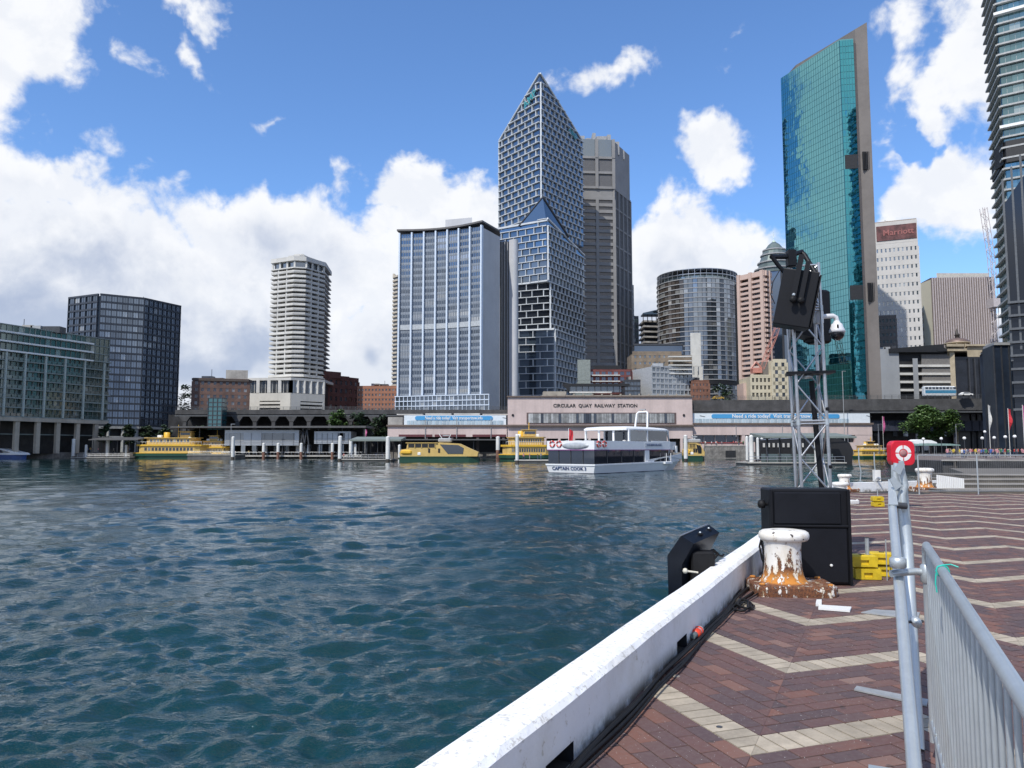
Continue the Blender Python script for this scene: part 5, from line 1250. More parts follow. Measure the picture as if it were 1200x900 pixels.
yel = mat('yellow_plastic', (.66, .47, .015), .45, var=.12, vs=8, bump=.001, bs=90, streak=.2)
def weight(loc, rz, label, parts=2, group=None, sc_=1.):
    """a moulded fence foot: chamfered block with two recessed hand holes"""
    th = thing('ballast_block', label, 'ballast block', loc, rz, group)
    w_, d, h = .315*sc_, .24*sc_, .145*sc_
    mb = MB(); r = .02
    # frame of the front face around a hand hole so the recess is real
    mb.bevbox((0, d/2, h/2), (w_, d-.05, h), .02)
    hx0, hx1, hz0, hz1 = -.05*sc_, .05*sc_, h*.24, h*.62
    for (x0, x1, z0, z1) in ((-w_/2+.008, hx0, .008, h-.012), (hx1, w_/2-.008, .008, h-.012), (hx0, hx1, .008, hz0), (hx0, hx1, hz1, h-.012)): mb.bb(x0, x1, 0, .03, z0, z1)
    build(mb, 'body', yel, th, world=False)
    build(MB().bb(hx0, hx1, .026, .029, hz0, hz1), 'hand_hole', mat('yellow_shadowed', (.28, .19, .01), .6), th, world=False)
    build(MB().bb(-.03, .03, d/2-.03, d/2+.03, h-.001, h+.004), 'socket', dark, th, world=False)
    return th
g = G(1022, 680)
weight((g.x-.04, g.y, 0), R(-8), 'lower yellow block of the front pair beside the black case')
weight((g.x-.075, g.y+.01, .150), R(-6), 'upper yellow block of the front pair beside the black case')
weight((g.x+.27, g.y+.24, 0), R(-25), 'lower yellow block half hidden behind the barrier post')
weight((g.x+.24, g.y+.22, .150), R(-22), 'upper yellow block half hidden behind the barrier post')
g2 = G(1031, 594)
weight((g2.x, g2.y, 0), R(5), 'lower yellow block of the distant pair near the quay corner', sc_=.95); weight((g2.x-.01, g2.y, .145), R(3), 'upper yellow block of the distant pair near the quay corner', sc_=.95)
def rodthing(x, y, z0, z1, r, lab): t = thing('steel_rod', lab, 'rod', (x, y, z0)); build(MB().tube((0, 0, 0), (0, 0, z1-z0), r, 10), 'shaft', steel, t, world=False); build(MB().tube((0, 0, z1-z0), (0, 0, z1-z0+.008), r*1.15, 10), 'cap', darkmetal, t, world=False)
rodthing(g.x+.0, g.y+.1, .296, .50, .024, 'short steel stub standing in the front yellow blocks')
rodthing(g.x+.17, g.y-.03, 0, .50, .007, 'thin steel rod beside the front yellow blocks')
rodthing(g2.x, g2.y+.1, .285, .48, .012, 'thin stub standing in the distant yellow blocks')

def barrier():
    th = thing('crowd_barrier', 'galvanised crowd control barrier running away from the lower right corner', 'barrier', Q(.18, 4.62), 0)
    t = .18; s1 = 4.62; s0 = .85; zt = 1.105
    rail = MB(); r = .0195
    F = lambda s, z, dt=0.: Q(t+dt+.019*(4.6-s), s, z)
    build(MB().path([F(s1, .10), F(s1, zt-.09), F(s1-.02, zt-.03), F(s1-.08, zt), F(s0+.08, zt), F(s0+.02, zt-.03), F(s0, zt-.09), F(s0, .1)], r, 16), 'frame', steel, th)
    build(MB().tube(F(s1, .20), F(s0, .20), .015, 10), 'bottom_rail', steel, th)
    n = 31
    mb = MB().tube((0, 0, .20), (0, 0, zt), .0075, 8); me = mb.mesh('bar', [steel]); c = wl(th)
    for i in range(1, n): s = s1+(s0-s1)*i/n; p = F(s, 0)-c; link(me, 'bar', th, loc=(p.x, p.y, 0))
    for s in (s1-.25, s0+.25):
        build(MB().merge(MB().box((0, 0, .0), (.62, .055, .012)), Matrix.Translation(F(s, .012)) @ Matrix.Rotation(R(-25.7), 4, 'Z')), 'foot', steel, th)
        build(MB().tube(F(s, .01), F(s, .22), .013, 8), 'foot_stem', steel, th)
    # clamp that ties it to the prop
    p = F(s1+.0, .93); q = F(s1-.06, .93, -.17)
    build(MB().path([F(s1, .955), F(s1-.01, .96, -.05), F(s1-.05, .955, -.12), F(s1-.08, .95, -.17)], .019, 12), 'link_arm', steel, th)
    build(MB().lathe(F(s1, .90), [(.022, 0), (.031, .01), (.031, .09), (.022, .10)], 16), 'collar', steel, th)
    # one further barrier panel closer to the camera, in line
    # turquoise ribbon tied round the rail
    rb = mat('turquoise_ribbon', (.02, .48, .38), .5, var=.1)
    s = 3.62; mb = MB(); o = F(s, zt)
    for i in range(12):
        pass
    ring = MB().path([F(s, zt+.024), F(s-.001, zt+.017, .017), F(s, zt, .024), F(s, zt-.017, .017), F(s, zt-.024), F(s, zt-.017, -.017), F(s, zt, -.024), F(s, zt+.017, -.017), F(s, zt+.024)], .0035, 6)
    ring.path([F(s, zt+.024), F(s-.01, zt+.03, .03), F(s-.02, zt+.022, .055)], .003, 5); ring.path([F(s, zt-.01, -.024), F(s-.008, zt-.05, -.028), F(s-.01, zt-.085, -.024)], .003, 5)
    o = build(ring, 'cable_tie_ribbon', rb); o['label'] = 'turquoise ribbon tied round the top rail of the near barrier'; o['category'] = 'ribbon'; o.name = 'ribbon'
barrier()

def props():
    # sloping prop with a flattened top
    Y0 = 4.35; th = thing('fence_prop', 'leaning galvanised tube with flattened top clamped to the near barrier', 'fence post', (gx(1047, Y0), Y0, 0))
    a = Vector((gx(1045.5, 4.6, 592), 4.6, gz(592, 4.6, 1046))); m_ = Vector((gx(1055, 4.0, 700), 4.0, gz(700, 4.0, 1055))); b = Vector((gx(1071.5, 3.05, 900), 3.05, gz(900, 3.05, 1071)))
    d = (b-m_).normalized(); k = (b.z-.0)/abs(d.z); e = b+d*k
    build(MB().path([a, m_, b, e], .027, 16, rs=[.024, .027, .028, .028]), 'tube', steel, th)
    up = (a-m_).normalized(); fl = MB(); 
    M = (a-m_).to_track_quat('Z', 'Y').to_matrix().to_4x4()
    fl.box((0, 0, 0), (.052, .009, .26), taper=.62); build(MB().merge(fl, Matrix.Translation(a+up*.10-Vector((.004, .02, -.02))) @ M), 'flattened_top', steel, th)
    build(MB().lathe(Vector((gx(1055.5, 4.02, 656), 4.05, gz(666, 4.05, 1055))), [(.03, 0), (.041, .008), (.041, .05), (.03, .058)], 16), 'clamp', steel, th)
    # upright pair behind it
    Y1 = 4.75; t2 = thing('fence_post', 'taller upright galvanised fence post behind the leaning tube', 'fence post', (gx(1062, Y1), Y1, 0))
    x0 = gx(1057, Y1, 560); p = [Vector((gx(1056, Y1, 566), Y1, gz(566, Y1))), Vector((gx(1061, Y1, 640), Y1-.02, gz(640, Y1))), Vector((gx(1069, Y1-.25, 760), Y1-.25, gz(760, Y1-.25))), Vector((gx(1073, Y1-.4, 830), Y1-.4, gz(830, Y1-.4)))]
    d = (p[3]-p[2]).normalized(); p.append(p[3]+d*(p[3].z/abs(d.z)))
    build(MB().path(p, .034, 16), 'tube', steel, t2)
    # the crimped claws on top
    for k, pts in enumerate(([(1050, 596), (1052, 572), (1049, 556), (1051, 543)], [(1058, 598), (1057, 580), (1061, 568), (1057, 553), (1056, 540)])):
        v = [Vector((gx(px, Y1-.06*k, py), Y1-.06*k, gz(py, Y1-.06*k, px))) for px, py in pts]
        build(MB().path(v, .02, 8, rs=[.026, .025, .019, .02, .016][:len(v)]), 'claw', steel, t2)
    for py, s in ((566, -1), (548, 1)):
        c = Vector((gx(1049+5*(s > 0), Y1-.1, py), Y1-.1, gz(py, Y1-.1, 1050))); build(MB().box(c, (.05, .012, .07), M=Matrix.Rotation(R(35*s), 4, 'Y'), taper=.6), 'claw_tip', steel, t2)
    build(MB().tube((gx(1050, Y1-.1, 592), Y1-.1, gz(592, Y1-.1)), (gx(1062, Y1-.1, 593), Y1-.1, gz(593, Y1-.1)), .02, 10), 'cross_bolt', darkmetal, t2)
    build(MB().tube((gx(1046.5, Y1+.02, 545), Y1+.02, gz(545, Y1)), (gx(1048, Y1+.02, 640), Y1+.02, gz(640, Y1)), .012, 8), 'side_rod', steel, t2)
    # swivel nut low down
    c = G(1074, 737, .22); c = Vector((gx(1073.5, 4.35, 729), 4.35, gz(729, 4.35, 1073)))
    t3 = thing('clamp_nut', 'shiny steel swivel nut between the leaning tube and the barrier', 'nut', c)
    build(MB().lathe((0, 0, 0), [(.02, -.022), (.034, -.012), (.034, .012), (.02, .022)], 12, M=Matrix.Rotation(R(60), 4, 'Y')), 'nut_ring', steel, t3, world=False); build(MB().tube((-.05, 0, 0), (.04, .0, .005), .008, 8), 'bolt', darkmetal, t3, world=False)
props()

def flat_bar(pts, z, label, m=steel, h=.012):
    p = [G(px, py) for px, py in pts]; c = sum(p, Vector((0, 0, 0)))/len(p); o = build(MB().prism([tuple((q-c)[:2]) for q in p], .002, h), 'flat_bar', m, world=False)
    o.location = (c.x, c.y, z); o['label'] = label; o['category'] = 'metal strip'; return o
flat_bar([(1001, 810), (1004, 806), (1088, 822), (1086, 829)], .002, 'flat grey metal strip lying across the nearest pale chevron', mat('dull_zinc', (.40, .41, .41), .5, .3, var=.1, vs=10))
flat_bar([(1009, 719), (1024, 715.5), (1078, 719), (1076, 727)], .002, 'flat grey metal strip lying by the second pale chevron', MATS['dull_zinc'])
o = flat_bar([(959, 715), (960, 711), (998, 713.5), (996, 718)], .002, 'short white painted offcut lying in front of the bollard', white, .02); o.name = 'timber_offcut'; o['category'] = 'offcut'
o = flat_bar([(956, 711), (957, 706), (963, 706), (963, 711)], .002, 'small white crumb of paint beside the bollard base', white, .03); o.name = 'paint_flake'; o['category'] = 'paint flake'

def cables():
    rg = random.Random(8)
    labs = ['black cable hugging the inner foot of the white kerb', 'black cable second from the kerb in the bundle', 'black cable third from the kerb lying on the bricks', 'thin black cable on the outer side of the bundle']
    for k in range(4):
        pts = []
        for i in range(60):
            s = -.6+i*.17; t = KT+.035+.027*k+.010*math.sin(s*1.7+k*2)+.008*math.sin(s*4.1+k)
            if s > 7.4: t += (s-7.4)**2*.03*(k-1)*.6
            pts.append(Q(t, s, .016+.012*(k % 2)+.008*max(0, math.sin(s*3+k*1.5))))
        o = build(MB().path(pts, .0135 if k < 3 else .008, 8), 'cable', blackrub); o['label'] = labs[k]; o['category'] = 'cable'; o['group'] = 'cables along the kerb'
    # loops that climb to the case
    Yk = 8.9
    w = lambda px, py, dy=0.: Vector((gx(px, Yk+dy, py), Yk+dy, gz(py, Yk+dy, px)))
    for k, p in enumerate(([(893, 628), (890, 640), (893, 655), (897, 664), (893, 676), (886, 684), (880, 690)], [(896, 624), (892, 636), (896, 650), (900, 660), (896, 672), (884, 686), (876, 691)])):
        o = build(MB().path([w(px, py, -.03*k) for px, py in p], .011, 8), 'cable', blackrub); o['label'] = ['black lead hanging down the left edge of the black case', 'second black lead dropping beside the black case to the paving'][k]; o['category'] = 'cable'; o['group'] = 'leads at the black case'
    pts = []
    for i in range(26):
        a = i*.55; pts.append(Q(KT+.17+(.09+.03*math.sin(i))*math.cos(a), 8.05+.26*math.sin(a*.93)+.006*i, .02+.0012*i))
    o = build(MB().path(pts, .012, 8), 'cable', blackrub); o['label'] = 'loose coil of black cable between kerb and bollard'; o['category'] = 'cable coil'
    # orange red plug
    c = G(806, 748); c = c+KN*.075+Vector((0, 0, .05)); th = thing('cable_plug', 'orange red cable connector with clear cap lying against the kerb', 'connector', c, R(64.3)); th.scale = (1.12,)*3
    Mx = Matrix.Rotation(R(90), 4, 'Y')
    orr = mat('orange_red_plastic', (.75, .06, .02), .4, var=.08); clr = mat('clear_plastic', (.5, .47, .47), .25, var=.2, vs=30); gry = mat('plug_grey', (.12, .15, .15), .5)
    build(MB().lathe((0, 0, 0), [(.022, -.05), (.034, -.045), (.038, 0), (.034, .03)], 14, M=Mx), 'shell', orr, th, world=False)
    build(MB().lathe((.03, 0, 0), [(.034, 0), (.036, .06), (.03, .1), (.02, .13)], 14, M=Mx), 'clear_cap', clr, th, world=False)
    build(MB().lathe((-.05, 0, 0), [(.018, -.07), (.022, -.06), (.024, 0)], 12, M=Mx), 'gland', gry, th, world=False)
    build(MB().lathe((.05, 0, 0), [(.037, 0), (.04, .005), (.04, .02), (.037, .025)], 14, M=Mx), 'red_band', orr, th, world=False)
    c = G(791, 853); 
    for px, py, r in ((792, 792.5, .03), (843, 852, .018), (872, 703, .02)):
        q = G(px, py); o = build(MB().lathe((0, 0, 0), [(r, .0005), (r*1.02, .003), (r*.8, .004)], 14), 'paint_spot', mat('gum_grey', (.3, .27, .23), .8) if r > .019 else darkmetal, world=False); o.location = q; o['label'] = {.03: 'pale round blot on the bricks near the cable plug', .018: 'dark round mark on a cream paver', .02: 'small pale blot on bricks left of the bollard'}[r]; o['category'] = 'ground mark'
cables()

# ------------------------------------------------------------------ far corner of the quay
clean = mat('bollard_white', (.74, .73, .69), .5, var=.06, vs=5)
for px, py, kk, lab, mm in ((985, 590, .95, 'whitish bollard with square foot just right of the truss', clean), (990, 576.5, 1., 'rust streaked bollard at the far kerb behind the whitish one', rust_m), (1084, 575.5, 1.32, 'white capped bollard with orange stain at the far kerb, right of the barrier posts', rust_m)):
    g = G(px, py); bollard((g.x, g.y, 0), lab, kk*1.05, R(20), mm)
def davit(px, py, ptop, lab, bend=1):
    g = G(px, py); Y = g.y; th = thing('ladder_rail', lab, 'hand rail', (g.x, Y, 0)); w = lambda a, b: Vector((gx(a, Y, b), Y, gz(b, Y, a)))
    build(MB().path([w(px, py), w(px+1, (py+ptop)/2+8), w(px-1.5*bend, (py+ptop)/2-4), w(px-2*bend, ptop)], .03, 8), 'rail', steel, th); build(MB().box(w(px, py-1), (.16, .16, .05)), 'base', steel, th)
davit(1008, 565, 525, 'bent steel ladder rail left of the red lifebuoy box'); davit(1025, 564, 530, 'straight steel ladder rail nearer the red lifebuoy box', .3)
def chute():
    g = G(1028, 575); th = thing('mooring_chock', 'small white tilted bracket on the far white kerb', 'chock', (g.x, g.y, .33)); build(MB().box((0, 0, .25), (.22, .2, .42)), 'block', clean, th, world=False)
    build(MB().box((-.1, -.2, .05), (.12, .5, .05), M=Matrix.Rotation(R(-30), 4, 'X') @ Matrix.Rotation(R(30), 4, 'Y')), 'lip', alu, th, world=False)
chute()
def lifebuoy():
    Y = 21.; c = Vector((gx(1055.5, Y, 531), Y, gz(531, Y, 1055))); th = thing('lifebuoy_cabinet', 'rounded red cabinet with white ring symbol behind the barrier posts', 'lifebuoy box', c)
    red = mat('signal_red', (.62, .012, .03), .35, var=.08, vs=2); s = 13.8*Y/901
    def rr(h, r, n=6, cy=0.):
        out = []
        for cx, cy_, a0 in ((h-r, h-r, 0), (-h+r, h-r, 90), (-h+r, -h+r, 180), (h-r, -h+r, 270)):
            for i in range(n+1): a = R(a0+90*i/n); out.append((cx+r*math.cos(a), cy_+r*math.sin(a)))
        return out
    pl = rr(s, s*.46); n = len(pl); vs = [(x, -.11, z*1.04) for x, z in pl]+[(x*.94, -.14, z*.98) for x, z in pl]+[(x, .11, z*1.04) for x, z in pl]
    mb = MB().add(vs, [tuple(range(n, 2*n))]+[(i, (i+1) % n, n+(i+1) % n, n+i) for i in range(n)]+[(2*n+i, 2*n+(i+1) % n, (i+1) % n, i) for i in range(n)]+[tuple(range(3*n-1, 2*n-1, -1))])
    build(mb, 'box', red, th, world=False)
    wm = white
    for q in range(4):
        a0 = R(q*90+5); a1 = R(q*90+85); mb = MB(); ring = []
        for i in range(9):
            a = a0+(a1-a0)*i/8; 
            for r_ in (s*.37, s*.66): ring.append((math.cos(a)*r_, -.148, math.sin(a)*r_))
            for r_ in (s*.37, s*.66): ring.append((math.cos(a)*r_, -.138, math.sin(a)*r_))
        fs = []
        for i in range(8): b = i*4; fs += [(b, b+1, b+5, b+4), (b+1, b+3, b+7, b+5), (b+3, b+2, b+6, b+7), (b+2, b, b+4, b+6)]
        build(MB().add(ring, fs+[(0, 2, 3, 1), (32, 33, 35, 34)]), 'ring_segment', wm, th, world=False)
    build(MB().lathe((0, -.14, 0), [(s*.30, 0), (s*.29, .012), (.01, .013)], 20, M=Matrix.Rotation(R(90), 4, 'X')), 'centre_disc', mat('faded_pink', (.42, .2, .2), .6), th, world=False)
    build(MB().tube((0, .08, -c.z), (0, .08, .1), .05, 10), 'post', steel, th, world=False)
lifebuoy()

def steps():
    g = G(1108, 578); st = mat('step_concrete', (.15, .135, .115), .9, var=.15, vs=1.5, col2=(.11, .10, .085)); th_ = None
    base = build(MB().prism([(g.x+3.6, g.y+4.4), (g.x+30, g.y+4.4), (g.x+30, 44), (24.9, 44)], -.004, .50), 'terrace', st, kind='structure')
    h = .135
    for i in range(4):
        mb = MB().bb(g.x-.1+.98*i, g.x+30, g.y-.3+1.15*i*1., g.y+1.15*(i+1)+2.2, .002+h*i, h*(i+1)-.02)
        o = build(mb, 'step', st, base)
        build(MB().bb(g.x-.12+.98*i, g.x+30, g.y-.33+1.15*i, g.y-.3+1.15*(i+1)-.0, h*(i+1)-.02, h*(i+1)+.012), 'nosing', mat('step_nosing', (.27, .25, .22), .85), base)
    # white boarded hoarding leaning beside the steps
    Y = 28.75
    t2 = thing('hoarding', 'low white boarded fence left of the grey steps', 'fence', (gx(1115, Y), Y, 0))
    n = 15
    for i in range(n):
        px = 1096+i*(1128-1096)/n; x0, x1 = gx(px, Y), gx(px+32/n, Y)-.015; zt = gz(556.5+4.5*i/n, Y, 1110); zb = gz(573+1*i/n, Y, 1110)
        build(MB().bb(x0, x1, Y-.02-.004*(i % 2), Y+.02, max(.0, zb), zt), 'board', white, t2)
    build(MB().bb(gx(1096, Y), gx(1128, Y), Y+.025, Y+.07, .2, .3), 'batten', white, t2)
steps()
def mesh_fence():
    """temporary mesh panel: thin rails and wires with one post"""
    Y = 27.3; x0, x1 = gx(1075, Y), gx(1225, Y); zt = gz(533.5, Y, 1100); z0 = .12; xm = gx(1144, Y)
    th = thing('mesh_fence', 'thin wire mesh fence panel with a single post in front of the grey steps', 'fence', ((x0+x1)/2, Y, 0))
    for a, b in ((x0, x1),): build(MB().tube((a, Y, zt), (b, Y, zt), .019, 8), 'top_rail', steel, th); build(MB().tube((a, Y, z0), (b, Y, z0), .012, 6), 'bottom_rail', steel, th)
    build(MB().tube((xm, Y, 0), (xm, Y, zt+.03), .024, 10), 'post', steel, th); build(MB().tube((x0, Y, 0), (x0, Y, zt), .024, 10), 'post', steel, th)
    wv = MB().tube((0, 0, z0), (0, 0, zt), .0016, 4); n = int((x1-x0)/.075)
    scatter('wire', wv, [mat('wire_grey', (.4, .41, .42), .5, .5)], th, [Matrix.Translation((x0+(i+.5)*(x1-x0)/n, Y, 0)) for i in range(n)])
mesh_fence()
# ================================================================== STATION, ROADWAY, WHARVES
pink = mat('pink_render', (.58, .47, .44), .85, var=.06, vs=.15, streak=.3)
def station():
    Y = 291.; z = lambda y: gz(y, Y, 700); X = lambda px: gx(px, Y)
    th = thing('railway_station', 'long pink station building with a taller middle block and lettering', 'railway station', (X(700), Y, 0))
    brown = mat('brown_coping', (.16, .12, .10), .8)
    # middle block
    build(MB().prism([(X(595), Y-3), (X(810), Y-3), (X(810), Y+14), (X(595), Y+14)], z(498), z(466)), 'upper_wall', pink, th)
    build(MB().bb(X(594), X(811), Y-3.6, Y+14, z(466), z(464.6)), 'coping', brown, th)
    build(MB().bb(X(594.3), X(810.7), Y-4., Y-2.5, z(500), z(498)), 'cornice', brown, th)
    build(MB().bb(X(595), X(640), Y-2.9, Y+14, .35, z(500)).bb(X(640), X(810), Y-2.9, Y+14, z(514), z(500)), 'lower_wall', pink, th)
    build(MB().bb(X(640), X(810), Y+.5, Y+2, .35, z(514)), 'shopfront', dark, th)
    for px in (655, 672, 690, 708, 726, 744, 762, 780, 797, 809): build(MB().bb(X(px)-.45, X(px)+.45, Y-2.9, Y-2, .35, z(514)), 'pillar', pink, th)
    # window strip: frame, panes
    build(MB().bb(X(617), X(791), Y-3.15, Y-3., z(497), z(484)), 'window_surround', mat('dark_red_frame', (.13, .09, .085), .6), th)
    n = 58; cw = (X(789)-X(619))/n; pane = MB().box((0, -.05, 0), (cw-.09, .08, (z(485)-z(496))*.98))
    pale = mat('pale_pane', (.42, .43, .43), .25, var=.2, vs=.5, rnd=.45)
    Ms1 = [fr((X(619)+cw*(i+.5), Y-3.18, (z(485)+z(496))/2), (1, 0)) for i in range(n) if i % 7 != 5 and not 20 < i < 25]
    Ms2 = [fr((X(619)+cw*(i+.5), Y-3.18, (z(485)+z(496))/2), (1, 0)) for i in range(n) if i % 7 == 5 or 20 < i < 25]
    scatter('window', pane, [pale], th, Ms1); scatter('window', pane, [gl_dark], th, Ms2)
    blk = mat('letter_black', (.03, .03, .03), .5)
    me = text_mesh('CIRCULAR  QUAY  RAILWAY  STATION', 1.75, blk, .06, 1.02); link(me, 'lettering', th, M=Matrix.Translation(-wl(th)) @ Matrix.Translation((X(697), Y-3.1, z(476))))
    for px in (800, 601): build(MB().lathe((X(px), Y-3.05, z(487)), [(.1, 0), (.5, .1), (.4, .25)], 10, M=Matrix.Rotation(R(90), 4, 'X')), 'wall_lamp', dark, th)
    # wings
    glz = mat('windscreen_panel', (.40, .50, .56), .3, var=.05, rnd=.2); blue = mat('banner_blue', (.06, .30, .58), .5, var=.04); wb = mat('banner_white', (.66, .72, .76), .5, var=.04)
    for x0, x1, yt, yo, side in ((455, 594, 0, 0, 0), (811, 1020, -2.2, -1, 1)):
        a, b = X(x0), X(x1); o = yt
        build(MB().bb(a, b, Y-2, Y+14, z(512+o), z(498.5+o)), 'fascia_wall', pink, th)
        build(MB().bb(a-.4, b+.4, Y-2.6, Y-1.7, z(500+o), z(498+o)), 'cornice', brown, th)
        build(MB().bb(a+ (6 if side == 0 else .2), b-.3, Y-1.2, Y-1.0, z(498+o), z(486.8+o)), 'screen_backing', wb, th)
        n = int((b-a-8)/1.35); pm_ = MB().box((0, 0, 0), (1.1, .12, z(492.8+o)-z(498+o)-.1)); scatter('windscreen_panel', pm_, [glz], th, [fr((a+(7 if side == 0 else 1)+1.35*(i+.5), Y-1.3, (z(492.8+o)+z(498+o))/2), (1, 0)) for i in range(n)], cap=150)
        bx0, bx1 = ((489, 575) if side == 0 else (836, 981))
        r = (z(487.6+o)-z(492.6+o))/2; zc = (z(487.6+o)+z(492.6+o))/2; pts = []
        A_, B_ = X(bx0), X(bx1)
        for i in range(9): t = math.pi/2+math.pi*i/8; pts.append((A_+math.cos(t)*r, zc+math.sin(t)*r))
        for i in range(9): t = -math.pi/2+math.pi*i/8; pts.append((B_+math.cos(t)*r, zc+math.sin(t)*r))
        n = len(pts); mb = MB().add([(x, Y-1.42, z_) for x, z_ in pts]+[(x, Y-1.25, z_) for x, z_ in pts], [tuple(range(n)), tuple(range(2*n-1, n-1, -1))]+[(i, n+i, n+(i+1) % n, (i+1) % n) for i in range(n)])
        build(mb, 'banner', blue, th)
        me = text_mesh('Need a ride today?  Visit transportnsw.info', 1.62 if side == 0 else 1.85, white, .02, .96); link(me, 'lettering', th, M=Matrix.Translation(-wl(th)) @ Matrix.Translation(((A_+B_)/2, Y-1.47, zc)) @ Matrix.Diagonal(((.80 if side == 0 else 1.06), 1, 1, 1)))
        for px in (x0+5+side*2, x1-7): build(MB().box((X(px+5), Y-1.25, zc), (2., .06, .18), M=Matrix.Rotation(R(12), 4, 'Y')), 'banner_mark', darkmetal, th)
        if side == 0:
            build(MB().bb(a, a+5.5, Y-1.6, Y+4, z(498), z(489)), 'stair_hut', concrete, th)
            for px in (470, 500, 530, 560, 590): build(MB().bb(X(px)-.5, X(px)+.5, Y-1.8, Y-1, .35, z(512)), 'pillar', mat('dark_pillar', (.12, .10, .1), .7), th)
            for px0, px1 in ((468, 507), (510, 546), (554, 593)): build(MB().bb(X(px0), X(px1), Y-2.15, Y-2.02, z(512), z(509.3)), 'maroon_sign', mat('maroon_board', (.12, .03, .035), .5), th)
            build(MB().bb(a, b, Y+7, Y+8, .35, z(512)), 'back_wall', dark, th)
            for px in (499, 535.5, 575.5): build(MB().tube((X(px), Y-2.2, z(512)), (X(px), Y-2.2, z(486))), 'pole', darkmetal, th) if False else build(MB().tube((X(px), Y-2.3, z(514)), (X(px), Y-2.3, z(490)), .14, 6), 'pole', grey_paint, th)
        else:
            build(MB().bb(a, X(868), Y-1.9, Y+12, z(509), z(506)).bb(a, b, Y-1.9, Y+12, .35, z(518.5)).bb(X(868), X(872), Y-1.9, Y, z(518.5), z(506)).bb(X(1000), b, Y-1.9, Y, z(518.5), z(506)), 'lower_wall', pink, th)
            build(MB().bb(a, X(1000), Y+.2, Y+1, z(518), z(508)), 'shopfront', gl_dark, th)
            for i in range(15): x = X(812+i*13); build(MB().bb(x-.16, x+.16, Y-.3, Y+.2, z(518), z(508)), 'mullion', grey_paint, th)
            build(MB().bb(a, X(870), Y-2.1, Y-1.95, z(519.5), z(518.4)), 'red_line', mat('maroon_line', (.30, .05, .05), .5), th)
            for px in (861, 915): build(MB().tube((X(px), Y-2.2, z(512)), (X(px), Y-2.2, z(497)), .12, 6), 'pole', grey_paint, th)
    # pale platform roofs showing over the wing
    for i in range(4): x0 = X(462+i*34); build(MB().bb(x0+.3, x0+10.2, Y+3, Y+8, z(486)+.1, z(484.7)+.25*math.sin(i)), 'platform_roof', white_conc, th)
station()
def station_parapet():
    Y = 297.; z = lambda y: gz(y, Y, 700); X = lambda px: gx(px, Y)
    th = thing('roof_terrace', 'beige balustraded roof terrace with dark winged canopy above the middle of the station', 'roof terrace', (X(700), Y, z(466)))
    bg_ = mat('beige_balustrade', (.34, .31, .26), .85, var=.12, vs=.4)
    build(MB().bb(X(635), X(811), Y, Y+8, z(470), z(463)), 'parapet', bg_, th); build(MB().bb(X(637), X(664), Y+.5, Y+9, z(463), z(458.5)), 'parapet', bg_, th)
    for i in range(16): x = X(640+i*11); build(MB().bb(x-.3, x+.3, Y-.25, Y+.4, z(468), z(461.5)), 'post', bg_, th)
    build(MB().prism([(X(660), Y+2), (X(740), Y+2), (X(732), Y+12), (X(668), Y+12)], z(451.5), z(449.5), z1s=[z(449.0)]*4, z0s=[z(452)]*4), 'canopy', mat('black_roof', (.012, .013, .015)), th)
    build(MB().prism([(X(662), Y+1.5), (X(668), Y+1.5), (X(668), Y+3), (X(662), Y+3)], z(459), z(451), z0s=[z(452), z(459), z(459), z(452)]), 'canopy_wing', MATS['black_roof'], th)
    build(MB().bb(X(668), X(730), Y+3, Y+10, z(459), z(451.8)), 'glazing', gl_grey, th); build(MB().bb(X(668), X(718), Y+1.2, Y+2.4, z(460.2), z(458.6)), 'ledge', white_conc, th)
    for i in range(9): x = X(669+i*7.4); build(MB().bb(x-.1, x+.1, Y+2.6, Y+3, z(459), z(452)), 'mullion', darkmetal, th)
station_parapet()

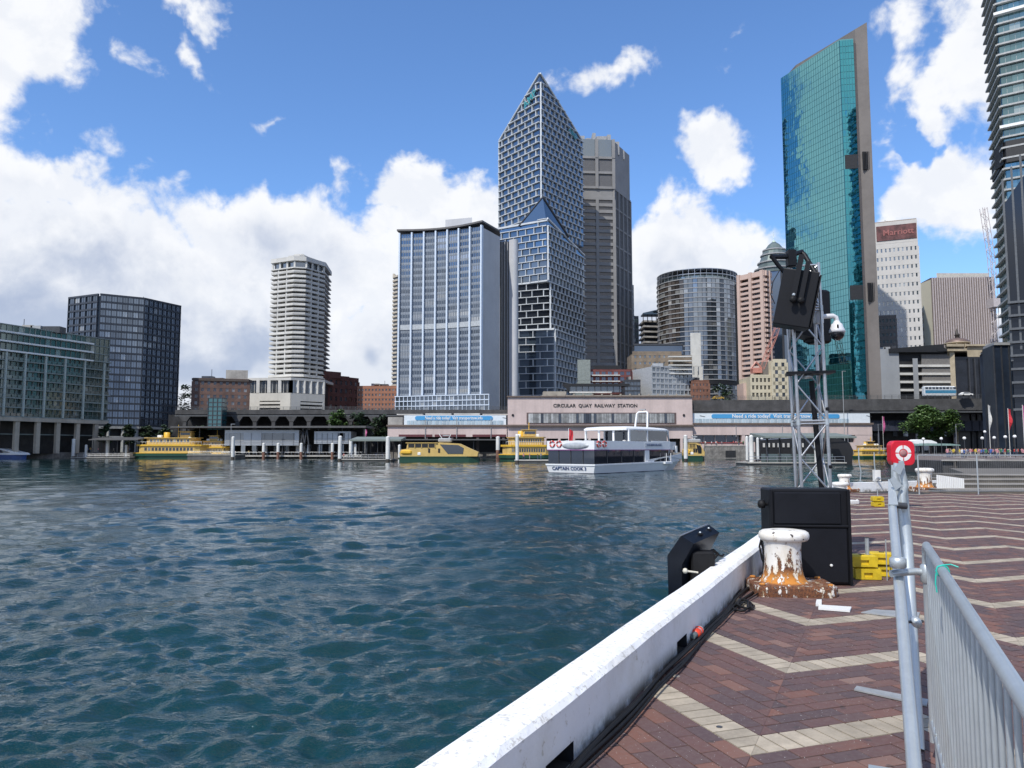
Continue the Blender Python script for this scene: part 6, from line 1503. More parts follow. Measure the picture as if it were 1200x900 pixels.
def roadway():
    deckm = mat('weathered_deck', (.075, .075, .077), .85, var=.2, vs=.3, streak=.4); rl = mat('dark_rail', (.085, .09, .095), .6)
    th = thing('elevated_road', 'long dark elevated roadway crossing behind the wharves and station', 'elevated road', (60, 305, 0))
    segs = [((204, 305), (600, 304), 480.2, 476.5, 488), ((600, 304), (808, 303), 478, 474, 486), ((806, 300), (1250, 286), 467.8, 463, 484)]
    for k, ((a, Ya), (b, Yb), yd, yr, yb) in enumerate(segs):
        A, B = Vector((gx(a, Ya), Ya)), Vector((gx(b, Yb), Yb)); d = (B-A).normalized(); n = Vector((d.y, -d.x)); Ym = (Ya+Yb)/2; L = (B-A).length
        zt = gz(yd, Ym, (a+b)/2); zr = gz(yr, Ym, (a+b)/2); zb = gz(yb, Ym, (a+b)/2)
        F = fr(tuple(A)+(0,), d)
        if k != 1:
            build(MB().merge(MB().bb(0, L, 0, 14, zb, zt-.6), F), 'deck', deckm, th); build(MB().merge(MB().bb(0, L, -.35, .15, zb+.9, zt+.02), F), 'edge_beam', deckm, th)
            build(MB().merge(MB().bb(0, L, -.6, .2, zb, zb+.5), F), 'service_pipe', rl, th)
        else: build(MB().merge(MB().bb(0, L, 3, 14, zb, zt), F), 'deck', deckm, th)
        if k != 1:
            nP = int(L/2.6); scatter('rail_post', MB().box((0, 0, 0), (.12, .12, zr-zt)), [rl], th, [F @ Matrix.Translation((2.6*(i+.5), -.1, (zr+zt)/2)) for i in range(nP)], cap=140)
            for j in range(3): build(MB().merge(MB().bb(0, L, -.14, -.06, zt+(zr-zt)*(j+1)/3-.1, zt+(zr-zt)*(j+1)/3), F), 'rail', rl, th)
    # piers on the left with spread heads
    for px in (215, 250, 277, 297.5, 319.5, 340.5, 361, 386, 410, 437):
        Y = 303 if px < 500 else 289; x = gx(px, Y); z1 = gz(488, Y) if px < 500 else gz(484, Y)
        build(MB().prism([(x-.7, Y), (x+.7, Y), (x+.7, Y+1.4), (x-.7, Y+1.4)], 0, z1-2), 'pier', deckm, th)
        build(MB().add([(x-.7, Y, z1-2.2), (x+.7, Y, z1-2.2), (x+2.2, Y, z1+.02), (x-2.2, Y, z1+.02), (x-.7, Y+1.4, z1-2.2), (x+.7, Y+1.4, z1-2.2), (x+2.2, Y+1.4, z1+.02), (x-2.2, Y+1.4, z1+.02)], [(0, 1, 2, 3), (7, 6, 5, 4), (1, 5, 6, 2), (4, 0, 3, 7), (0, 4, 5, 1), (3, 2, 6, 7)]), 'pier_head', deckm, th)
    # backing walls below the deck, the shade there put into their dark colour
    t2 = thing('arcade', 'dark backing wall put in as an arcade for the shade under the elevated roadway', 'arcade', (0, 318, 0))
    build(MB().bb(gx(196, 318), gx(460, 318), 318, 330, 0, gz(486, 318)), 'wall', mat('under_deck_shade', (.03, .03, .032), .6, var=.4, vs=.4), t2)
    build(MB().bb(gx(1018, 302), gx(1290, 302), 302, 316, 0, gz(470, 302)), 'wall', MATS['under_deck_shade'], t2)
    rg = random.Random(5)
    for i in range(26):
        px = 212+i*9.4; h = rg.uniform(1, 4); build(MB().bb(gx(px, 317.8), gx(px+rg.uniform(2, 6), 317.8), 317.5, 318.02, 1, 1+h), 'shop_window', gl_grey if rg.random() < .5 else gl_dark, t2)
    for i in range(16):
        px = 1024+i*11.6; h = rg.uniform(1, 4); z0_ = rg.choice((.6, 1, 6.5)); build(MB().bb(gx(px, 301.8), gx(px+rg.uniform(3, 8), 301.8), 301.6, 302.02, z0_, z0_+h), 'shop_window', gl_grey if rg.random() < .6 else white_conc, t2)
    # second, lower dark band: the railway level on the right
    t3 = thing('railway_viaduct', 'dark navy railway level below the roadway on the right', 'viaduct', (gx(1110, 296), 296, 0))
    nv = mat('navy_steel', (.03, .035, .055), .6, var=.2, vs=.3)
    build(MB().bb(gx(1021, 296), gx(1290, 296), 295, 302, gz(505, 296), gz(493, 296)), 'girder', nv, t3)
    for i in range(22): x = gx(1024+i*9, 295); build(MB().bb(x-.15, x+.15, 294.7, 295.1, gz(505, 296)+.1, gz(493, 296)-.1), 'stiffener', nv, t3)
    for px in (1030, 1075, 1120, 1160, 1195): build(MB().tube((gx(px, 296), 296, 0), (gx(px, 296), 296, gz(505, 296)), .5, 8), 'column', nv, t3)
roadway()
def lift_tower():
    Y = 299; th = thing('glass_lift_tower', 'teal glass lift tower beside the left end of the elevated roadway', 'lift tower', (gx(253, Y), Y, 0))
    t = glassmat('glass_lift', (.3, .5, .5), (.02, .07, .08), .3, .1, .4)
    build(MB().bb(gx(246, Y), gx(262, Y), Y-3, Y+2, 0, gz(467, Y)), 'shaft', t, th)
    for k in range(7): z_ = gz(467+k*5, Y); build(MB().bb(gx(245.6, Y), gx(262.4, Y), Y-3.2, Y+2.1, z_-.15, z_+.15), 'frame', darkmetal, th)
    for px in (246, 251.4, 256.7, 262): build(MB().bb(gx(px, Y)-.12, gx(px, Y)+.12, Y-3.25, Y-2.9, 0, gz(467, Y)), 'mullion', darkmetal, th)
lift_tower()

# ------------------------------------------------------------------ trees
def leafmat(name, c1, c2):
    m = bpy.data.materials.new(name); m.use_nodes = True; K = NT(m.node_tree); b = K.n['Principled BSDF']; ge = K.node('ShaderNodeNewGeometry')
    K.put(b.inputs['Base Color'], K.mix(K.m('ADD', K.m('MULTIPLY', ge.outputs['Random Per Island'], .6), K.m('MULTIPLY', K.noise(ge.outputs['Position'], .35, 3), .4)), c1, c2)); b.inputs['Roughness'].default_value = .55
    MATS[name] = m; return m
lf1 = leafmat('fig_leaves', (.035, .075, .018), (.085, .15, .03)); lf2 = leafmat('dark_leaves', (.012, .028, .012), (.035, .062, .022))
bark = mat('bark', (.14, .10, .08), .9, var=.25, vs=2)
def tree(px, Y, ytop, ybase, wpx, label, lm, seed=1, nleaf=3500, name='tree', leaf=.5, z0=0., group=None, flat=.75):
    x = gx(px, Y); th = thing(name, label, 'tree', (x, Y, z0), group=group); rg = random.Random(seed)
    H = gz(ytop, Y, px)-z0; W = wpx*Y/901; zb = H*.30
    build(MB().path([(0, 0, 0), (.1, 0, H*.2), (-.1, .1, H*.42), (.2, 0, H*.6)], W*.03, 8, rs=[W*.032, W*.026, W*.02, W*.012]), 'trunk', bark, th, world=False)
    cl = []
    for i in range(26):
        a = rg.uniform(0, 6.283); r = W*.5*math.sqrt(rg.random())*.8; zz = zb+(H-zb)*(rg.uniform(.04, .95))*(1-.35*(r/(W*.5))**2)
        cl.append((r*math.cos(a), r*math.sin(a), zz, max(W, H*.55)*rg.uniform(.10, .19)))
    for c in cl[:6]: build(MB().path([(0, 0, H*.32), (c[0]*.5, c[1]*.5, (H*.3+c[2])*.5), (c[0]*.9, c[1]*.9, c[2])], .1, 5, rs=[W*.014, W*.009, W*.004]), 'limb', bark, th, world=False)
    mb = MB()
    for i in range(nleaf):
        c = rg.choice(cl); v = Vector((rg.gauss(0, 1), rg.gauss(0, 1), rg.gauss(0, 1))).normalized()*c[3]*(rg.random()**.4)
        p = Vector((c[0]+v.x, c[1]+v.y, c[2]+v.z*flat))
        if p.z > H or p.z < H*.14: continue
        s = leaf*rg.uniform(.5, 1.2); q = Matrix.Rotation(rg.uniform(0, 6.3), 3, 'Z') @ Matrix.Rotation(rg.uniform(-1., 1.), 3, 'X')
        mb.add([p+q @ Vector(k) for k in ((-s/2, -s/3, 0), (s/2, -s/3, 0), (s*.6, s/3, s*.15), (-s*.4, s/3, s*.1))], [(0, 1, 2, 3)])
    build(mb, 'crown', lm, th, world=False); return th
tree(1090, 262, 474.5, 524, 62, 'large spreading green fig tree in front of the viaduct on the right', lf1, 3, 17000, leaf=.6)
tree(847, 340, 449, 480, 27, 'dark green tree right of the low red brick building', lf2, 4, 2500, leaf=.8)
tree(215, 352, 449, 500, 22, 'olive green tree between the dark flats and the brown brick block', lf1, 5, 2500, leaf=.8)
for i, (px, yt, wd, l) in enumerate(((395, 477, 24, 'dark green tree under the roadway below the white tower'), (418, 480, 22, 'dark green tree right of the one below the white tower'), (442, 482, 22, 'dark green tree just left of the station wing'))): tree(px, 296, yt, 522, wd, l, lf2 if i else lf1, 10+i, 1800, leaf=.7, group='trees under the roadway')
for i, (px, yt, wd, l) in enumerate(((122, 494, 16, 'dark tree at the right end of the beige colonnade'), (150, 497, 15, 'dark tree in front of the second arcade column'), (172, 497, 16, 'dark tree behind the yellow ferry left of its wheelhouse'), (192, 496, 16, 'dark tree behind the yellow ferry wheelhouse'), (236, 497, 22, 'dark tree left of the wharf building'))): tree(px, 288, yt, 522, wd, l, lf2, 20+i, 1500, leaf=.65, group='trees on the eastern promenade')

# ------------------------------------------------------------------ wharves and piles
pile_w = mat('pile_white', (.70, .70, .67), .6, var=.08, vs=.6, streak=.3); pile_d = mat('pile_dark', (.07, .06, .05), .85, var=.3, vs=1)
def pile(px, yt, yb, label, wpx=4., red=False, Y=None):
    Y = Y or min(280, G(px, yb, -1.9).y); x = gx(px, Y); r = wpx*Y/901/2; zt = gz(yt, Y, px); th = thing('mooring_pile', label, 'pile', (x, Y, -1.9), group='mooring piles')
    zs = -1.9+(zt+1.9)*(.12 if not red else .45)
    m = mat('pile_rust', (.26, .13, .09), .85, var=.3, vs=1) if red else pile_d
    build(MB().tube((0, 0, -1), (0, 0, zs+1.9), r*.96, 10), 'foot', m, th, world=False); build(MB().tube((0, 0, zs+1.9), (0, 0, zt+1.9), r, 12), 'sleeve', pile_w, th, world=False)
    build(MB().lathe((0, 0, zt+1.9), [(r*1.04, -.05), (r*1.04, .05), (r*.5, .25), (.02, .35)], 12), 'cap', pile_w, th, world=False)
P_ = [(86, 515, 534.6, 'white pile at the left end of the small pontoon before the colonnade', 4, 0), (126, 515, 535, 'white pile at the right end of the small pontoon before the colonnade', 4, 0), (101, 522, 533, 'short white pile behind the small pontoon', 3, 0), (148, 522, 533, 'short white pile beside the bow of the yellow ferry', 3, 0),
 (222, 513, 537.4, 'white pile at the stern of the yellow ferry', 4, 0), (273, 512.5, 538.6, 'tall white pile in front of the silver wharf building', 4, 0),
 (309, 520, 537.5, 'rusty footed pile first right of the tall white one before the silver wharf building', 3.6, 1), (326, 520, 537.5, 'rusty footed pile below the right half of the silver wharf building', 3.6, 1), (353, 520, 537.5, 'rusty footed pile below the slanting struts', 3.6, 1), (389.5, 520, 537.5, 'rusty footed pile below the smaller silver wharf building', 3.6, 1),
 (398.5, 512, 541, 'tall white pile at the left end of the middle pontoon', 4.6, 0), (411, 516, 538, 'white pile behind the middle pontoon near its left end', 4, 0), (416.5, 521, 537, 'short white pile on the middle pontoon', 3, 0),
 (454.5, 512.5, 541.5, 'thick white pile left of the low yellow catamaran ferry', 5, 0), (468, 522, 538, 'short white pile between thick pile and low catamaran ferry', 3, 0),
 (583.5, 512.5, 539.5, 'white pile right of the low catamaran ferry', 4.6, 1), (606, 510.5, 543.5, 'white pile at the left corner of the pontoon beside the white cruise boat', 4, 0), (613, 522, 537, 'short white pile first right of that pontoon corner', 3, 0), (621, 521.5, 536, 'short white pile second right of that pontoon corner', 3, 0), (625, 521.5, 536, 'short white pile third right of that pontoon corner', 3, 0), (638, 522.5, 536, 'short white pile just left of the cruise boat stern', 3, 0),
 (803.5, 511, 541, 'white pile at the bow of the white cruise boat', 4.6, 0),
 (875.5, 512.5, 543, 'leftmost white pile of the right hand wharf', 3.4, 0), (880.5, 511.5, 545.5, 'thick white pile in front at the left corner of the right hand wharf', 5.2, 0), (888, 514, 541, 'white pile third from the left of the right hand wharf', 3.4, 0), (893, 514, 540, 'white pile fourth from the left of the right hand wharf', 3.4, 0), (976, 520, 541, 'white pile at the right part of the right hand wharf', 4.6, 0), (956.5, 511.5, 546, 'white pile seen between the truss chords', 4.8, 0), (987, 522, 541, 'short white pile near the dark end of the right hand wharf', 3.4, 1), (995, 522, 540, 'short white pile last at the dark end of the right hand wharf', 3., 1)]
for px, yt, yb, l, wd, rd in P_: pile(px, yt, yb, l, wd, bool(rd))

def pontoon(name, label, x0, x1, ywl, deck_h=.75, depth=9., rail=True, roof=None, posts=(), cat='pontoon', roofm=None, Y=None, people=0, glass=False):
    Y = Y or min(283, G((x0+x1)/2, ywl, -1.9).y); X = lambda p: gx(p, Y)
    th = thing(name, label, cat, (X((x0+x1)/2), Y, -1.9)); zt = -1.9+deck_h
    build(MB().bb(X(x0), X(x1), Y, Y+depth, -2.3, zt-.22), 'float', mat('pontoon_grey', (.12, .12, .115), .8, var=.2, vs=.5), th); build(MB().bb(X(x0)-.2, X(x1)+.2, Y-.25, Y+depth+.2, zt-.22, zt), 'deck', mat('deck_pale', (.42, .40, .36), .8, var=.1, vs=.4), th)
    if rail:
        n = max(3, int((X(x1)-X(x0))/1.9)); scatter('rail_post', MB().tube((0, 0, 0), (0, 0, 1.15), .05, 5), [alu], th, [Matrix.Translation((X(x0)+(X(x1)-X(x0))*i/n, Y+.3, zt)) for i in range(n+1)])
        for z_ in (.55, 1.15): build(MB().tube((X(x0), Y+.3, zt+z_), (X(x1), Y+.3, zt+z_), .045, 5), 'rail', alu, th)
    if glass: build(MB().bb(X(x0)+3, X(x1)-2, Y+1.2, Y+1.26, zt, zt+1.7), 'glass_screen', glassmat('screen_glass', (.4, .5, .5), (.10, .13, .13), .25, .1, .3), th)
    if roof:
        r0, r1, ya, yb = roof; z1 = gz(ya, Y, x0); z0 = gz(yb, Y, x0)
        build(MB().prism([(X(r0), Y-.6), (X(r1), Y-.6), (X(r1), Y+depth+.6), (X(r0), Y+depth+.6)], z0, z1, z0s=[z0, z0, z0+.5, z0+.5], z1s=[z1, z1, z1+.9, z1+.9]), 'roof', roofm or mat('green_grey_roof', (.19, .22, .20), .6, var=.1), th)
        for p in posts: build(MB().tube((X(p), Y+.8, zt), (X(p), Y+.8, z0+.05), .13, 7), 'roof_post', darkmetal, th); build(MB().tube((X(p), Y+depth-1, zt), (X(p), Y+depth-1, z0+.3), .13, 7), 'roof_post', darkmetal, th)
    return th
pontoon('pontoon', 'small low pontoon with thin canopy in front of the beige colonnade', 84, 152, 536.5, .5, 7, roof=(104, 162, 515, 515.9), posts=(108, 122, 136, 150), Y=276, roofm=mat('dark_grey_roof', (.10, .10, .10)))
pontoon('pontoon', 'grey pontoon below the left end of the silver wharf building', 220, 276, 538, 1.5, 10, Y=266)
pontoon('pontoon', 'middle pontoon with railings left of the low catamaran ferry', 397, 458, 541, .7, 9, roof=(410, 470, 515, 517), posts=(414, 428, 442, 456))
pontoon('pontoon', 'short pontoon at the stern of the white cruise boat', 604, 645, 543, .8, 9, rail=False)
pontoon('ferry_wharf', 'roofed wharf with glass screens and white piles in front of the right station wing', 877, 990, 546, .75, 9, roof=(896, 1003, 511.5, 513.5), posts=(900, 915, 930, 945, 960, 975), cat='wharf', glass=True)
def right_wharf_more():
    Y = 168; X = lambda p: gx(p, Y); th = thing('wharf_shelter', 'dark rounded shelter and gangway at the right end of the roofed wharf', 'shelter', (X(990), Y, 0))
    build(MB().prism([(X(905), Y+8), (X(990), Y+8), (X(990), Y+9), (X(905), Y+9)], -1.1, gz(514, Y)), 'back_wall', dark, th)
    p = [(978, 546), (1005, 545), (1007, 528), (1003, 519), (992, 514), (978, 514)]
    mb = MB(); n = len(p); mb.add([(X(a), Y+3, gz(b, Y, a)) for a, b in p]+[(X(a), Y+10, gz(b, Y, a)) for a, b in p], [tuple(range(n)), tuple(range(2*n-1, n-1, -1))]+[(i, n+i, n+(i+1) % n, (i+1) % n) for i in range(n)]); build(mb, 'shelter', mat('near_black', (.02, .02, .022), .5), th)
    for i in range(9): x = X(908+i*6); build(MB().bb(x, x+.45, Y+7.8, Y+8.02, gz(524, Y), gz(519, Y)), 'notice', white_conc, th)
    for i in range(5): x = X(916+i*9); build(MB().bb(x, x+.8, Y+7.5, Y+8.02, -.9, gz(533, Y)), 'turnstile', darkmetal, th)
    build(MB().tube((X(895), Y+2, gz(515.5, Y)), (X(1003), Y+2, gz(509.5, Y)), .1, 5), 'roof_edge', alu, th)
right_wharf_more()
def wharf_building():
    Y = 280; X = lambda p: gx(p, Y); z = lambda y: gz(y, Y, 300)
    th = thing('wharf_building', 'long silver clad upper storey of the ferry wharf under a thin dark roof', 'wharf building', (X(310), Y, 0))
    sil = mat('silver_cladding', (.42, .44, .46), .4, .4, var=.06, vs=.3)
    for nm, x0, x1, yt, yb in (('upper_room', 263, 350, 504, 522), ('upper_room', 368, 411, 505.5, 520)):
        build(MB().bb(X(x0), X(x1), Y, Y+10, z(yb), z(yt)), nm, sil, th)
        a, b = ((264, 285), (306, 345)) if x0 == 263 else ((396, 404), (398, 402))
        for q0, q1 in (a, b): build(MB().bb(X(q0), X(q1), Y-.08, Y+.1, z(517), z(507.5)), 'window_band', gl_dark, th)
        for k in range(3): build(MB().bb(X(x0), X(x1), Y-.12, Y-.09, z(yb)+.6+k*.55, z(yb)+.75+k*.55), 'cladding_seam', grey_paint, th)
        for i in range(7): q = x0+(x1-x0)*(i+.5)/7; build(MB().bb(X(q)-.05, X(q)+.05, Y-.13, Y-.085, z(yb)+.1, z(507.5)), 'mullion', darkmetal, th)
    build(MB().prism([(X(203), Y-3), (X(430), Y-3), (X(430), Y+13), (X(203), Y+13)], z(501.5), z(499), z1s=[z(499.8), z(499.2), z(498.2), z(498.8)]), 'roof', mat('dark_grey_roof', (.10, .10, .10), .6), th)
    build(MB().bb(X(205), X(428), Y+12, Y+12.6, 0, z(502)), 'back_wall', dark, th)
    for px in (352, 359, 356, 364): build(MB().tube((X(px), Y-1, -.5), (X(px+(4 if px in (352, 356) else -4)), Y-1, z(502)), .28, 6), 'strut', darkmetal, th)
    for px in (208, 232, 262, 300, 330, 372, 400, 425): build(MB().tube((X(px), Y+1, -1.9), (X(px), Y+1, z(501.5)), .22, 7), 'column', darkmetal, th)
    build(MB().bb(X(262), X(425), Y-2, Y+10, -1.2, -.7), 'lower_deck', mat('deck_pale', (.42, .40, .36)), th)
    for i in range(12): q = 266+i*13; build(MB().bb(X(q), X(q+5), Y+3, Y+3.3, .0, 3.2), 'gate_panel', gl_grey if i % 3 else grey_paint, th)
    n = 40; scatter('rail_post', MB().tube((0, 0, -.7), (0, 0, .4), .05, 5), [alu], th, [Matrix.Translation((X(262)+(X(425)-X(262))*i/n, Y-1.8, 0)) for i in range(n+1)])
    build(MB().tube((X(262), Y-1.8, .4), (X(425), Y-1.8, .4), .05, 5), 'rail', alu, th)
    build(MB().prism([(X(410), Y-2), (X(600), Y-2), (X(600), Y+9), (X(410), Y+9)], gz(516, Y), gz(514.6, Y)), 'canopy', mat('dark_grey_roof', (.10, .10, .10)), th)
    for px in (430, 470, 512, 555, 590): build(MB().tube((X(px), Y, -1.9), (X(px), Y, gz(516, Y)), .2, 6), 'column', darkmetal, th)
wharf_building()

# ------------------------------------------------------------------ boats
yb = mat('ferry_yellow', (.60, .42, .14), .45, var=.08, vs=.6); yo = mat('ferry_ochre', (.70, .42, .04), .45, var=.05); gr = mat('ferry_green', (.012, .06, .035), .45, var=.1)
def ferry(px0, px1, ywl, label, rz=0., Lr=None, wheel=(.62,), Y=None, k=1.):
    Y = Y or min(284, G((px0+px1)/2, ywl, -1.9).y); L = Lr or (px1-px0)*Y/901; th = thing('ferry', label, 'ferry', (gx((px0+px1)/2, Y), Y+4, -1.9), rz, group='yellow and green ferries')
    B_ = 4.6*k; h = L/2
    def plan(l, b, e=.22): return [(-l, 0), (-l*(1-e), -b*.8), (-l*(1-2*e), -b), (l*(1-2*e), -b), (l*(1-e), -b*.8), (l, 0), (l*(1-e), b*.8), (l*(1-2*e), b), (-l*(1-2*e), b), (-l*(1-e), b*.8)]
    build(MB().prism(plan(h*.95, B_*.92), -.5, .9*k).prism(plan(h, B_), .9*k, 1.9*k), 'hull', gr, th, world=False)
    build(MB().prism(plan(h*1.005, B_*1.01), 1.9*k, 2.15*k), 'rubbing_strake', yo, th, world=False)
    build(MB().prism(plan(h*.86, B_*.94, .14), 2.15*k, 4.5*k), 'main_cabin', yb, th, world=False)
    n = 14; wv = MB().box((0, 0, 0), (h*1.2/n*.66, .1, 1.05*k)); scatter('window', wv, [gl_dark], th, [Matrix.Translation((-h*.6+h*1.2*(i+.5)/n, -B_*.945, 3.4*k)) for i in range(n)], world=False)
    build(MB().prism(plan(h*.93, B_*1.02, .16), 4.5*k, 5.1*k), 'upper_deck', yo, th, world=False)
    build(MB().prism(plan(h*.66, B_*.8, .12), 5.1*k, 7.3*k), 'upper_cabin', yb, th, world=False)
    n = 12; wv = MB().box((0, 0, 0), (h*.98/n*.62, .1, .95*k)); scatter('upper_window', wv, [gl_dark], th, [Matrix.Translation((-h*.49+h*.98*(i+.5)/n, -B_*.81, 6.4*k)) for i in range(n)], world=False)
    build(MB().prism(plan(h*.72, B_*.9, .12), 7.3*k, 7.55*k), 'roof', yb, th, world=False)
    for w_ in wheel:
        x = -h+2*h*w_; build(MB().bevbox((x, 0, 8.6*k), (4.2*k, 3.6*k, 2.2*k), .3), 'wheelhouse', yb, th, world=False); build(MB().box((x, -1.82*k, 8.9*k), (3.4*k, .1, .8*k)), 'wheelhouse_window', gl_dark, th, world=False); build(MB().bb(x-2.4*k, x+2.4*k, -2*k, 2*k, 9.7*k, 9.9*k), 'wheelhouse_roof', yb, th, world=False)
    build(MB().tube((h*.1, 0, 7.5*k), (h*.1, 0, 12.2*k), .12, 6), 'mast', yo, th, world=False); build(MB().tube((h*.1-1, 0, 11*k), (h*.1+1, 0, 11*k), .07, 5), 'yard', darkmetal, th, world=False)
    build(MB().lathe((-h*.18, 0, 7.5*k), [(.9*k, 0), (.85*k, 1.9*k), (.7*k, 2.0*k)], 12, sx=1.3), 'funnel', yo, th, world=False)
    for x in (-h*.32, h*.28, h*.36): build(MB().bevbox((x, -1, 8*k), (1.6*k, 1.2*k, .9*k), .15), 'life_raft', white, th, world=False)
    n = 20; scatter('rail_post', MB().tube((0, 0, 5.1*k), (0, 0, 6*k), .04, 4), [white], th, [Matrix.Translation((-h*.8+h*1.6*i/n, -B_*.97, 0)) for i in range(n+1)], world=False); build(MB().tube((-h*.8, -B_*.97, 6*k), (h*.8, -B_*.97, 6*k), .05, 5), 'rail', white, th, world=False)
ferry(150, 246, 537, 'yellow double ended ferry with green hull in front of the dark flats', Y=277, wheel=(.66,))
ferry(226, 268, 536, 'yellow ferry mostly hidden behind the left wharf pontoon', Y=280, k=.85, wheel=(.5,))
ferry(584, 650, 540, 'yellow ferry half hidden behind piles left of the white cruise boat', rz=R(8), Y=222, k=.92, wheel=(.55,))
ferry(1004, 1046, 533, 'small tan ferry between the right hand wharf and the lifebuoy cabinet', Y=262, k=.62, wheel=(.5,))
def low_ferry(px0, px1, ywl, label, Y=None):
    Y = Y or G((px0+px1)/2, ywl, -1.9).y; L = (px1-px0)*Y/901; th = thing('catamaran_ferry', label, 'ferry', (gx((px0+px1)/2, Y), Y+4, -1.9)); h = L/2
    for s in (-1, 1): build(MB().prism([(-h, s*3-.9), (h*.75, s*3-.9), (h, s*3), (h*.75, s*3+.9), (-h, s*3+.9)], -.5, 1.2), 'hull', gr, th, world=False)
    build(MB().prism([(-h*.98, -4), (h*.7, -4), (h*.97, -1.5), (h*.97, 1.5), (h*.7, 4), (-h*.98, 4)], 1.2, 1.5), 'bridge_deck', gr, th, world=False)
    # cabin profile swept across the beam: rounded yellow stern box, glazed waist, raked bow
    pr = [(-h*.96, 1.5), (-h*1., 2.2), (-h*.96, 3.3), (-h*.82, 3.5), (-h*.80, 5.0), (-h*.1, 5.0), (h*.0, 5.2), (h*.5, 4.9), (h*.72, 3.8), (h*.98, 2.6), (h*.96, 1.5)]
    n = len(pr); build(MB().add([(x, -3.9, z) for x, z in pr]+[(x, 3.9, z) for x, z in pr], [tuple(range(n-1, -1, -1))[::-1], tuple(range(2*n-1, n-1, -1))]+[(i, n+i, n+(i+1) % n, (i+1) % n) for i in range(n)]), 'cabin', yb, th, world=False)
    build(MB().bb(-h*.78, -h*.1, -4.0, -3.88, 3.9, 4.8), 'upper_opening', dark, th, world=False)
    for i in range(5): x = -h*.78+h*.68*i/4; build(MB().bb(x-.08, x+.08, -4.06, -3.9, 3.7, 5), 'stanchion', yb, th, world=False)
    sw_ = [(h*.02, 4.7), (h*.48, 4.5), (h*.62, 3.7), (h*.60, 2.2), (h*.22, 2.2)]; m_ = len(sw_)
    build(MB().add([(x, -4.0, z) for x, z in sw_]+[(x, -3.85, z) for x, z in sw_], [tuple(range(m_)), tuple(range(2*m_-1, m_-1, -1))]+[(i, m_+i, m_+(i+1) % m_, (i+1) % m_) for i in range(m_)]), 'side_glazing', gl_dark, th, world=False)
    for x in (-h*.25, h*.0): build(MB().bb(x-.25, x+.25, -4., -3.86, 2.5, 3.6), 'porthole', dark, th, world=False)
    build(MB().bevbox((-h*.82, -2, 2.6), (h*.3, 4.6, 1.5), .5), 'stern_float', yo, th, world=False); build(MB().bevbox((-h*.5, -2.4, 2.2), (1.2, 3.2, 1.2), .3), 'white_raft', white, th, world=False)
    build(MB().prism([(-h*.84, -4.2), (-h*.04, -4.2), (-h*.04, 4.2), (-h*.84, 4.2)], 5., 5.18), 'roof', yb, th, world=False)
    build(MB().bevbox((h*.12, 0, 5.8), (3.6, 3, 1.2), .3), 'wheelhouse', grey_paint, th, world=False); build(MB().tube((h*.06, 0, 6), (-h*.04, 0, 7.6), .1, 5).tube((h*.2, 0, 6), (h*.26, 0, 7.4), .1, 5), 'mast', white, th, world=False); build(MB().box((h*.14, 0, 7.1), (1.8, .4, .3)), 'radar', grey_paint, th, world=False)
low_ferry(468, 561, 541.5, 'low yellow and green catamaran ferry with dark glazed side')
low_ferry(806, 826, 538, 'little tan boat moored against the seawall behind the cruise boat bow', Y=225)

